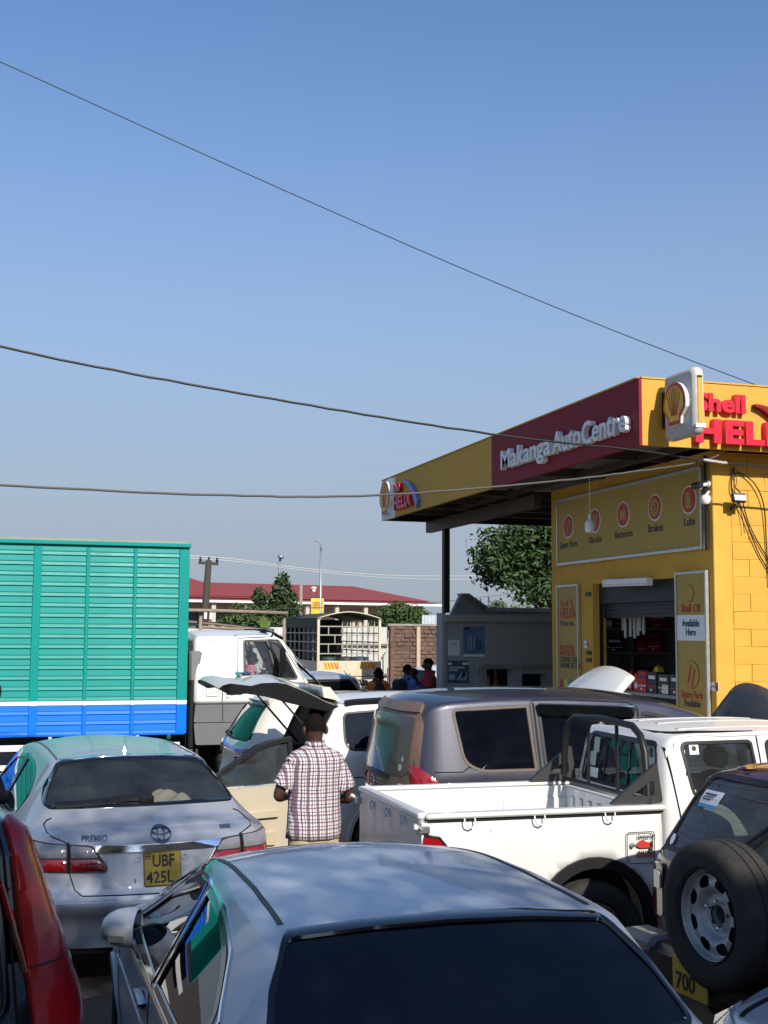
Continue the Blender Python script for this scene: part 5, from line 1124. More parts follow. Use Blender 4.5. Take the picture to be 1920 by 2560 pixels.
for sd in (1, -1):
    b.window([(X0+.16, 1.605), (X0+.70, 1.61), (X0+.74, 1.235), (X0+.22, 1.235)], 'S', sd, g_clear, .028, black, [.05, .03, .03, .08], trim=([(X0+.13, 1.65), (X0+.70, 1.655)], .012, False) if sd > 0 else None)
    b.window([(X0+.82, 1.61), (X0+1.3, 1.60), (X0+1.84, 1.22), (X0+.84, 1.225)], 'S', sd, g_clear, .028, black, .04)
    b.gap([(X0+.05, 1.66), (X0+.09, 1.2), (X0+.14, .9), (X0+.15, .55)], 'S', sd, .012); b.gap([(X0+.75, 1.655), (X0+.78, 1.2), (X0+.78, .5)], 'S', sd, .012); b.gap([(X0+1.9, 1.15), (X0+1.85, .5)], 'S', sd)
    b.gap([(X0+.05, 1.66), (X0+.3, 1.672), (X0+.75, 1.672)], 'S', sd, .010)
    mirror_unit(b, X0+1.75, sd*.86, 1.3, sd, black, 1.2, False)
    b.strip('roof_gutter', [(X0+.06, .60*sd), (X0+.5, .615*sd), (X0+1.4, .61*sd)], 'T', 0, .02, pw, h=.008)
b.window([(-.50, 1.595), (.50, 1.595), (.565, 1.255), (-.565, 1.255)], 'R', 0, g_clear, .035, black, [.07, .07, .05, .05])
b.window([(-.55, 1.58), (.55, 1.58), (.61, 1.24), (-.61, 1.24)], 'F', 0, g_clear, .04, black, .05)
b.strip('glass_rail', [(.17, 1.6), (.18, 1.25)], 'R', 0, .016, black, h=.004); b.strip('glass_rail', [(-.17, 1.6), (-.18, 1.25)], 'R', 0, .016, black, h=.004)
for i in range(4): b.strip('roof_rib', [(X0+.25, -.42+i*.28), (X0+1.2, -.42+i*.28)], 'T', 0, .05, pw, h=.004)
stg = pm('sticker_green', (.45, .52, .46), .6)
for (y0, y1, z0, z1, m_) in ((.40, .30, 1.46, 1.57, stg), (.45, .34, 1.36, 1.46, stg), (.44, .28, 1.275, 1.345, white_p), (-.42, -.50, 1.28, 1.5, stg)): b.patch('window_sticker', [(y0, z0), (y1, z0), (y1, z1), (y0, z1)], 'R', 0, m_, off=.0, wall=0)
for (x0, z0) in ((X0+.22, 1.53),): b.patch('window_sticker', [(x0, z0), (x0+.07, z0), (x0+.07, z0+.07), (x0, z0+.07)], 'S', -1, white_p, off=.0, wall=0); b.patch('sticker_print', ellipse(x0+.035, z0+.04, .018, n=12), 'S', -1, blackT, off=.001, wall=0)
interior(b, X0+.15, X0+1.9, .6, .66, pm('seat_dark', (.05, .05, .055), .8), (X0+1.2, X0+.4), X0+1.65, -.34)
b.finish(pw, 'cab')
# sport bar
hoop = [(1.60, HW-.06, RZ), (1.60, HW-.10, 1.55), (1.60, HW-.16, 1.66), (1.60, HW-.27, 1.715), (1.60, 0, 1.735), (1.60, -HW+.27, 1.715), (1.60, -HW+.16, 1.66), (1.60, -HW+.10, 1.55), (1.60, -HW+.06, RZ)]
sb = MB().tube(hoop, .025, 12).build('sport_bar', black, t, True, 60)
for y in (.22, -.22): MB().tube([(1.60, y, 1.72), (1.60, y*1.05, RZ+.02)], .014, 8).build('upright', black, sb, True, 60)
MB().tube([(1.60, HW-.08, RZ+.02), (1.60, -HW+.08, RZ+.02)], .018, 8).build('cross_bar', black, sb, True, 60)
for sd in (1, -1):
    o_ = rounded([(1.31, RZ+.005), (1.70, RZ+.005), (1.66, 1.49)], [.02, .03, .03]); i_ = rounded([(1.46, RZ+.055), (1.64, RZ+.055), (1.63, 1.38)], .03)
    n = len(o_); m_ = len(i_)
    # plate with a triangular hole, as a strip between the two outlines
    oo = resample(o_, .04, True); ii = np.array([i_[int(np.argmin([np.hypot(*(np.array(q)-p)) for q in i_]))] for p in oo]); v = []; 
    for y in (sd*(HW-.06)-.018, sd*(HW-.06)+.018): v += [(p[0], y, p[1]) for p in oo]+[(p[0], y, p[1]) for p in ii]
    k = len(oo); f = []
    for i in range(k):
        j = (i+1) % k; f += [(i, j, k+j, k+i), (2*k+i, 3*k+i, 3*k+j, 2*k+j), (i, 2*k+i, 2*k+j, j), (k+i, k+j, 3*k+j, 3*k+i)]
    MB().add(v, f).build('gusset', pm('bar_black', (.03, .03, .03), .5), sb, fix=True)

# ---------- white SUV with tailgate and bonnet raised
def suv_keys(L, w, H, zbelt, over=None):
    d = rk(L, base_keys(L, w, .3), dict(
        zt=[(0, H-.16), (.05, H-.09), (.15, H-.05), (.4, H-.02), (1.3, H), (2.2, H-.02), (2.55, H-.09), (3.2, zbelt+.05), (L-.4, zbelt-.08), (L-.1, zbelt-.25), (L, zbelt-.4)],
        zb=[(0, zbelt), (1, zbelt+.0), (3.1, zbelt-.04), (L-.4, zbelt-.16), (L, .6)],
        re=[(0, .05), (.3, .07), (2.4, .07), (3.2, .05), (L, .05)],
        wt=[(0, .58), (.1, .63), (.4, .65), (2.2, .645), (2.5, .64), (3.2, .72), (L-.4, .68), (L, .46)]))
    if over: d.update(over)
    return d
t = thing('white_suv', 'white off-roader with black roof rails, tailgate and bonnet raised', 'suv', (2.72, 12.42, 0), 0)
L, w = 4.5, .89
K = suv_keys(L, w, 1.72, 1.14)
b = Body(t, K, L, warp=lambda x, y, z: x+np.where(x < .9, (np.clip(z-1.05, 0, 1)*.42+.10*(y/.88)**2)*(1-x/.9), 0)-np.where(x > L-.8, .2*(y/.85)**2*((x-L+.8)/.8), 0)); b.paint = whiteP
for sd in (1, -1):
    b.window([(.42, 1.545), (.95, 1.58), (.98, 1.22), (.40, 1.20)], 'S', sd, g_back, .026, black, [.06, .03, .03, .12])
    b.window([(1.06, 1.585), (1.9, 1.585), (1.92, 1.19), (1.08, 1.20)], 'S', sd, g_dark, .03, black, .04); b.window([(1.98, 1.58), (2.4, 1.54), (2.95, 1.18), (2.0, 1.18)], 'S', sd, g_dark, .03, black, .04)
    b.gap([(.3, .94), (1.0, .96), (1.03, 1.2)], 'S', sd); b.gap([(1.03, 1.6), (1.02, .9), (1.2, .45)], 'S', sd); b.gap([(1.95, 1.2), (1.95, .45)], 'S', sd)
    b.strip('roof_rail', [(.45, .62*sd), (1.2, .635*sd), (2.4, .62*sd)], 'T', 0, .05, black, h=.045, base=.0)
    b.strip('side_seam', [(.25, 1.62), (1.2, 1.655), (2.3, 1.62)], 'S', sd, .02, whiteP, h=.01)
    b.arch(.85, .36, .39, fmat=whiteP, sides=(sd,)); b.arch(3.55, .36, .39, fmat=whiteP, sides=(sd,))
    for x in (.85, 3.55): wheel(t, x, sd*.76, .35, .35, .22, side=sd)
    b.patch('tail_light', rounded([(sd*.86, 1.12), (sd*.68, 1.10), (sd*.70, .88), (sd*.86, .9)], .03), 'R', 0, redlens, off=.015, wall=.02)
op = rounded([(-.60, 1.60), (.60, 1.60), (.70, 1.1), (.72, .72), (-.72, .72), (-.70, 1.1)], .06)
b.hole(op, 'R', 0); b.strip('opening_seal', op, 'R', 0, .06, black, h=.012, closed=True, step=.05)
b.window([(-.60, 1.56), (.60, 1.56), (.68, 1.22), (-.68, 1.22)], 'F', 0, g_tint, .05, black, .05)
interior(b, .1, 2.9, .75, .62, pm('seat_grey', (.28, .29, .26), .8) if False else darkin, (2.1, 1.2), 2.75, -.36)
for sd in (1, -1): box('load_trim', .2, 1.1, min(sd*.74, sd*.78), max(sd*.74, sd*.78), .62, 1.12, darkin, t)
MB().tube([(.95, .3, 1.71), (.86, .3, 1.73), (.68, .3, 1.93)], [.02, .012, .004], 6).build('antenna', black, t)
# raised tailgate: profile from the hinge outwards
prof_o = [(.40, 1.655), (.26, 1.70), (.05, 1.80), (-.16, 1.885), (-.27, 1.905), (-.42, 1.90), (-.58, 1.875), (-.70, 1.89), (-.78, 1.90), (-.84, 1.88), (-.88, 1.85)]
prof_i = [(.40, 1.60), (.24, 1.62), (.0, 1.67), (-.2, 1.72), (-.34, 1.765), (-.5, 1.79), (-.62, 1.80), (-.72, 1.79), (-.77, 1.785), (-.82, 1.81), (-.875, 1.84)]
def gate(prof, mat, name, parent, lo=0, hi=None, dy=0.):
    pr = prof[lo:hi]; n = 14; v = []
    for i, (x, z) in enumerate(pr):
        hw = .62+.14*min(1, (i+lo)/4)-(.06 if i+lo >= len(prof)-2 else 0)
        for j in range(n):
            q = j/(n-1)*2-1; v.append((x+.06*q*q*(1 if i+lo > 5 else 0), q*(hw-dy), z-.05*q*q))
    f = [(i*n+j, (i+1)*n+j, (i+1)*n+j+1, i*n+j+1) for i in range(len(pr)-1) for j in range(n-1)]
    return mesh(name, v, f, mat, parent, True)
gt = gate(prof_o, pearl, 'raised_tailgate', t); gate(prof_i, black, 'inner_trim', gt, dy=.02)
n = 14
v = []; f = []
for i in range(11):
    hw = .62+.14*min(1, i/4)-(.06 if i >= 9 else 0)
    for q in (-1, 1):
        dx_ = .06*(1 if i > 5 else 0); v += [(prof_o[i][0]+dx_, q*hw, prof_o[i][1]-.05), (prof_i[i][0]+dx_, q*(hw-.02), prof_i[i][1]-.05)]
for i in range(10): a, c = i*4, (i+1)*4; f += [(a, c, c+1, a+1), (a+2, a+3, c+3, c+2)]
e_ = [q for i, q in enumerate(f) if i % 2 == 0], [q for i, q in enumerate(f) if i % 2]
for ff in e_:
    o = mesh('gate_edge', v, ff, black, gt, True, 40); bm = bmesh.new(); bm.from_mesh(o.data); bmesh.ops.delete(bm, geom=[q for q in bm.verts if not q.link_faces], context='VERTS'); bm.to_mesh(o.data); bm.free()
# pane and spoiler on the gate
v = []; n = 12
for i, (x, z) in enumerate(((.30, 1.74), (.18, 1.80), (.02, 1.845), (-.12, 1.885), (-.2, 1.905))):
    for j in range(n): q = j/(n-1)*2-1; v.append((x, q*(.54+.02*i), z-.03*q*q))
mesh('gate_glass', v, [(i*n+j, (i+1)*n+j, (i+1)*n+j+1, i*n+j+1) for i in range(4) for j in range(n-1)], glassm('glass_green', (.16, .22, .2), film=(.10, .14, .13), filmf=.2), gt, True)
MB().prism([(.42, 1.66), (.30, 1.80), (.22, 1.80), (.24, 1.70)], 'y', -.6, .6).build('spoiler', pearl, gt, fix=True)
MB().box(-.1, -.5+.02, -.12, .12, 1.92, 1.955, .01) if False else MB().box(-.52, -.40, -.16, .16, 1.885, 1.935, .015).build('handle_bar', chrome, gt, True, 40)
for sd in (1, -1): MB().tube([(.28, sd*.70, 1.15), (.0, sd*.68, 1.46), (-.25, sd*.66, 1.74)], [.012, .012, .008], 7).build('gas_strut', black, gt)
# raised bonnet, white
v = []; n = 12
for i in range(8):
    s = i/7; xx = 3.05+.62*s; zz = 1.24+.74*s-.25*s*s+.1
    for j in range(n): q = j/(n-1)*2-1; v.append((xx, q*(.70-.12*s**3), zz+.14*s-.10*q*q*(1-.0*s)))
bo = mesh('raised_bonnet', v, [(i*n+j, (i+1)*n+j, (i+1)*n+j+1, i*n+j+1) for i in range(7) for j in range(n-1)], whiteP, t, True); md = bo.modifiers.new('thick', 'SOLIDIFY'); md.thickness = .03; md.offset = 0
MB().tube([(3.9, .5, 1.0), (3.45, .5, 1.65)], .008, 6).build('bonnet_stay', steel, t)
b.finish(whiteP)

# ---------- pale SUV beyond it, closed tailgate with wiper
t = thing('pale_suv', 'cream white off-roader with sloping rear window seen beyond the open car door', 'suv', (2.50, 14.65, 0), 0)
L, w = 4.4, .89
K = suv_keys(L, w, 1.62, 1.10)
b = Body(t, K, L, warp=lambda x, y, z: x+np.where(x < .9, (np.clip(z-1.02, 0, 1)*.62+.10*(y/.88)**2-.05*np.exp(-((z-.6)/.12)**2))*(1-x/.9), 0)-np.where(x > L-.8, .2*(y/.85)**2*((x-L+.8)/.8), 0)); b.paint = pearl
for sd in (1, -1):
    b.window([(.72, 1.47), (1.2, 1.5), (1.22, 1.16), (.66, 1.14)], 'S', sd, g_back, .026, black, .05); b.window([(1.28, 1.5), (2.35, 1.47), (2.95, 1.15), (1.3, 1.15)], 'S', sd, g_dark, .03, black, .05)
    b.arch(.85, .36, .38, fmat=pearl, sides=(sd,)); b.arch(3.5, .36, .38, fmat=pearl, sides=(sd,))
    for x in (.85, 3.5): wheel(t, x, sd*.76, .35, .35, .22, side=sd)
    lm = b.patch('tail_light', rounded([(sd*.86, 1.02), (sd*.44, .99), (sd*.40, .90), (sd*.60, .83), (sd*.86, .86)], .05), 'R', 0, redlens, off=.015, wall=.02, dome=.01); b.patch('clear_lens', ellipse(sd*.66, .93, .06, .045, 18), 'R', 0, clearlens, off=.028, wall=.012, parent=lm)
    b.patch('reflector', ellipse(sd*.6, .74, .03, .012, 12), 'R', 0, clearlens, off=.006, wall=.006)
b.window([(-.56, 1.47), (.56, 1.47), (.70, 1.10), (-.70, 1.10)], 'R', 0, g_dark, .03, black, .06)
b.window([(-.56, 1.47), (.56, 1.47), (.66, 1.18), (-.66, 1.18)], 'F', 0, g_tint, .05, black, .05)
b.patch('spoiler', rounded([(-.60, 1.49), (.60, 1.49), (.56, 1.56), (-.56, 1.56)], .03), 'R', 0, pearl, off=.07, wall=.08, step=.08)
wiper(b, [(.05, 1.11), (.25, 1.14), (.55, 1.10)], 'R', 0, None, .03)
b.gap([(.72, .6), (.72, 1.08), (.6, 1.1)], 'R'); b.patch('plate_recess', rounded([(-.3, .82), (.3, .82), (.3, .66), (-.3, .66)], .03), 'R', 0, pm('pearl_inset', (.60, .57, .49), .4), off=.003, wall=0)
interior(b, .5, 2.8, .72, .55, darkin, (2.0, 1.2), 2.65, -.36); b.finish(pearl)

# ---------- dark vehicle at the left edge with tall red tail lamp
t = thing('black_suv', 'black off-roader at the left edge with tall red tail light', 'suv', (-.475, 3.92, 0), R(114))
L, w = 4.5, .945
K = suv_keys(L, w, 1.80, 1.10, dict(zt=[(0, 1.66), (.04, 1.73), (.12, 1.765), (.4, 1.79), (1.3, 1.80), (2.3, 1.77), (2.6, 1.68), (3.3, 1.15), (4.1, 1.02), (4.4, .85), (4.5, .7)], wt=[(0, .62), (.1, .68), (.4, .70), (2.3, .69), (2.6, .68), (3.3, .75), (4.1, .70), (4.5, .5)]))
b = Body(t, K, L, warp=lambda x, y, z: x+np.where(x < .9, (np.clip(z-1.0, 0, 1)*.16+.10*(y/.94)**2)*(1-x/.9), 0)-np.where(x > L-.8, .2*(y/.9)**2*((x-L+.8)/.8), 0)); b.paint = darkP
for sd in (1, -1):
    lm = b.patch('tail_light', rounded([(sd*.735, 1.70), (sd*.60, 1.715), (sd*.615, 1.45), (sd*.645, 1.18), (sd*.675, .88), (sd*.905, .88), (sd*.885, 1.18), (sd*.815, 1.45)], .03), 'R', 0, pm('red_lens_tall', (.36, .005, .007), .25, coat=.5, var=.4, vs=5), off=.015, wall=.03, step=.03, dome=.012)
    b.strip('lens_seam', [(sd*.64, 1.255), (sd*.87, 1.26)], 'R', 0, .008, black, h=.03, parent=lm); b.strip('lens_edge', [(sd*.745, 1.70), (sd*.815, 1.45), (sd*.885, 1.18), (sd*.905, .88)], 'R', 0, .01, pm('lens_rim', (.22, .06, .04), .2, coat=1.), h=.016, parent=lm)
    b.window([(.35, 1.66), (1.1, 1.68), (1.1, 1.16), (.3, 1.16)], 'S', sd, g_back, .03, black, .05); b.window([(1.18, 1.68), (2.3, 1.65), (3.0, 1.16), (1.18, 1.15)], 'S', sd, g_back, .03, black, .05)
    b.arch(.9, .38, .40, fmat=black, sides=(sd,)); b.arch(3.6, .38, .40, fmat=black, sides=(sd,))
    for x in (.9, 3.6): wheel(t, x, sd*.80, .37, .37, .24, side=sd)
b.window([(-.53, 1.66), (.53, 1.66), (.56, 1.12), (-.56, 1.12)], 'R', 0, g_back, .05, blackgloss, .06)
b.window([(-.60, 1.62), (.60, 1.62), (.70, 1.24), (-.70, 1.24)], 'F', 0, g_dark, .05, black, .05)
b.gap([(.62, .6), (.60, 1.1), (.57, 1.68)], 'R'); b.gap([(-.62, .6), (-.60, 1.1), (-.57, 1.68)], 'R')
interior(b, .4, 3, .8, .6, darkin, (2.2, 1.3), 2.8, -.4)
MB().tube([(.15, -.36, 1.76), (.02, -.40, 1.92), (-.02, -.415, 2.1)], .014, 7).build('mirror_stalk', black, t, True)
MB().lathe([(0, -.03), (.03, -.028), (.042, -.01), (.042, .01), (.03, .03), (0, .035)], 18, 'x', (-.03, -.43, 2.155)).build('rear_view_mirror', black, t, True, 50)
MB().tube([(.25, -.62, 1.77), (.3, -.62, 1.83), (1.8, -.62, 1.85), (1.9, -.62, 1.79)], .018, 7).build('roof_rail', black, t, True); MB().tube([(.25, .62, 1.77), (.3, .62, 1.83), (1.8, .62, 1.85), (1.9, .62, 1.79)], .018, 7).build('roof_rail', black, t, True)
b.finish(darkP)

# ---------- silver car nosing in at the lower right
t = thing('silver_car', 'silver car with chrome grille nosing in at the lower right corner', 'car', (7.28, 3.84, 0), R(180))
L, w = 4.6, .87
K = rk(L, base_keys(L, w), dict(
    ws=[(0, w-.12), (.5, w-.05), (L-.3, w-.05), (L-.1, w-.1), (L, w-.16)], wm=[(0, w-.1), (.4, w), (L-.4, w), (L-.15, w-.04), (L-.04, w-.09), (L, w-.13)], wb=[(0, w-.12), (.4, w-.01), (L-.4, w-.015), (L-.15, w-.06), (L-.04, w-.11), (L, w-.15)],
    zt=[(0, .95), (.12, 1.04), (.5, 1.08), (1.15, 1.40), (2.0, 1.46), (2.7, 1.42), (3.0, 1.35), (3.65, 1.02), (4.2, .93), (4.45, .88), (4.55, .85), (4.6, .80)],
    zb=[(0, .90), (1, .97), (3.6, .92), (4.2, .86), (4.6, .76)],
    re=[(0, .04), (.5, .05), (1.6, .08), (3.0, .06), (4.6, .04)],
    wt=[(0, .66), (.5, .68), (1.15, .58), (2.8, .58), (3.1, .6), (3.7, .70), (4.4, .70), (4.6, .66)]))
b = Body(t, K, L, warp=lambda x, y, z: x-np.where(x > L-.9, .22*(np.abs(y)/.87)**2.2*((x-L+.9)/.9), 0)); b.paint = silver
for sd in (1, -1):
    b.window([(3.42, .965), (2.80, 1.31), (2.2, 1.38), (2.14, .985)], 'S', sd, g_dark, .035, blackgloss, .04); b.window([(2.06, .985), (2.11, 1.38), (1.5, 1.34), (1.12, 1.05)], 'S', sd, g_dark, .035, blackgloss, .05)
    lm = b.patch('headlight', rounded([(sd*.42, .80), (sd*.80, .82), (sd*.80, .66), (sd*.46, .62)], .05), 'F', 0, clearlens, off=.015, wall=.03, step=.04, dome=.02)
    b.arch(.92, .32, .335, fmat=silver, sides=(sd,)); b.arch(3.68, .32, .335, fmat=silver, sides=(sd,))
    for x in (.92, 3.68): wheel(t, x, sd*.76, .31, side=sd)
    b.gap([(3.65, .98*1), (4.2, .88), (4.45, .83)], 'S', sd)
gr = b.patch('grille', rounded([(-.36, .80), (.36, .80), (.31, .56), (-.31, .56)], .04), 'F', 0, darkin, off=.01, wall=.0); b.strip('grille_frame', rounded([(-.37, .81), (.37, .81), (.32, .55), (-.32, .55)], .04), 'F', 0, .035, chrome, h=.03, closed=True, step=.04, parent=gr)
for i in range(15): y = -.30+i*.043; b.strip('grille_bar', [(y, .79), (y*.9, .57)], 'F', 0, .012, chrome, h=.022, base=.01, parent=gr)
b.window([(-.57, 1.34), (.57, 1.34), (.68, 1.07), (-.68, 1.07)], 'F', 0, g_dark, .05, blackgloss, .05); b.window([(-.52, 1.38), (.52, 1.38), (.66, 1.12), (-.66, 1.12)], 'R', 0, g_dark, .03, blackgloss, .05)
interior(b, .95, 3.3, .68, .38, darkin, (2.25, 1.3), 2.95, -.36); b.finish(silver)

# ---------- background cars
def small_car(label, name, loc, rz, paint, H=1.5, w=.84, cat='car', L=4.2):
    t = thing(name, label, cat, loc, rz)
    b = Body(t, suv_keys(L, w, H, H*.65), L, warp=lambda x, y, z: x+np.where(x < .9, (np.clip(z-H*.6, 0, 1)*.5+.1*(y/w)**2)*(1-x/.9), 0), dx=.07); b.paint = paint
    for sd in (1, -1):
        b.window([(.55, H-.17), (2.25, H-.15), (2.85, H*.68), (.45, H*.68)], 'S', sd, g_dark, .04, black, .05); b.strip('door_pillar', [(1.5, H*.67), (1.5, H-.12)], 'S', sd, .06, black)
        b.patch('tail_light', rounded([(sd*.8, H*.64), (sd*.62, H*.64), (sd*.64, H*.5), (sd*.8, H*.5)], .03), 'R', 0, redlens, off=.015, wall=.02); b.patch('headlight', rounded([(sd*.7, .82), (sd*.4, .8), (sd*.44, .68), (sd*.7, .7)], .03), 'F', 0, clearlens, off=.015, wall=.02)
        for x in (.8, 3.3): b.arch(x, .33, .35, fmat=paint, sides=(sd,)); wheel(t, x, sd*.74, .32, side=sd)
    b.window([(-.55, H-.15), (.55, H-.15), (.66, H*.69), (-.66, H*.69)], 'R', 0, g_dark, .04, black, .06); b.window([(-.55, H-.16), (.55, H-.16), (.66, H*.74), (-.66, H*.74)], 'F', 0, g_dark, .04, black, .06)
    b.finish(paint); return t
small_car('silver hatchback parked between the lorry cab and the canvas topped lorry', 'silver_hatchback', (5.55, 21.3, 0), R(103), silver, 1.62)
small_car('white car partly hidden behind the standing men by the brick wall', 'white_car', (9.4, 28.6, 0), R(15), whiteP, 1.55)

# ---------- cattle body truck with green and blue side
t = thing('box_truck', 'lorry with tall green ribbed cargo sides, blue skirt and white cab', 'truck', (1.0, 18.6, 0), 0)
P = keep(t)
green = pm('truck_green', (.004, .27, .245), .3, 0., .0, spec=.2, var=.04, vs=1.2, dust=((.012, .17, .15), .35, 1.6)); blueP = pm('truck_blue', (.008, .16, .74), .3, 0., .0, spec=.2, var=.04, vs=1.2); bandw = pm('truck_white', (.72, .73, .72), .4, var=.03)
tarp = pm('truck_tarp', (.33, .36, .28), .8, var=.15, vs=3)
TY, TB = 17.5, 20.0; TX0 = -3.2
posts = [(-2.28, -2.15), (-1.62, -1.55), (-.97, -.92), (-.33, -.28) if False else (-.35, -.30), (.24, .348), (.949, .997), (1.60, 1.647), (2.24, 2.383)]
def slat_mesh(x0, x1, mat):
    pr = [(0, 0), (-.022, .006), (-.022, .012), (-.014, .050), (-.023, .056), (-.025, .060), (-.023, .064), (-.014, .069), (-.006, .134), (0, .1435)]
    v = [(x, TY+.03+a, z) for x in (x0, x1) for a, z in pr]; n = len(pr); f = [(i, i+1, n+i+1, n+i) for i in range(n-1)]+[tuple(range(n))[::-1], tuple(range(n, 2*n))]
    me = bpy.data.meshes.new('slat'); me.from_pydata(v, [], f); me.materials.append(mat); me.update(); return me
for i in range(len(posts)-1):
    x0, x1 = posts[i][1], posts[i+1][0]; mg, mbb = slat_mesh(x0, x1, green), slat_mesh(x0, x1, blueP)
    for k in range(15):
        o = link('slat', mg); P(o); o.location = (0, 0, 1.372+k*.1435)
    for k in range(3):
        o = link('slat', mbb); P(o); o.location = (0, 0, .905+k*.1375)
    P(box('white_band', x0, x1, TY+.012, TY+.04, 1.316, 1.371, bandw))
for x0, x1 in posts:
    P(MB().box(x0, x1, TY-.015, TY+.05, 1.374, 3.50, .006).build('post', green)); P(MB().box(x0, x1, TY-.015, TY+.05, .905, 1.313, .006).build('post', blueP)); P(box('white_band', x0-.0, x1, TY-.0145, TY+.045, 1.314, 1.373, bandw))
P(MB().box(TX0, 2.40, TY-.03, TY+.09, 3.53, 3.585, .008).build('top_rail', green)); P(box('top_board', TX0, 2.383, TY+.031, TY+.06, 3.3, 3.53, green))
P(box('bottom_rail', TX0, 2.36, TY-.01, TY+.06, .895, .908, blueP))
P(box('front_bulkhead', 2.33, 2.383, TY+.051, TB, .95, 3.53, green)); P(box('far_side', TX0, 2.3, TB-.05, TB, .95, 3.53, green)); P(box('cargo_floor', TX0, 2.32, TY+.06, TB-.06, .93, .98, darkin)); P(box('rear_panel', TX0-.03, TX0, TY, TB, .95, 3.53, green))
v = []; n = 20
for x in (TX0, 2.37):
    for j in range(n+1): q = j/n*2-1; v.append((x, (TY+TB)/2+q*(TB-TY)/2*1.0, 3.587+.07*(1-q**6)))
P(mesh('roof_tarp', v, [(j, j+1, n+2+j, n+1+j) for j in range(n)], tarp, None, True))
for x in (.724, 2.143, -.7): P(MB().lathe([(0, -.03), (.03, -.025), (.038, -.005), (.038, .02), (0, .02)], 16, 'y', (x, TY-.0, .862)).build('side_reflector', pm('reflector_green', (.01, .10, .04), .2, coat=1), None, True, 50))
for x in (.532, 1.71, -.65): P(box('guard_hanger', x-.022, x+.022, TY+.0, TY+.03, .71, .9, bandw))
P(MB().box(TX0, 2.3, TY-.005, TY+.035, .70, .785, .006).build('side_guard', bandw)); P(box('side_guard', TX0, 2.3, TY-.004, TY+.03, .45, .52, bandw))
P(box('chassis_rail', TX0, 4.1, 18.2, 18.3, .62, .88, black)); P(box('chassis_rail', TX0, 4.1, 19.2, 19.3, .62, .88, black)); P(box('fuel_tank', .2, 1.4, 17.75, 18.15, .45, .88, darkin))
for x in (-1.8, 3.35):
    for y, sd in ((17.85, -1), (19.65, 1)): o = wheel(None, x, y, .48, .48, .28, side=sd); P(o)
# stack and intake behind the cab
P(MB().box(2.42, 2.60, 17.55, 17.9, 1.62, 2.06, .03).build('air_intake', pm('intake_grey', (.17, .17, .175), .5), None, True, 40)); P(MB().tube([(2.47, 17.6, 1.65), (2.46, 17.6, 1.2), (2.47, 17.62, .7)], .05, 10).build('intake_hose', black, None, True, 60)); P(box('cab_back_frame', 2.40, 2.47, 17.7, 19.5, .7, 2.2, black))
# cab
cabr = t; L, w = 1.86, 1.03
wcab = pm('cab_white', (.74, .75, .73), .33, 0., .6, var=.02, dust=((.5, .48, .44), .2, 2)); gskirt = pm('cab_grey', (.13, .135, .14), .5, var=.06)
CX, CY = 2.49, TY+w+.0
K = dict(zs=[(0, 1.30), (L, 1.30)], zm=[(0, 1.5), (L, 1.45)], zb=[(0, 1.70), (L, 1.55)],
    zt=[(0, 2.26), (.03, 2.315), (.10, 2.345), (.3, 2.36), (1.0, 2.36), (1.18, 2.33), (1.30, 2.24), (1.66, 1.62), (1.78, 1.42), (1.86, 1.36)],
    re=[(0, .06), (.2, .10), (1.1, .10), (1.3, .06), (1.86, .02)], ws=[(0, w-.06), (.06, w-.01), (1.5, w-.01), (1.8, w-.06), (L, w-.12)], wm=[(0, w-.05), (.06, w), (1.5, w), (1.8, w-.06), (L, w-.12)], wb=[(0, w-.06), (.06, w-.01), (1.5, w-.01), (1.75, w-.05), (L, w-.14)], wt=[(0, w-.16), (.06, w-.12), (1.1, w-.12), (1.3, w-.10), (1.66, w-.06), (L, w-.18)])
K2 = dict(K); K2['zt'] = [(a, z) for a, z in K['zt']]
b = Body(cabr, K, L, warp=lambda x, y, z: x); 
off = Vector((CX-t.location.x, CY-t.location.y, 0)); b.paint = wcab
cab0 = set(t.children)
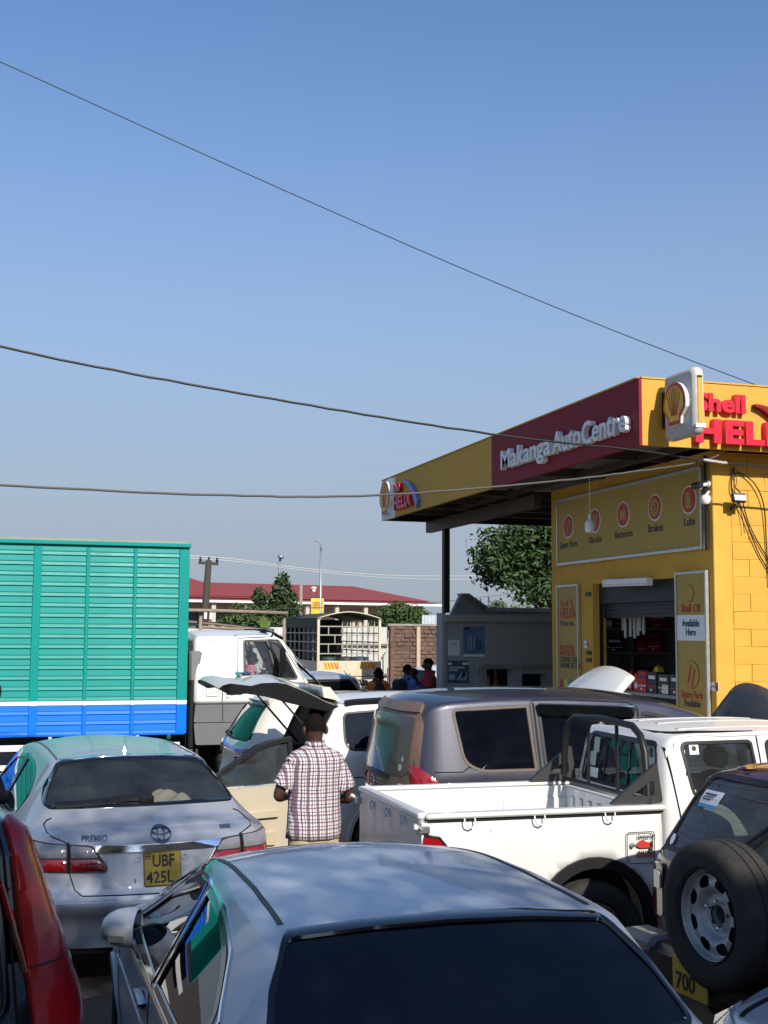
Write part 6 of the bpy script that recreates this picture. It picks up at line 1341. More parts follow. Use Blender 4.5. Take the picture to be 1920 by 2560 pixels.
for sd in (1, -1):
    b.window([(.72, 2.205), (1.16, 2.215), (1.24, 2.17), (1.50, 1.66), (.72, 1.66)], 'S', sd, g_clear, .04, black, [.03, .05, .05, .04, .03])
    b.strip('quarter_bar', [(1.06, 2.2), (1.2, 1.67)], 'S', sd, .035, black, h=.01)
    b.gap([(.40, 1.31), (.40, 1.6), (.62, 1.64), (.63, 2.24), (1.2, 2.27), (1.6, 1.65), (1.62, 1.31)], 'S', sd, .012)
    b.strip('rain_gutter', [(.6, 2.27), (1.15, 2.28), (1.3, 2.2), (1.66, 1.6)], 'S', sd, .03, black if sd > 2 else wcab, h=.02)
    b.strip('pillar_shade', [(1.36, 2.16), (1.70, 1.56)], 'S', sd, .035, black, h=.004)
    pl = rounded([(.17, 1.42), (.34, 1.42), (.34, 2.17), (.30, 2.2), (.20, 2.2), (.17, 2.16)], .03); b.strip('vent_panel', pl, 'S', sd, .012, pm('cab_line', (.40, .41, .42), .5), h=.009, closed=True)
    for i in range(5): b.strip('vent_rib', [(.20+.028*i, 1.46), (.20+.028*i, 2.12)], 'S', sd, .008, pm('cab_line', (.40, .41, .42), .5), h=.006)
    hd = b.strip('door_handle', [(.46, 1.47), (.56, 1.475), (.68, 1.47)], 'S', sd, .045, chrome, h=.03, base=.0); b.patch('door_lock', ellipse(.47, 1.40, .012, n=10), 'S', sd, steel, off=.006)
    b.strip('pillar_badge', [(.07, 1.64), (.07, 1.56)], 'S', sd, .05, bandw, h=.006)
    MB().tube([(1.05, sd*1.03, 2.22), (1.15, sd*1.2, 2.22), (1.22, sd*1.27, 2.1)], .012, 6).build('mirror_arm', black, t, True); MB().box(1.19, 1.25, sd*1.26-.09, sd*1.26+.09, 1.75, 2.12, .03).build('wing_mirror', black, t, True, 40); MB().tube([(1.22, sd*1.26, 1.76), (1.2, sd*1.1, 1.65), (1.15, sd*1.02, 1.6)], .012, 6).build('mirror_arm', black, t, True)
b.window([(-.86, 2.2), (.86, 2.2), (.93, 1.66), (-.93, 1.66)], 'F', 0, g_clear, .05, black, .06); b.patch('sun_visor', rounded([(-.85, 2.32), (.85, 2.32), (.85, 2.2), (-.85, 2.2)], .03), 'F', 0, g_back, off=.06, wall=.02)
b.hole(rounded([(-.6, 2.15), (.6, 2.15), (.6, 1.75), (-.6, 1.75)], .05), 'R', 0)
box('cab_floor', .05, 1.75, -.95, .95, 1.29, 1.32, darkin, t); MB().box(1.35, 1.68, -.9, .9, 1.5, 1.68, .06).build('dashboard', darkin, t, True, 40)
c = [(1.16+.08*math.sin(a), -.45+.22*math.cos(a), 1.72+.12*math.sin(a)) for a in np.linspace(0, 6.283, 22)[:-1]]; MB().tube(c, .016, 6, closed=True).build('steering_wheel', black, t, True)
MB().box(.42, .9, -.75, -.2, 1.32, 1.5, .05).build('seat_cushion', darkin, t); MB().box(.34, .46, -.73, -.22, 1.45, 2.0, .05).build('seat_back', darkin, t); MB().box(.42, .9, .2, .75, 1.32, 1.5, .05).build('seat_cushion', darkin, t)
# grey lower cab
g_ = MB().prism(rounded([(0, 1.055), (.02, 1.30), (1.84, 1.30), (1.9, 1.05)], .02), 'y', -w+.005, w-.005).build('step_panel', gskirt, t, fix=True); MB().prism(rounded([(0.03, .74), (0, 1.045), (1.9, 1.045), (1.86, .62), (1.2, .62), (1.1, .74)], .03), 'y', -w-.012, w+.012).build('lower_panel', gskirt, t, fix=True); box('panel_seam', .405, .415, -w-.0, w+.0, 1.06, 1.3, black, t)
b.finish(wcab, 'cab')
for ch in list(t.children):
    if ch not in cab0: ch.location = ch.location+off

# ---------- canvas-topped lorry in the background (rear view)
t = thing('canvas_lorry', 'lorry with green canvas top, open cage sides and orange striped tailboard', 'truck', (10.0, 36.0, 0), 0); P = keep(t)
cream = pm('lorry_cream', (.62, .56, .42), .6, var=.12, vs=5, dust=((.35, .25, .16), .4, 6)); canv = pm('canvas_green', (.035, .05, .04), .85, var=.2); wht = pm('bar_pale', (.30, .28, .23), .6)
LX0, LX1, LY0, LY1, Zt = 8.82, 10.75, 36.0, 40.5, 2.74
for x in (LX0, LX1):
    P(MB().box(x-.04, x+.04, LY0-.04, LY0+.04, .75, Zt, .01).build('corner_post', cream))
    for y in np.linspace(LY0+.6, LY1, 7): P(MB().box(x-.02, x+.02, y-.02, y+.02, 1.4, Zt-.02).build('cage_post', wht))
    for z in (1.72, 2.0, 2.28): P(box('cage_bar', x-.018, x+.018, LY0, LY1, z, z+.035, wht))
for z in (1.66, 1.95, 2.22, 2.48): P(box('rear_bar', LX0, LX1, LY0-.02, LY0+.015, z, z+.035, wht))
for i, z in enumerate((1.68, 1.97, 2.24)):
    for x in ((LX0+.5, LX0+.95, LX0+1.4) if i % 2 else (LX0+.3, LX0+.75, LX0+1.2, LX0+1.6)): P(box('rear_upright', x, x+.03, LY0-.018, LY0+.012, z, z+.27, wht))
P(MB().box(LX0, LX1, LY0-.03, LY0+.03, 1.0, 1.46, .01).build('tailboard', cream)); P(box('bed_side', LX0-.02, LX0+.02, LY0+.04, LY1, .95, 1.45, cream)); P(box('bed_side', LX1-.02, LX1+.02, LY0+.04, LY1, .95, 1.45, cream)); P(box('bed_floor', LX0+.02, LX1-.02, LY0+.03, LY1, .9, .96, darkin)); P(box('front_board', LX0, LX1, LY1, LY1+.05, .95, Zt, darkin))
n = 14; v = []
for y in (LY0-.05, LY1+.1):
    for j in range(n+1): q = j/n*2-1; v.append(((LX0+LX1)/2+q*(LX1-LX0)/2*1.03, y, Zt+.20*(1-abs(q)**1.7)))
o = P(mesh('canvas_top', v, [(j, j+1, n+2+j, n+1+j) for j in range(n)], canv, None, True)); md = o.modifiers.new('thick', 'SOLIDIFY'); md.thickness = .03
P(MB().tube([(p[0], p[1]-.01, p[2]) for p in v[:n+1]], .02, 6).build('canvas_hoop', cream, None, True)); P(box('canvas_side', LX0-.03, LX0-.01, LY0, LY1, Zt-.28, Zt+.02, canv))
org = pm('stripe_orange', (.75, .14, .015), .5); yls = pm('stripe_yellow', (.75, .52, .12), .5)
for x0 in (LX0+.15, LX1-.63):
    bd = P(box('warning_board', x0, x0+.48, LY0-.042, LY0-.03, 1.22, 1.42, yls)); 
    for i in range(5): 
        a = x0+.02+.1*i; bd2 = MB().prism([(a, 1.41), (a+.05, 1.41), (min(a+.12, x0+.475), 1.23), (min(a+.07, x0+.43), 1.23)], 'y', LY0-.047, LY0-.0425).build('warning_stripe', org, None, fix=True); P(bd2)
P(box('rear_sill', LX0-.04, LX1+.04, LY0-.05, LY0+.02, .9, .98, cream)); P(box('rear_bumper', LX0, LX1, LY0-.02, LY0+.05, .62, .72, cream)); P(box('chassis', LX0+.4, LX1-.4, LY0+.1, LY1+1.6, .6, .88, darkin)); P(box('mud_flap', LX0+1.2, LX0+1.6, LY0+.2, LY0+.22, .35, .8, pm('flap_red', (.3, .03, .03), .6)))
for i in range(6): P(MB().prism([(LX0+1.05+.09*i, .88), (LX0+1.09+.09*i, .88), (LX0+1.15+.09*i, .76), (LX0+1.11+.09*i, .76)], 'y', LY0-.052, LY0-.03).build('warning_stripe', wht, None, fix=True))
for x in (LX0+.25, LX1-.25):
    for y in (LY0+1.1, LY1+1.): P(wheel(None, x, y, .42, .42, .25, side=-1 if x < 9.5 else 1))
P(MB().box(LX0-.05, LX1+.05, LY1+.25, LY1+1.7, .6, 2.25, .12).build('cab', wcab, None, True, 40))
for z, x in ((.98, LX0+.35), (.98, LX0+.95), (.98, LX0+1.5)): P(MB().box(x, x+.06, LY0-.06, LY0-.03, z, z+.09, .008).build('tailboard_hinge', steel))
P(box('cage_dark_sheet', LX0+.03, LX0+.05, LY0+.3, LY0+2.2, 1.5, Zt-.03, canv))  # dark sheet added to give the cage its shaded inside
# oil drums inside
for i, x in enumerate((LX0+.5, LX0+1.05, LX0+1.5)):
    d_ = MB().lathe([(0, 0), (.26, 0), (.28, .02), (.28, .28), (.29, .3), (.28, .32), (.28, .6), (0, .62)], 20, 'z', (x, LY0+.7, .965)).build('oil_drum', pm('drum_%d' % i, [(.03, .07, .05), (.05, .05, .06), (.04, .06, .10)][i], .5), None, True, 40); tag(d_, 'dark drum in the canvas lorry, %s from the left' % ['first', 'second', 'third'][i], 'drum', 'drums in the lorry')
# ------------------------------------------------------------------ people
def loft(rings, n=28, wr=0., seed=0, close=True):
    """rings = (centre, rx, ry[, tilt axis vectors]) -> closed sleeve mesh"""
    rn = np.random.RandomState(seed); ph = rn.rand(8)*6.28; v = []; f = []
    for i, (c, rx, ry, ax, ay) in enumerate(rings):
        c = Vector(c); ax = Vector(ax); ay = Vector(ay)
        for k in range(n):
            a = 2*math.pi*k/n; w_ = 1+wr*(math.sin(5*a+ph[0]+i*.9)+.7*math.sin(9*a+ph[1]-i*1.3)+.5*math.sin(3*a+ph[2]+i*2.1))
            v.append(c+ax*(rx*w_*math.cos(a))+ay*(ry*w_*math.sin(a)))
    for i in range(len(rings)-1): f += [(i*n+k, i*n+(k+1) % n, (i+1)*n+(k+1) % n, (i+1)*n+k) for k in range(n)]
    return v, f
def subd(rings, k):
    out = []
    for a, b_ in zip(rings[:-1], rings[1:]):
        for q in range(k):
            s = q/k; out.append((Vector(a[0])*(1-s)+Vector(b_[0])*s, a[1]*(1-s)+b_[1]*s, a[2]*(1-s)+b_[2]*s, Vector(a[3])*(1-s)+Vector(b_[3])*s, Vector(a[4])*(1-s)+Vector(b_[4])*s))
    out.append(rings[-1]); return out
skin_m = pm('skin_dark', (.062, .028, .017), .45, spec=.4, var=.12, vs=9); hair_m = pm('hair_black', (.009, .006, .005), .95, spec=.08, var=.3, vs=90, bump=.3, bs=200)
def limb_axes(d):
    d = Vector(d).normalized(); a = d.cross(Vector((0, 0, 1))) if abs(d.z) < .95 else Vector((1, 0, 0)); a.normalize(); return a, d.cross(a).normalized()
def person(label, loc, rz, shirt, trousers, H=1.74, elbows=None, wrists=None, head_turn=0., sleeve=.55, collar=True, seated=False, name='person'):
    """standing figure facing local +Y: one continuous skinned body; shirt, trousers, hair are its clothing"""
    t = thing(name, label, 'person', loc, rz); s = H/1.74
    E = elbows or ((-.27, .02, 1.13), (.27, .02, 1.13)); W = wrists or ((-.22, .22, 1.05), (.22, .22, 1.05))
    J = [((0, 0, .93), .13), ((0, 0, 1.10), .115), ((0, 0, 1.28), .13), ((0, -.01, 1.42), .09), ((0, 0, 1.50), .055), ((0, .015, 1.565), .065), ((0, .015, 1.63), .088), ((0, .01, 1.69), .08), ((0, .005, 1.725), .045)]
    ed = [(i, i+1) for i in range(8)]; pts = [p for p, r in J]; rad = [r for p, r in J]
    def chain(start, lst):
        prev = start
        for p, r in lst: pts.append(p); rad.append(r); ed.append((prev, len(pts)-1)); prev = len(pts)-1
        return prev
    for i, sd in enumerate((-1, 1)):
        sh = (sd*.185, 0, 1.405); e, w_ = E[i], W[i]; mid = tuple((a+b_)/2 for a, b_ in zip(sh, e))
        wi = chain(3, [(sh, .052), (mid, .050), (e, .042), (tuple((a*.5+b_*.5) for a, b_ in zip(e, w_)), .040), (w_, .027)])
        dv = (Vector(w_)-Vector(e)).normalized(); pal = Vector(w_)+dv*.055; chain(wi, [(tuple(pal), .034)])
        if not seated: chain(0, [((sd*.095, 0, .86), .09), ((sd*.10, .01, .48), .058), ((sd*.10, -.01, .09), .042), ((sd*.105, .13, .045), .036)])
        else: chain(0, [((sd*.1, .05, .90), .085), ((sd*.11, .42, .92), .06), ((sd*.11, .46, .5), .05)])
    me = bpy.data.meshes.new('body'); me.from_pydata([tuple(c*s for c in p) for p in pts], ed, []); o = bpy.data.objects.new('body', me); COL.objects.link(o)
    o.modifiers.new('skin', 'SKIN'); sv = me.skin_vertices[0].data
    for i, r in enumerate(rad): sv[i].radius = (r*s, r*s*(1.12 if 5 <= i <= 8 else (.72 if i in (0, 1, 2) else 1)))
    sv[0].use_root = True
    ss = o.modifiers.new('sub', 'SUBSURF'); ss.levels = ss.render_levels = 2
    dg = bpy.context.evaluated_depsgraph_get(); m2 = bpy.data.meshes.new_from_object(o.evaluated_get(dg)); bpy.data.objects.remove(o)
    bm = bmesh.new(); bm.from_mesh(m2)
    def ell(c, r, rot=0.):
        M_ = Matrix.Translation(Vector(c)*s) @ Matrix.Rotation(rot, 4, 'Z') @ Matrix.Diagonal((r[0]*s, r[1]*s, r[2]*s, 1)); bmesh.ops.create_uvsphere(bm, u_segments=12, v_segments=8, radius=1, matrix=M_)
    for sd in (-1, 1): ell((sd*.089, .0, 1.615), (.014, .026, .036), sd*.4)
    ell((0, .105, 1.60), (.016, .022, .025)); ell((0, .095, 1.565), (.03, .015, .012)); ell((-.034, .092, 1.632), (.014, .008, .008)); ell((.034, .092, 1.632), (.014, .008, .008))
    for i, sd in enumerate((-1, 1)):      # fingers and thumb
        e, w_ = Vector(E[i]), Vector(W[i]); dv = (w_-e).normalized(); a, c = limb_axes(dv)
        for q in range(4):
            base = w_+dv*.085+a*(.026-.017*q); cur = base; ln = (.030, .034, .032, .026)[q]; d2 = dv.copy()
            for sgm in range(3):
                d2 = (d2-c*.28).normalized(); nx = cur+d2*ln*(1-.15*sgm); M_ = Matrix.Translation((cur+nx)/2*s) @ d2.to_track_quat('Z', 'Y').to_matrix().to_4x4() @ Matrix.Diagonal((.0085*s, .0085*s, ln*.75*s, 1)); bmesh.ops.create_uvsphere(bm, u_segments=8, v_segments=6, radius=1, matrix=M_); cur = nx
        d2 = (dv*.6+a*.8*(1)).normalized(); cur = w_+dv*.035+a*.03
        for sgm in range(2): nx = cur+d2*.032; M_ = Matrix.Translation((cur+nx)/2*s) @ d2.to_track_quat('Z', 'Y').to_matrix().to_4x4() @ Matrix.Diagonal((.010*s, .010*s, .024*s, 1)); bmesh.ops.create_uvsphere(bm, u_segments=8, v_segments=6, radius=1, matrix=M_); cur = nx; d2 = (d2+dv*.5).normalized()
    bm.to_mesh(m2); bm.free(); m2.materials.clear(); m2.materials.append(skin_m); m2.polygons.foreach_set('use_smooth', [True]*len(m2.polygons))
    if head_turn:
        for v in m2.vertices:
            if v.co.z > 1.50*s:
                k = min(1, (v.co.z/s-1.5)/.05)*head_turn; c, sn = math.cos(k), math.sin(k); v.co.x, v.co.y = v.co.x*c-v.co.y*sn, v.co.x*sn+v.co.y*c
    body = link('body', m2, t)
    # hair cap
    hv = []; hf = []; n = 24
    for i in range(9):
        ph = i/8*R(96); 
        for k in range(n):
            a = 2*math.pi*k/n; fr = max(0, math.sin(a))
            pe = ph*(1-.34*fr); hv.append((.0865*math.sin(pe)*math.cos(a)*s, (.008+.099*math.sin(pe)*math.sin(a))*s, (1.634+.105*math.cos(pe))*s))
    hf = [(i*n+k, i*n+(k+1) % n, (i+1)*n+(k+1) % n, (i+1)*n+k) for i in range(8) for k in range(n)]
    h_ = mesh('hair', hv, hf, hair_m, t, True)
    if head_turn:
        for v in h_.data.vertices: c, sn = math.cos(head_turn), math.sin(head_turn); v.co.x, v.co.y = v.co.x*c-v.co.y*sn, v.co.x*sn+v.co.y*c
    X, Y = (1, 0, 0), (0, 1, 0)
    R_ = subd([((0, 0, .825), .215, .150, X, Y), ((0, .0, .95), .208, .145, X, Y), ((0, .0, 1.06), .200, .136, X, Y), ((0, -.005, 1.2), .202, .128, X, Y), ((0, -.01, 1.33), .216, .128, X, Y), ((0, -.01, 1.405), .232, .122, X, Y), ((0, -.008, 1.450), .190, .104, X, Y), ((0, -.004, 1.482), .118, .086, X, Y), ((0, 0, 1.505), .070, .068, X, Y), ((0, .002, 1.52), .066, .066, X, Y)], 3)
    R_ = [(Vector(r[0])*s, r[1]*s, r[2]*s, r[3], r[4]) for r in R_]
    v, f = loft(R_, 36, .010, len(label)); sh_o = mesh('shirt', v, f, shirt, t, True); md = sh_o.modifiers.new('thick', 'SOLIDIFY'); md.thickness = .004
    for i, sd in enumerate((-1, 1)):
        a0 = Vector((sd*.150, -.005, 1.385)); e = Vector(E[i]); en = a0+(e-a0)*(sleeve if sleeve < 1 else 1.0); d = (e-a0); ax, ay = limb_axes(d)
        rr = [(a0-d*.02, .052, .062, ax, ay), (a0+d*.15, .068, .078, ax, ay), (a0+d*.4, .072, .080, ax, ay), (en, .074, .080, ax, ay)]
        if sleeve >= 1:
            w_ = Vector(W[i]); d3 = w_-e; bx, by = limb_axes(d3); rr += [(e+d3*.3, .058, .058, bx, by), (w_, .04, .04, bx, by)]
        rr = [(Vector(r[0])*s, r[1]*s, r[2]*s, r[3], r[4]) for r in subd(rr, 4)]; v, f = loft(rr, 22, .018, i+3); so = mesh('sleeve', v, f, shirt, sh_o, True); md = so.modifiers.new('thick', 'SOLIDIFY'); md.thickness = .004
    if collar:
        rr = [((0, -.004, 1.492), .082, .078, X, Y), ((0, -.008, 1.515), .078, .076, X, Y), ((0, -.004, 1.535), .070, .072, X, Y)]; v, f = loft([(Vector(r[0])*s, r[1]*s, r[2]*s, r[3], r[4]) for r in rr], 28, .01, 5); co = mesh('collar', v, f, shirt, sh_o, True); md = co.modifiers.new('thick', 'SOLIDIFY'); md.thickness = .006
    if not seated:
        for sd in (-1, 1):
            rr = subd([((sd*.088, 0, .93), .090, .108, X, Y), ((sd*.095, 0, .80), .102, .118, X, Y), ((sd*.105, .005, .5), .083, .088, X, Y), ((sd*.105, -.005, .1), .075, .082, X, Y)], 5); v, f = loft([(Vector(r[0])*s, r[1]*s, r[2]*s, r[3], r[4]) for r in rr], 24, .012, 8); mesh('trouser_leg', v, f, trousers, t, True)
            MB().add(*loft([((sd*.105*s, -.07*s, .05*s), .035, .05, X, (0, 0, 1)), ((sd*.105*s, .03*s, .05*s), .045, .05, X, (0, 0, 1)), ((sd*.105*s, .14*s, .035*s), .045, .035, X, (0, 0, 1)), ((sd*.105*s, .2*s, .03*s), .02, .02, X, (0, 0, 1))], 12)).build('shoe', black, t, True)
        rr = [((0, 0, .80), .190, .125, X, Y), ((0, 0, .93), .182, .118, X, Y), ((0, 0, .985), .175, .112, X, Y)]; v, f = loft([(Vector(r[0])*s, r[1]*s, r[2]*s, r[3], r[4]) for r in rr], 30, .006, 2); mesh('waistband', v, f, trousers, t, True)
    return t
# plaid shirt cloth
def plaid():
    m = bpy.data.materials.new('plaid_cloth'); m.use_nodes = True; nt = m.node_tree; N = nt.nodes; L = nt.links; b = N['Principled BSDF']; b.inputs['Roughness'].default_value = .85; b.inputs['Specular IOR Level'].default_value = .2
    tc = N.new('ShaderNodeTexCoord'); sp = N.new('ShaderNodeSeparateXYZ'); L.new(tc.outputs['Object'], sp.inputs[0])
    # unwrap around the torso: angle-free approximation with x-y sum so that stripes run down every side
    sm = N.new('ShaderNodeMath'); sm.operation = 'MULTIPLY_ADD'; L.new(sp.outputs['Y'], sm.inputs[0]); sm.inputs[1].default_value = .35; L.new(sp.outputs['X'], sm.inputs[2])
    nz = N.new('ShaderNodeTexNoise'); nz.inputs['Scale'].default_value = 9; L.new(tc.outputs['Object'], nz.inputs['Vector'])
    def stripes(src, freq, phase, lo, hi):
        w0 = N.new('ShaderNodeMath'); w0.operation = 'MULTIPLY_ADD'; L.new(nz.outputs[0], w0.inputs[0]); w0.inputs[1].default_value = .012; L.new(src, w0.inputs[2])
        a = N.new('ShaderNodeMath'); a.operation = 'MULTIPLY_ADD'; L.new(w0.outputs[0], a.inputs[0]); a.inputs[1].default_value = freq; a.inputs[2].default_value = phase+50
        fr = N.new('ShaderNodeMath'); fr.operation = 'FRACT'; L.new(a.outputs[0], fr.inputs[0])
        g1 = N.new('ShaderNodeMath'); g1.operation = 'GREATER_THAN'; L.new(fr.outputs[0], g1.inputs[0]); g1.inputs[1].default_value = lo
        g2 = N.new('ShaderNodeMath'); g2.operation = 'LESS_THAN'; L.new(fr.outputs[0], g2.inputs[0]); g2.inputs[1].default_value = hi
        mu = N.new('ShaderNodeMath'); mu.operation = 'MULTIPLY'; L.new(g1.outputs[0], mu.inputs[0]); L.new(g2.outputs[0], mu.inputs[1]); return mu.outputs[0]
    col = None; last = (.66, .62, .62, 1)
    def over(prev, fac, c, k):
        mx = N.new('ShaderNodeMix'); mx.data_type = 'RGBA'; sc = N.new('ShaderNodeMath'); sc.operation = 'MULTIPLY'; L.new(fac, sc.inputs[0]); sc.inputs[1].default_value = k; L.new(sc.outputs[0], mx.inputs[0])
        if isinstance(prev, tuple): mx.inputs[6].default_value = prev
        else: L.new(prev, mx.inputs[6])
        mx.inputs[7].default_value = (*c, 1); return mx.outputs[2]
    sx, sz = sm.outputs[0], sp.outputs['Z']
    c = over(last, stripes(sx, 15, 0, .0, .32), (.10, .035, .08), .8); c = over(c, stripes(sx, 15, 0, .52, .62), (.03, .015, .04), .92); c = over(c, stripes(sx, 15, 0, .80, .86), (.03, .015, .04), .85)
    c = over(c, stripes(sz, 19, 0, .0, .22), (.12, .04, .09), .72); c = over(c, stripes(sz, 19, 0, .50, .62), (.03, .015, .04), .8)
    L.new(c, b.inputs['Base Color']); return m
khaki = pm('khaki_cloth', (.40, .33, .19), .85, var=.12, vs=12); navy = pm('navy_cloth', (.02, .025, .05), .85)
person('man seen from behind in a plaid short sleeved shirt and khaki trousers', (2.20, 9.05, 0), R(4), plaid(), khaki, 1.735, elbows=((-.285, .0, 1.13), (.285, -.01, 1.09)), wrists=((-.17, .2, 1.10), (.18, .2, 1.08)), sleeve=.72, head_turn=R(8))
redC = pm('red_cloth', (.30, .012, .022), .85, var=.1, vs=12); blueC = pm('blue_cloth', (.09, .17, .40), .85, var=.1, vs=12); orC = pm('orange_cloth', (.75, .17, .03), .8, var=.1); drk = pm('black_cloth', (.012, .012, .014), .85)
person('man in a red polo shirt looking left beside the grey wall', (7.37, 21.5, 0), R(75), redC, navy, 1.87, sleeve=.6)
person('man in a blue shirt with a dark backpack leaning right', (7.05, 21.8, 0), R(-60), blueC, navy, 1.75, elbows=((-.25, .15, 1.2), (.25, .16, 1.18)), wrists=((-.2, .4, 1.18), (.2, .42, 1.18)), sleeve=1.0)
bp_ = thing('backpack', 'dark backpack worn by the man in blue', 'backpack', (6.87, 21.66, 1.06)); MB().box(-.15, .12, -.12, .12, 0, .42, .06).build('pack_body', pm('pack_dark', (.012, .02, .025), .8), bp_, True, 40); MB().box(-.19, -.12, -.09, .09, .04, .24, .03).build('pack_pocket', drk, bp_, True, 40); bp_.rotation_euler = (0, 0, R(30)); [MB().tube([(.1, y, .4), (.18, y, .44), (.25, y, .3)], .015, 6).build('strap', drk, bp_, True) for y in (-.08, .08)]
person('dark haired man in black between the blue and red shirts', (7.42, 22.5, 0), R(40), drk, drk, 1.66)
person('man in a dark top seen head and shoulders in front of the striped lorry', (6.12, 20.5, 0), R(60), drk, navy, 1.64)
person('man in an orange vest behind the others near the lorry', (6.82, 22.9, 0), R(-20), orC, navy, 1.66)
pink = pm('pink_cloth', (.62, .22, .34), .85)
person('driver in a pink shirt sitting in the white lorry cab with hand at chin', (3.40, 18.08, .385), R(-90), pink, navy, 1.66, elbows=((-.24, .16, 1.18), (.22, .2, 1.2)), wrists=((-.05, .2, 1.42), (.2, .4, 1.25)), sleeve=.6, seated=True)
# ------------------------------------------------------------------ vegetation
def leafm(name, c1, c2):
    m = pm(name, c1, .55, spec=.35, var=.35, vs=1.5); nt = m.node_tree; b = nt.nodes['Principled BSDF']; N = nt.nodes; L = nt.links
    tc = N.new('ShaderNodeTexCoord'); w = N.new('ShaderNodeTexWhiteNoise') if False else N.new('ShaderNodeTexNoise'); w.inputs['Scale'].default_value = 9; L.new(tc.outputs['Object'], w.inputs['Vector'])
    mx = N.new('ShaderNodeMix'); mx.data_type = 'RGBA'; L.new(w.outputs[0], mx.inputs[0]); mx.inputs[6].default_value = (*c1, 1); mx.inputs[7].default_value = (*c2, 1); L.new(mx.outputs[2], b.inputs['Base Color'])
    b.inputs['Subsurface Weight'].default_value = 0; return m
lf_dark = leafm('leaf_dark', (.018, .042, .014), (.06, .10, .03)); lf_mid = leafm('leaf_mid', (.03, .065, .02), (.09, .14, .04)); lf_light = leafm('leaf_light', (.07, .12, .03), (.17, .22, .06)); bark = pm('bark', (.09, .07, .05), .9, var=.3, vs=8, bump=.5, bs=30)
def leaves(rn, blobs, n, size, aspect=2.2, shell=.55):
    """leaf blades (two bent quads each) scattered through ellipsoid clumps"""
    vol = np.array([b_[1]*b_[2]*b_[3] for b_ in blobs])**.67; pick = rn.choice(len(blobs), n, p=vol/vol.sum()); B_ = np.array([b_[0]+tuple(b_[1:]) if False else (*b_[0], *b_[1:]) for b_ in blobs])[pick]
    d = rn.normal(size=(n, 3)); d /= np.linalg.norm(d, axis=1)[:, None]; r = shell+(1-shell)*rn.rand(n); r *= 1+.18*rn.normal(size=n)*.6
    c = B_[:, :3]+d*r[:, None]*B_[:, 3:6]
    nrm = d*.6+rn.normal(size=(n, 3))*.6+np.array([0, 0, .5]); nrm /= np.linalg.norm(nrm, axis=1)[:, None]
    t_ = np.cross(nrm, rn.normal(size=(n, 3))); t_ /= np.linalg.norm(t_, axis=1)[:, None]; s_ = np.cross(nrm, t_)
    sz = size*(.6+.8*rn.rand(n))[:, None]; a = t_*sz*.5; w = s_*sz*.5/aspect*1.0; dr = nrm*sz*.12
    V = np.stack([c-a, c-w+dr*.4, c+a-dr, c+w+dr*.4], 1).reshape(-1, 3)
    return V, [(4*i, 4*i+1, 4*i+2, 4*i+3) for i in range(n)]
def tree(name, label, loc, trunk, blobs, n, size, mat, seed=1, group=None, lim=4, shell=.45, cat='tree'):
    """trunk = (height, radius); blobs relative to loc"""
    rn = np.random.RandomState(seed); t = thing(name, label, cat, loc, 0, group)
    th, tr = trunk; mb = MB(); mb.tube([(0, 0, 0), (tr*.3, 0, th*.4), (-tr*.2, tr*.3, th)], [tr*1.3, tr, tr*.7], 9)
    for k in range(min(lim, len(blobs))):
        b_ = blobs[k]; c = Vector(b_[0]); mb.tube([(0, 0, th*.75), tuple(Vector((0, 0, th))*.4+c*.6-Vector((0, 0, .0))), tuple(c)], [tr*.6, tr*.35, tr*.15], 6)
    mb.build('trunk', bark, t, True)
    V, F = leaves(rn, blobs, n, size, shell=shell); o = mesh('crown', V, F, mat, t); return t
def rblobs(rn, c, r, k, s=.45):
    out = []
    for i in range(k):
        d = rn.normal(size=3); d /= np.linalg.norm(d); q = rn.rand()**.4*.72; out.append(((c[0]+d[0]*r[0]*q, c[1]+d[1]*r[1]*q, c[2]+d[2]*r[2]*q), *(r[j]*s*(.7+.6*rn.rand()) for j in range(3))))
    return out
rn = np.random.RandomState(11)
tree('broadleaf_tree', 'tall dark leafy tree rising behind the grey wall under the canopy', (19.6, 42, 0), (3.0, .28), rblobs(rn, (-.4, 0, 5.2), (3.2, 2.5, 2.6), 30, .34)+rblobs(rn, (-2.4, -.5, 4.9), (1.0, 1, 1.0), 6, .4), 15000, .26, lf_dark, 2)
tree('flowering_bush', 'pale green bush under the tall tree behind the parapet', (17.0, 37, 0), (1.5, .1), rblobs(rn, (-.2, 0, 2.7), (1.9, 1.2, .75), 14, .42), 4500, .17, lf_light, 3, cat='bush')
tree('conical_tree', 'narrow pointed dark tree behind the lamp post', (10.05, 47, 0), (1.5, .15), [((0, 0, 1.6+.32*i), 1.45-.14*i, 1.3-.12*i, .5) for i in range(9)]+[((.02, 0, 4.3), .12, .12, .4), ((-.9, 0, 3.6), .35, .3, .45)], 7500, .22, lf_dark, 4)
tree('bush', 'round green bush in front of the red roofed building, left of the pointed tree', (8.35, 45.5, 0), (1.2, .12), rblobs(rn, (-.2, 0, 2.3), (1.7, 1.2, 1.0), 14, .42), 6000, .18, lf_mid, 5, cat='bush')
tree('round_tree', 'dense round topped tree right of the canvas lorry', (14.15, 44.5, 0), (1.5, .15), rblobs(rn, (0, 0, 2.75), (1.2, 1.1, .95), 16, .42), 8500, .16, lf_mid, 6)
tree('far_tree', 'small distant tree behind the three pale poles', (24.5, 62, 0), (1.5, .15), rblobs(rn, (0, 0, 3.3), (1.6, 1.2, 1.2), 10, .42), 4000, .25, lf_mid, 7)
tree('far_bush', 'low dark bush beside the grey wall end behind the brick wall', (17.2, 50, 0), (1., .1), rblobs(rn, (0, 0, 2.2), (1.3, 1.0, .8), 8, .42), 3000, .2, lf_dark, 8, cat='bush')
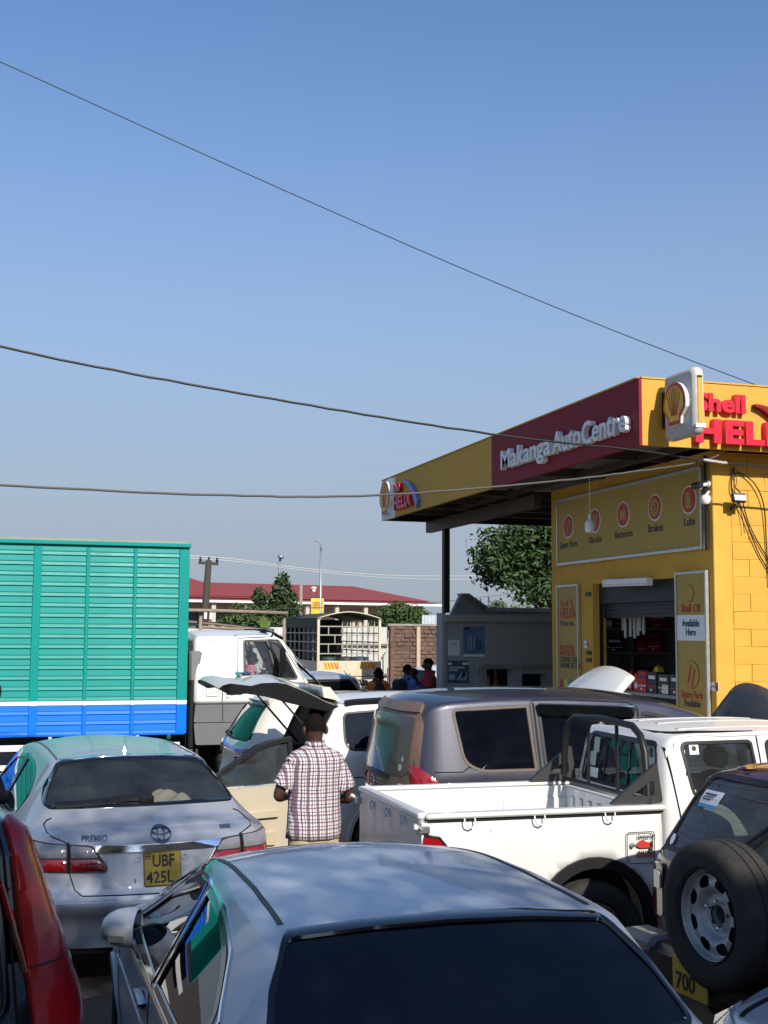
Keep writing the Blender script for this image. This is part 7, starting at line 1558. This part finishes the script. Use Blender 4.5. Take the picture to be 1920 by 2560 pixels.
tree('far_bush', 'low bush showing between the truck body and its cab', (4.9, 42, 0), (.8, .1), rblobs(rn, (0, 0, 1.9), (1.3, .8, .7), 8, .42), 2500, .2, lf_light, 9, cat='bush')
# banana plant
bt = thing('banana_plant', 'banana plant with long arching leaves above the white cab', 'plant', (8.75, 44, 0)); MB().tube([(0, 0, 0), (.02, 0, 1.2), (0, 0, 2.2)], [.12, .1, .07], 8).build('stem', lf_light, bt, True)
for i in range(8):
    a = 2*math.pi*i/8+.3; el = R(35+25*((i*37) % 3)); n = 9; v = []; Ln = 1.25
    for k in range(n):
        s = k/(n-1); x = Ln*s*math.cos(el); z = 2.15+Ln*s*math.sin(el)-.55*s*s; w = .15*math.sin(math.pi*min(1, s*.92+.06))
        for q in (-1, 0, 1): v.append((x*math.cos(a)-q*w*math.sin(a), x*math.sin(a)+q*w*math.cos(a), z+(.04 if q else 0)))
    mesh('leaf', v, [(3*k+q, 3*k+q+1, 3*k+q+4, 3*k+q+3) for k in range(n-1) for q in (0, 1)], lf_light, bt, True)
# ------------------------------------------------------------------ background buildings and walls
rr_ = pm('red_roof', (.24, .045, .036), .6, var=.12, vs=3, stretch=(8, 1, 1)); cw = pm('cream_wall', (.50, .45, .36), .8, var=.08); wf = pm('white_fascia', (.75, .74, .70), .6); gl = pm('far_window', (.03, .035, .04), .2)
hb = thing('red_roofed_building', 'long low building with red hipped roof and white eaves in the distance', 'building', (9.5, 73.5, 0), R(13))
def hip(name, x0, x1, y0, y1, z0, z1, h, mat):
    v = [(x0, y0, z0), (x1, y0, z0), (x1, y1, z0), (x0, y1, z0), (x0+h, (y0+y1)/2, z1), (x1-h, (y0+y1)/2, z1)]
    return mesh(name, v, [(0, 1, 5, 4), (1, 2, 5), (2, 3, 4, 5), (3, 0, 4)], mat, hb)
hip('roof', -14, 17.0, -1.2, 9, 4.32, 5.42, 3.2, rr_); hip('roof', -4.5, 4.2, -.8, 8, 4.43, 5.85, 3.0, rr_); hip('roof_skirt', -14.5, 17.6, -2.2, 10, 4.12, 5.0, 4.5, rr_)
box('eave_fascia', -14.5, 17.6, -2.25, -2.18, 4.0, 4.14, wf, hb); box('wall', -14, 16.6, -.6, 9, 0, 4.1, cw, hb)
for i in range(15):
    x = -13+i*2.05; box('column', x-.13, x+.13, -2.0, -1.75, 0, 4.05, cw, hb)
    w_ = box('window', x+.45, x+1.65, -.64, -.58, 2.5, 3.45, gl, hb); box('window_sill', x+.4, x+1.7, -.72, -.6, 2.42, 2.5, wf, w_)
for x in (-1.4, 9.7): MB().lathe([(0, .22), (.16, .18), (.2, .1), (.12, .04), (.12, -.1)], 14, 'z', (x, 1.6, 5.18 if x < 0 else 5.02)).build('roof_vent', wf, hb, True, 50)
fence = thing('sheet_metal_fence', 'white corrugated metal fence behind the lorries', 'fence', (9, 41, 0)); fm = pm('fence_white', (.60, .61, .60), .5, .15, var=.08, vs=3, dust=((.42, .36, .3), .35, 2))
def sheet(x0, x1, y, z0, z1, parent, P_, amp=.02, pit=.12, mat=fm, name='metal_sheet'):
    n = max(8, int((x1-x0)/pit*8)); xs = np.linspace(x0, x1, n); v = [(x, y+amp*math.sin(2*math.pi*x/pit), z) for z in (z0, z1) for x in xs]; return P_(mesh(name, v, [(i, i+1, n+i+1, n+i) for i in range(n-1)], mat, None, True))
P = keep(fence)
for i in range(12): sheet(2.6+i*.85, 2.6+(i+1)*.85+.02, 42+.01*(i % 2), 0, 2.45+.03*((i*7) % 3), fence, P)
for z in (.8, 1.85): P(box('fence_rail', 2.6, 12.9, 41.86, 41.93, z, z+.07, pm('old_timber', (.20, .17, .14), .9, var=.2, vs=4, stretch=(1, 8, 8))))
P(MB().tube([(12.62, 41.8, 0), (12.62, 41.8, 1.5), (12.72, 41.8, 1.62)], .03, 7).build('bent_pipe', steel)); P(box('gate_post', 12.85, 12.97, 41.8, 41.95, 0, 2.4, steel))
# brick wall
bw = thing('brick_wall', 'rough brown brick wall with stained top and pale pillars', 'wall', (11, 34, 0)); P = keep(bw)
brick_m = pm('rough_brick', (.17, .10, .07), .95, var=.42, vs=5, bump=.6, bs=40, dust=((.05, .045, .04), .55, 1.5)); mort = pm('mortar', (.16, .12, .09), .95, var=.3, dust=((.03, .03, .028), .5, 1.2)); pil = pm('pillar_pale', (.48, .36, .26), .9, var=.15)
P(box('wall_core', 10.5, 15, 34.03, 34.2, 0, 2.52, mort)); rb = random.Random(3); mb = MB()
for r_ in range(21):
    z = .02+r_*.12; x = 10.45+(.13 if r_ % 2 else 0)
    while x < 14.9:
        wd = .24+rb.uniform(-.02, .02); dy = rb.uniform(-.02, .015); mb.box(x, x+wd-.025, 34.0+dy, 34.06, z+rb.uniform(0, .01), z+.09+rb.uniform(-.01, .012)); x += wd
o = P(mb.build('brick_courses', brick_m)); o['kind'] = 'stuff'
for x in (10.52, 11.32, 12.1, 13.2): P(box('pillar', x-.055, x+.055, 33.93, 34.0, 0, 2.5, pil if x in (12.1, 11.32) else brick_m))
P(box('coping', 10.4, 15, 33.98, 34.24, 2.52, 2.58, conc))
hd = thing('metal_hoarding', 'pale metal sheet standing above the brick wall', 'sheet', (12.6, 37, 0)); P = keep(hd); sheet(12.45, 13.6, 37, 0, 2.88, hd, P, mat=pm('hoarding', (.5, .56, .60), .5, .2, var=.08)); P(box('post', 12.5, 12.56, 37.03, 37.1, 0, 2.8, steel))
# timber rails over the cab
old = pm('old_timber2', (.27, .22, .17), .9, var=.25, vs=3, stretch=(1, 10, 10))
for a, b_, r_, lb in (((2.2, 21.0, 2.70), (4.72, 21.6, 2.67), .032, 'level timber rail above the white cab'), ((2.3, 21.2, 2.56), (4.55, 22.0, 2.36), .03, 'sloping timber pole under the level rail'), ((2.0, 21.5, 2.44), (4.3, 21.6, 2.36), .028, 'lowest timber pole just above the cab roof')):
    o = MB().tube([a, tuple((Vector(a)+Vector(b_))/2+Vector((0, 0, .01))), b_], r_, 7).build('timber_pole', old, None, True); tag(o, lb, 'pole', 'timber rails behind the cab')
    o.scale = (1, 1, 1)
for x, y, lean, lb in ((3.12, 21.25, -.08, 'short leaning timber post under the rail, left one'), (4.68, 21.62, .0, 'timber post carrying the right end of the rail')):
    o = MB().tube([(x+lean, y+.08, 0), (x+lean*.3, y+.08, 1.6), (x, y+.08, 2.70)], .03, 7).build('timber_post', old, None, True); tag(o, lb, 'post', 'timber posts behind the cab')
# poles
def pole(name, label, x, y, h, r, mat, cat='pole'):
    t = thing(name, label, cat, (x, y, 0)); MB().tube([(0, 0, 0), (0, 0, h*.5), (0, 0, h)], [r, r*.85, r*.65], 10).build('shaft', mat, t, True); return t
dkp = pm('creosote', (.05, .04, .033), .9, var=.2, vs=6); galv = pm('galvanised', (.34, .35, .36), .5, .6)
t = pole('utility_pole', 'dark timber utility pole with crossarm left of the red roof', 6.35, 43.5, 4.85, .17, dkp); t.rotation_euler = (0, R(3), 0)
box('crossarm', -.35, .35, -.06, .06, 4.7, 4.8, dkp, t); [MB().lathe([(0, .18), (.05, .16), (.03, .1), (.06, .06), (.03, 0)], 10, 'z', (x, 0, 4.8)).build('insulator', blackgloss, t, True) for x in (-.3, 0, .3)]
for x in (-.22, -.05, .14): MB().box(x, x+.1, -.2, -.1, 2.75, 3.0, .02).build('fuse_box', wf, t)
t = pole('street_lamp', 'shorter street lamp with round head near the pointed tree', 10.55, 50, 5.25, .085, galv, 'street lamp'); MB().lathe([(0, .12), (.1, .09), (.14, 0), (.08, -.06), (0, -.07)], 14, 'z', (.05, 0, 5.42)).build('lamp_head', galv, t, True); MB().tube([(0, 0, 4.6), (0, 0, 5.2), (.05, 0, 5.4)], .05, 7).build('lamp_neck', black, t)
t = pole('street_lamp', 'tall street lamp with curved arm and small yellow banner', 12.45, 50.5, 5.75, .07, galv, 'street lamp'); MB().tube([(0, 0, 5.7), (0, 0, 5.95), (-.05, 0, 6.12), (-.13, 0, 6.2)], .04, 7).build('arm', galv, t, True); MB().box(-.26, -.08, -.06, .06, 6.16, 6.24, .02).build('lamp_head', galv, t)
b_ = box('banner', -.42, .14, -.04, -.03, 3.0, 3.75, pm('banner_yellow', (.62, .45, .06), .7, var=.3, vs=5), t); box('banner_print', -.34, .06, -.045, -.04, 3.3, 3.6, pm('banner_print', (.45, .24, .03), .7, var=.4, vs=8), b_); box('banner_bar', -.45, .2, -.03, .03, 3.75, 3.8, black, t)
pole('timber_pole', 'bare timber pole standing right of the pointed tree', 11.25, 49, 4.3, .10, old)
pole('timber_pole', 'bare pale post beside the shorter street lamp', 10.25, 47.8, 3.0, .07, old)
for i, (x, h) in enumerate(((18.75, 3.75), (19.12, 3.95), (19.65, 3.70))): pole('pale_pole', ['leftmost', 'middle and tallest', 'rightmost'][i]+' of three pale poles above the parapet', x, 48, h, .06, pm('pole_pale', (.5, .45, .3), .8))
pw_ = pm('wire_pale', (.5, .5, .5), .6)
cable('power_line', 'upper pale power line strung across the far background', [(-3, 44, 5.3), (6.4, 43.5, 4.98), (10, 45, 4.75), (14, 47, 4.62), (19, 49, 4.75), (30, 52, 5.2)], .016, pw_, 8)
cable('power_line', 'lower pale power line strung across the far background', [(-3, 44, 5.2), (6.4, 43.5, 4.9), (10, 45, 4.68), (14, 47, 4.52), (19, 49, 4.6), (30, 52, 5.0)], .014, pw_, 8)
cable('power_line', 'thin service wire rising right behind the canopy post', [(6.3, 43.4, 3.0), (10, 45, 3.2), (16, 48, 3.5), (24, 52, 4.4)], .012, cb, 8)
# ------------------------------------------------------------------ what stands behind the photographer and shades the foreground
tree('shade_tree', 'large spreading tree behind the photographer shading the near cars', (.4, -5.5, 0), (4.0, .32), rblobs(np.random.RandomState(5), (-1.2, 0.2, 7.6), (4.0, 2.2, 2.9), 30, .40)+rblobs(np.random.RandomState(6), (-1, .5, 5.3), (3.6, 1.8, 1.3), 12, .45)+[((2.3, .6, 9.3), .85, 1.1, .95), ((2.2, .8, 8.2), 1.0, 1.1, 1.0), ((1.2, .8, 8.9), 1.0, 1.1, 1.4), ((2.4, 1., 7.0), 1.1, 1.1, 1.0), ((2.6, 1., 6.0), 1.2, 1.1, .9), ((1.0, .8, 7.0), 1.1, 1.1, 1.2), ((0., .8, 8.2), 1.2, 1.1, 1.6)], 95000, .105, lf_dark, 21, shell=.2, lim=8)
hz = thing('house', 'plain house with brown roof behind the photographer', 'building', (9.5, -7, 0)); P = keep(hz)
hw = pm('house_wall', (.34, .28, .22), .85, var=.1); P(box('wall', 4.6, 16, -10, -4.4, 0, 7.0, hw)); P(MB().prism([(-10.6, 6.9), (-3.9, 6.9), (-7.2, 9.35)], 'x', 4.2, 16.4).build('roof', pm('house_roof', (.09, .06, .05), .8), None, fix=True))
for x in (6, 9, 12): 
    for z in (1., 3.4): w_ = P(box('window', x, x+1.2, -4.41, -4.36, z, z+1.2, gl));
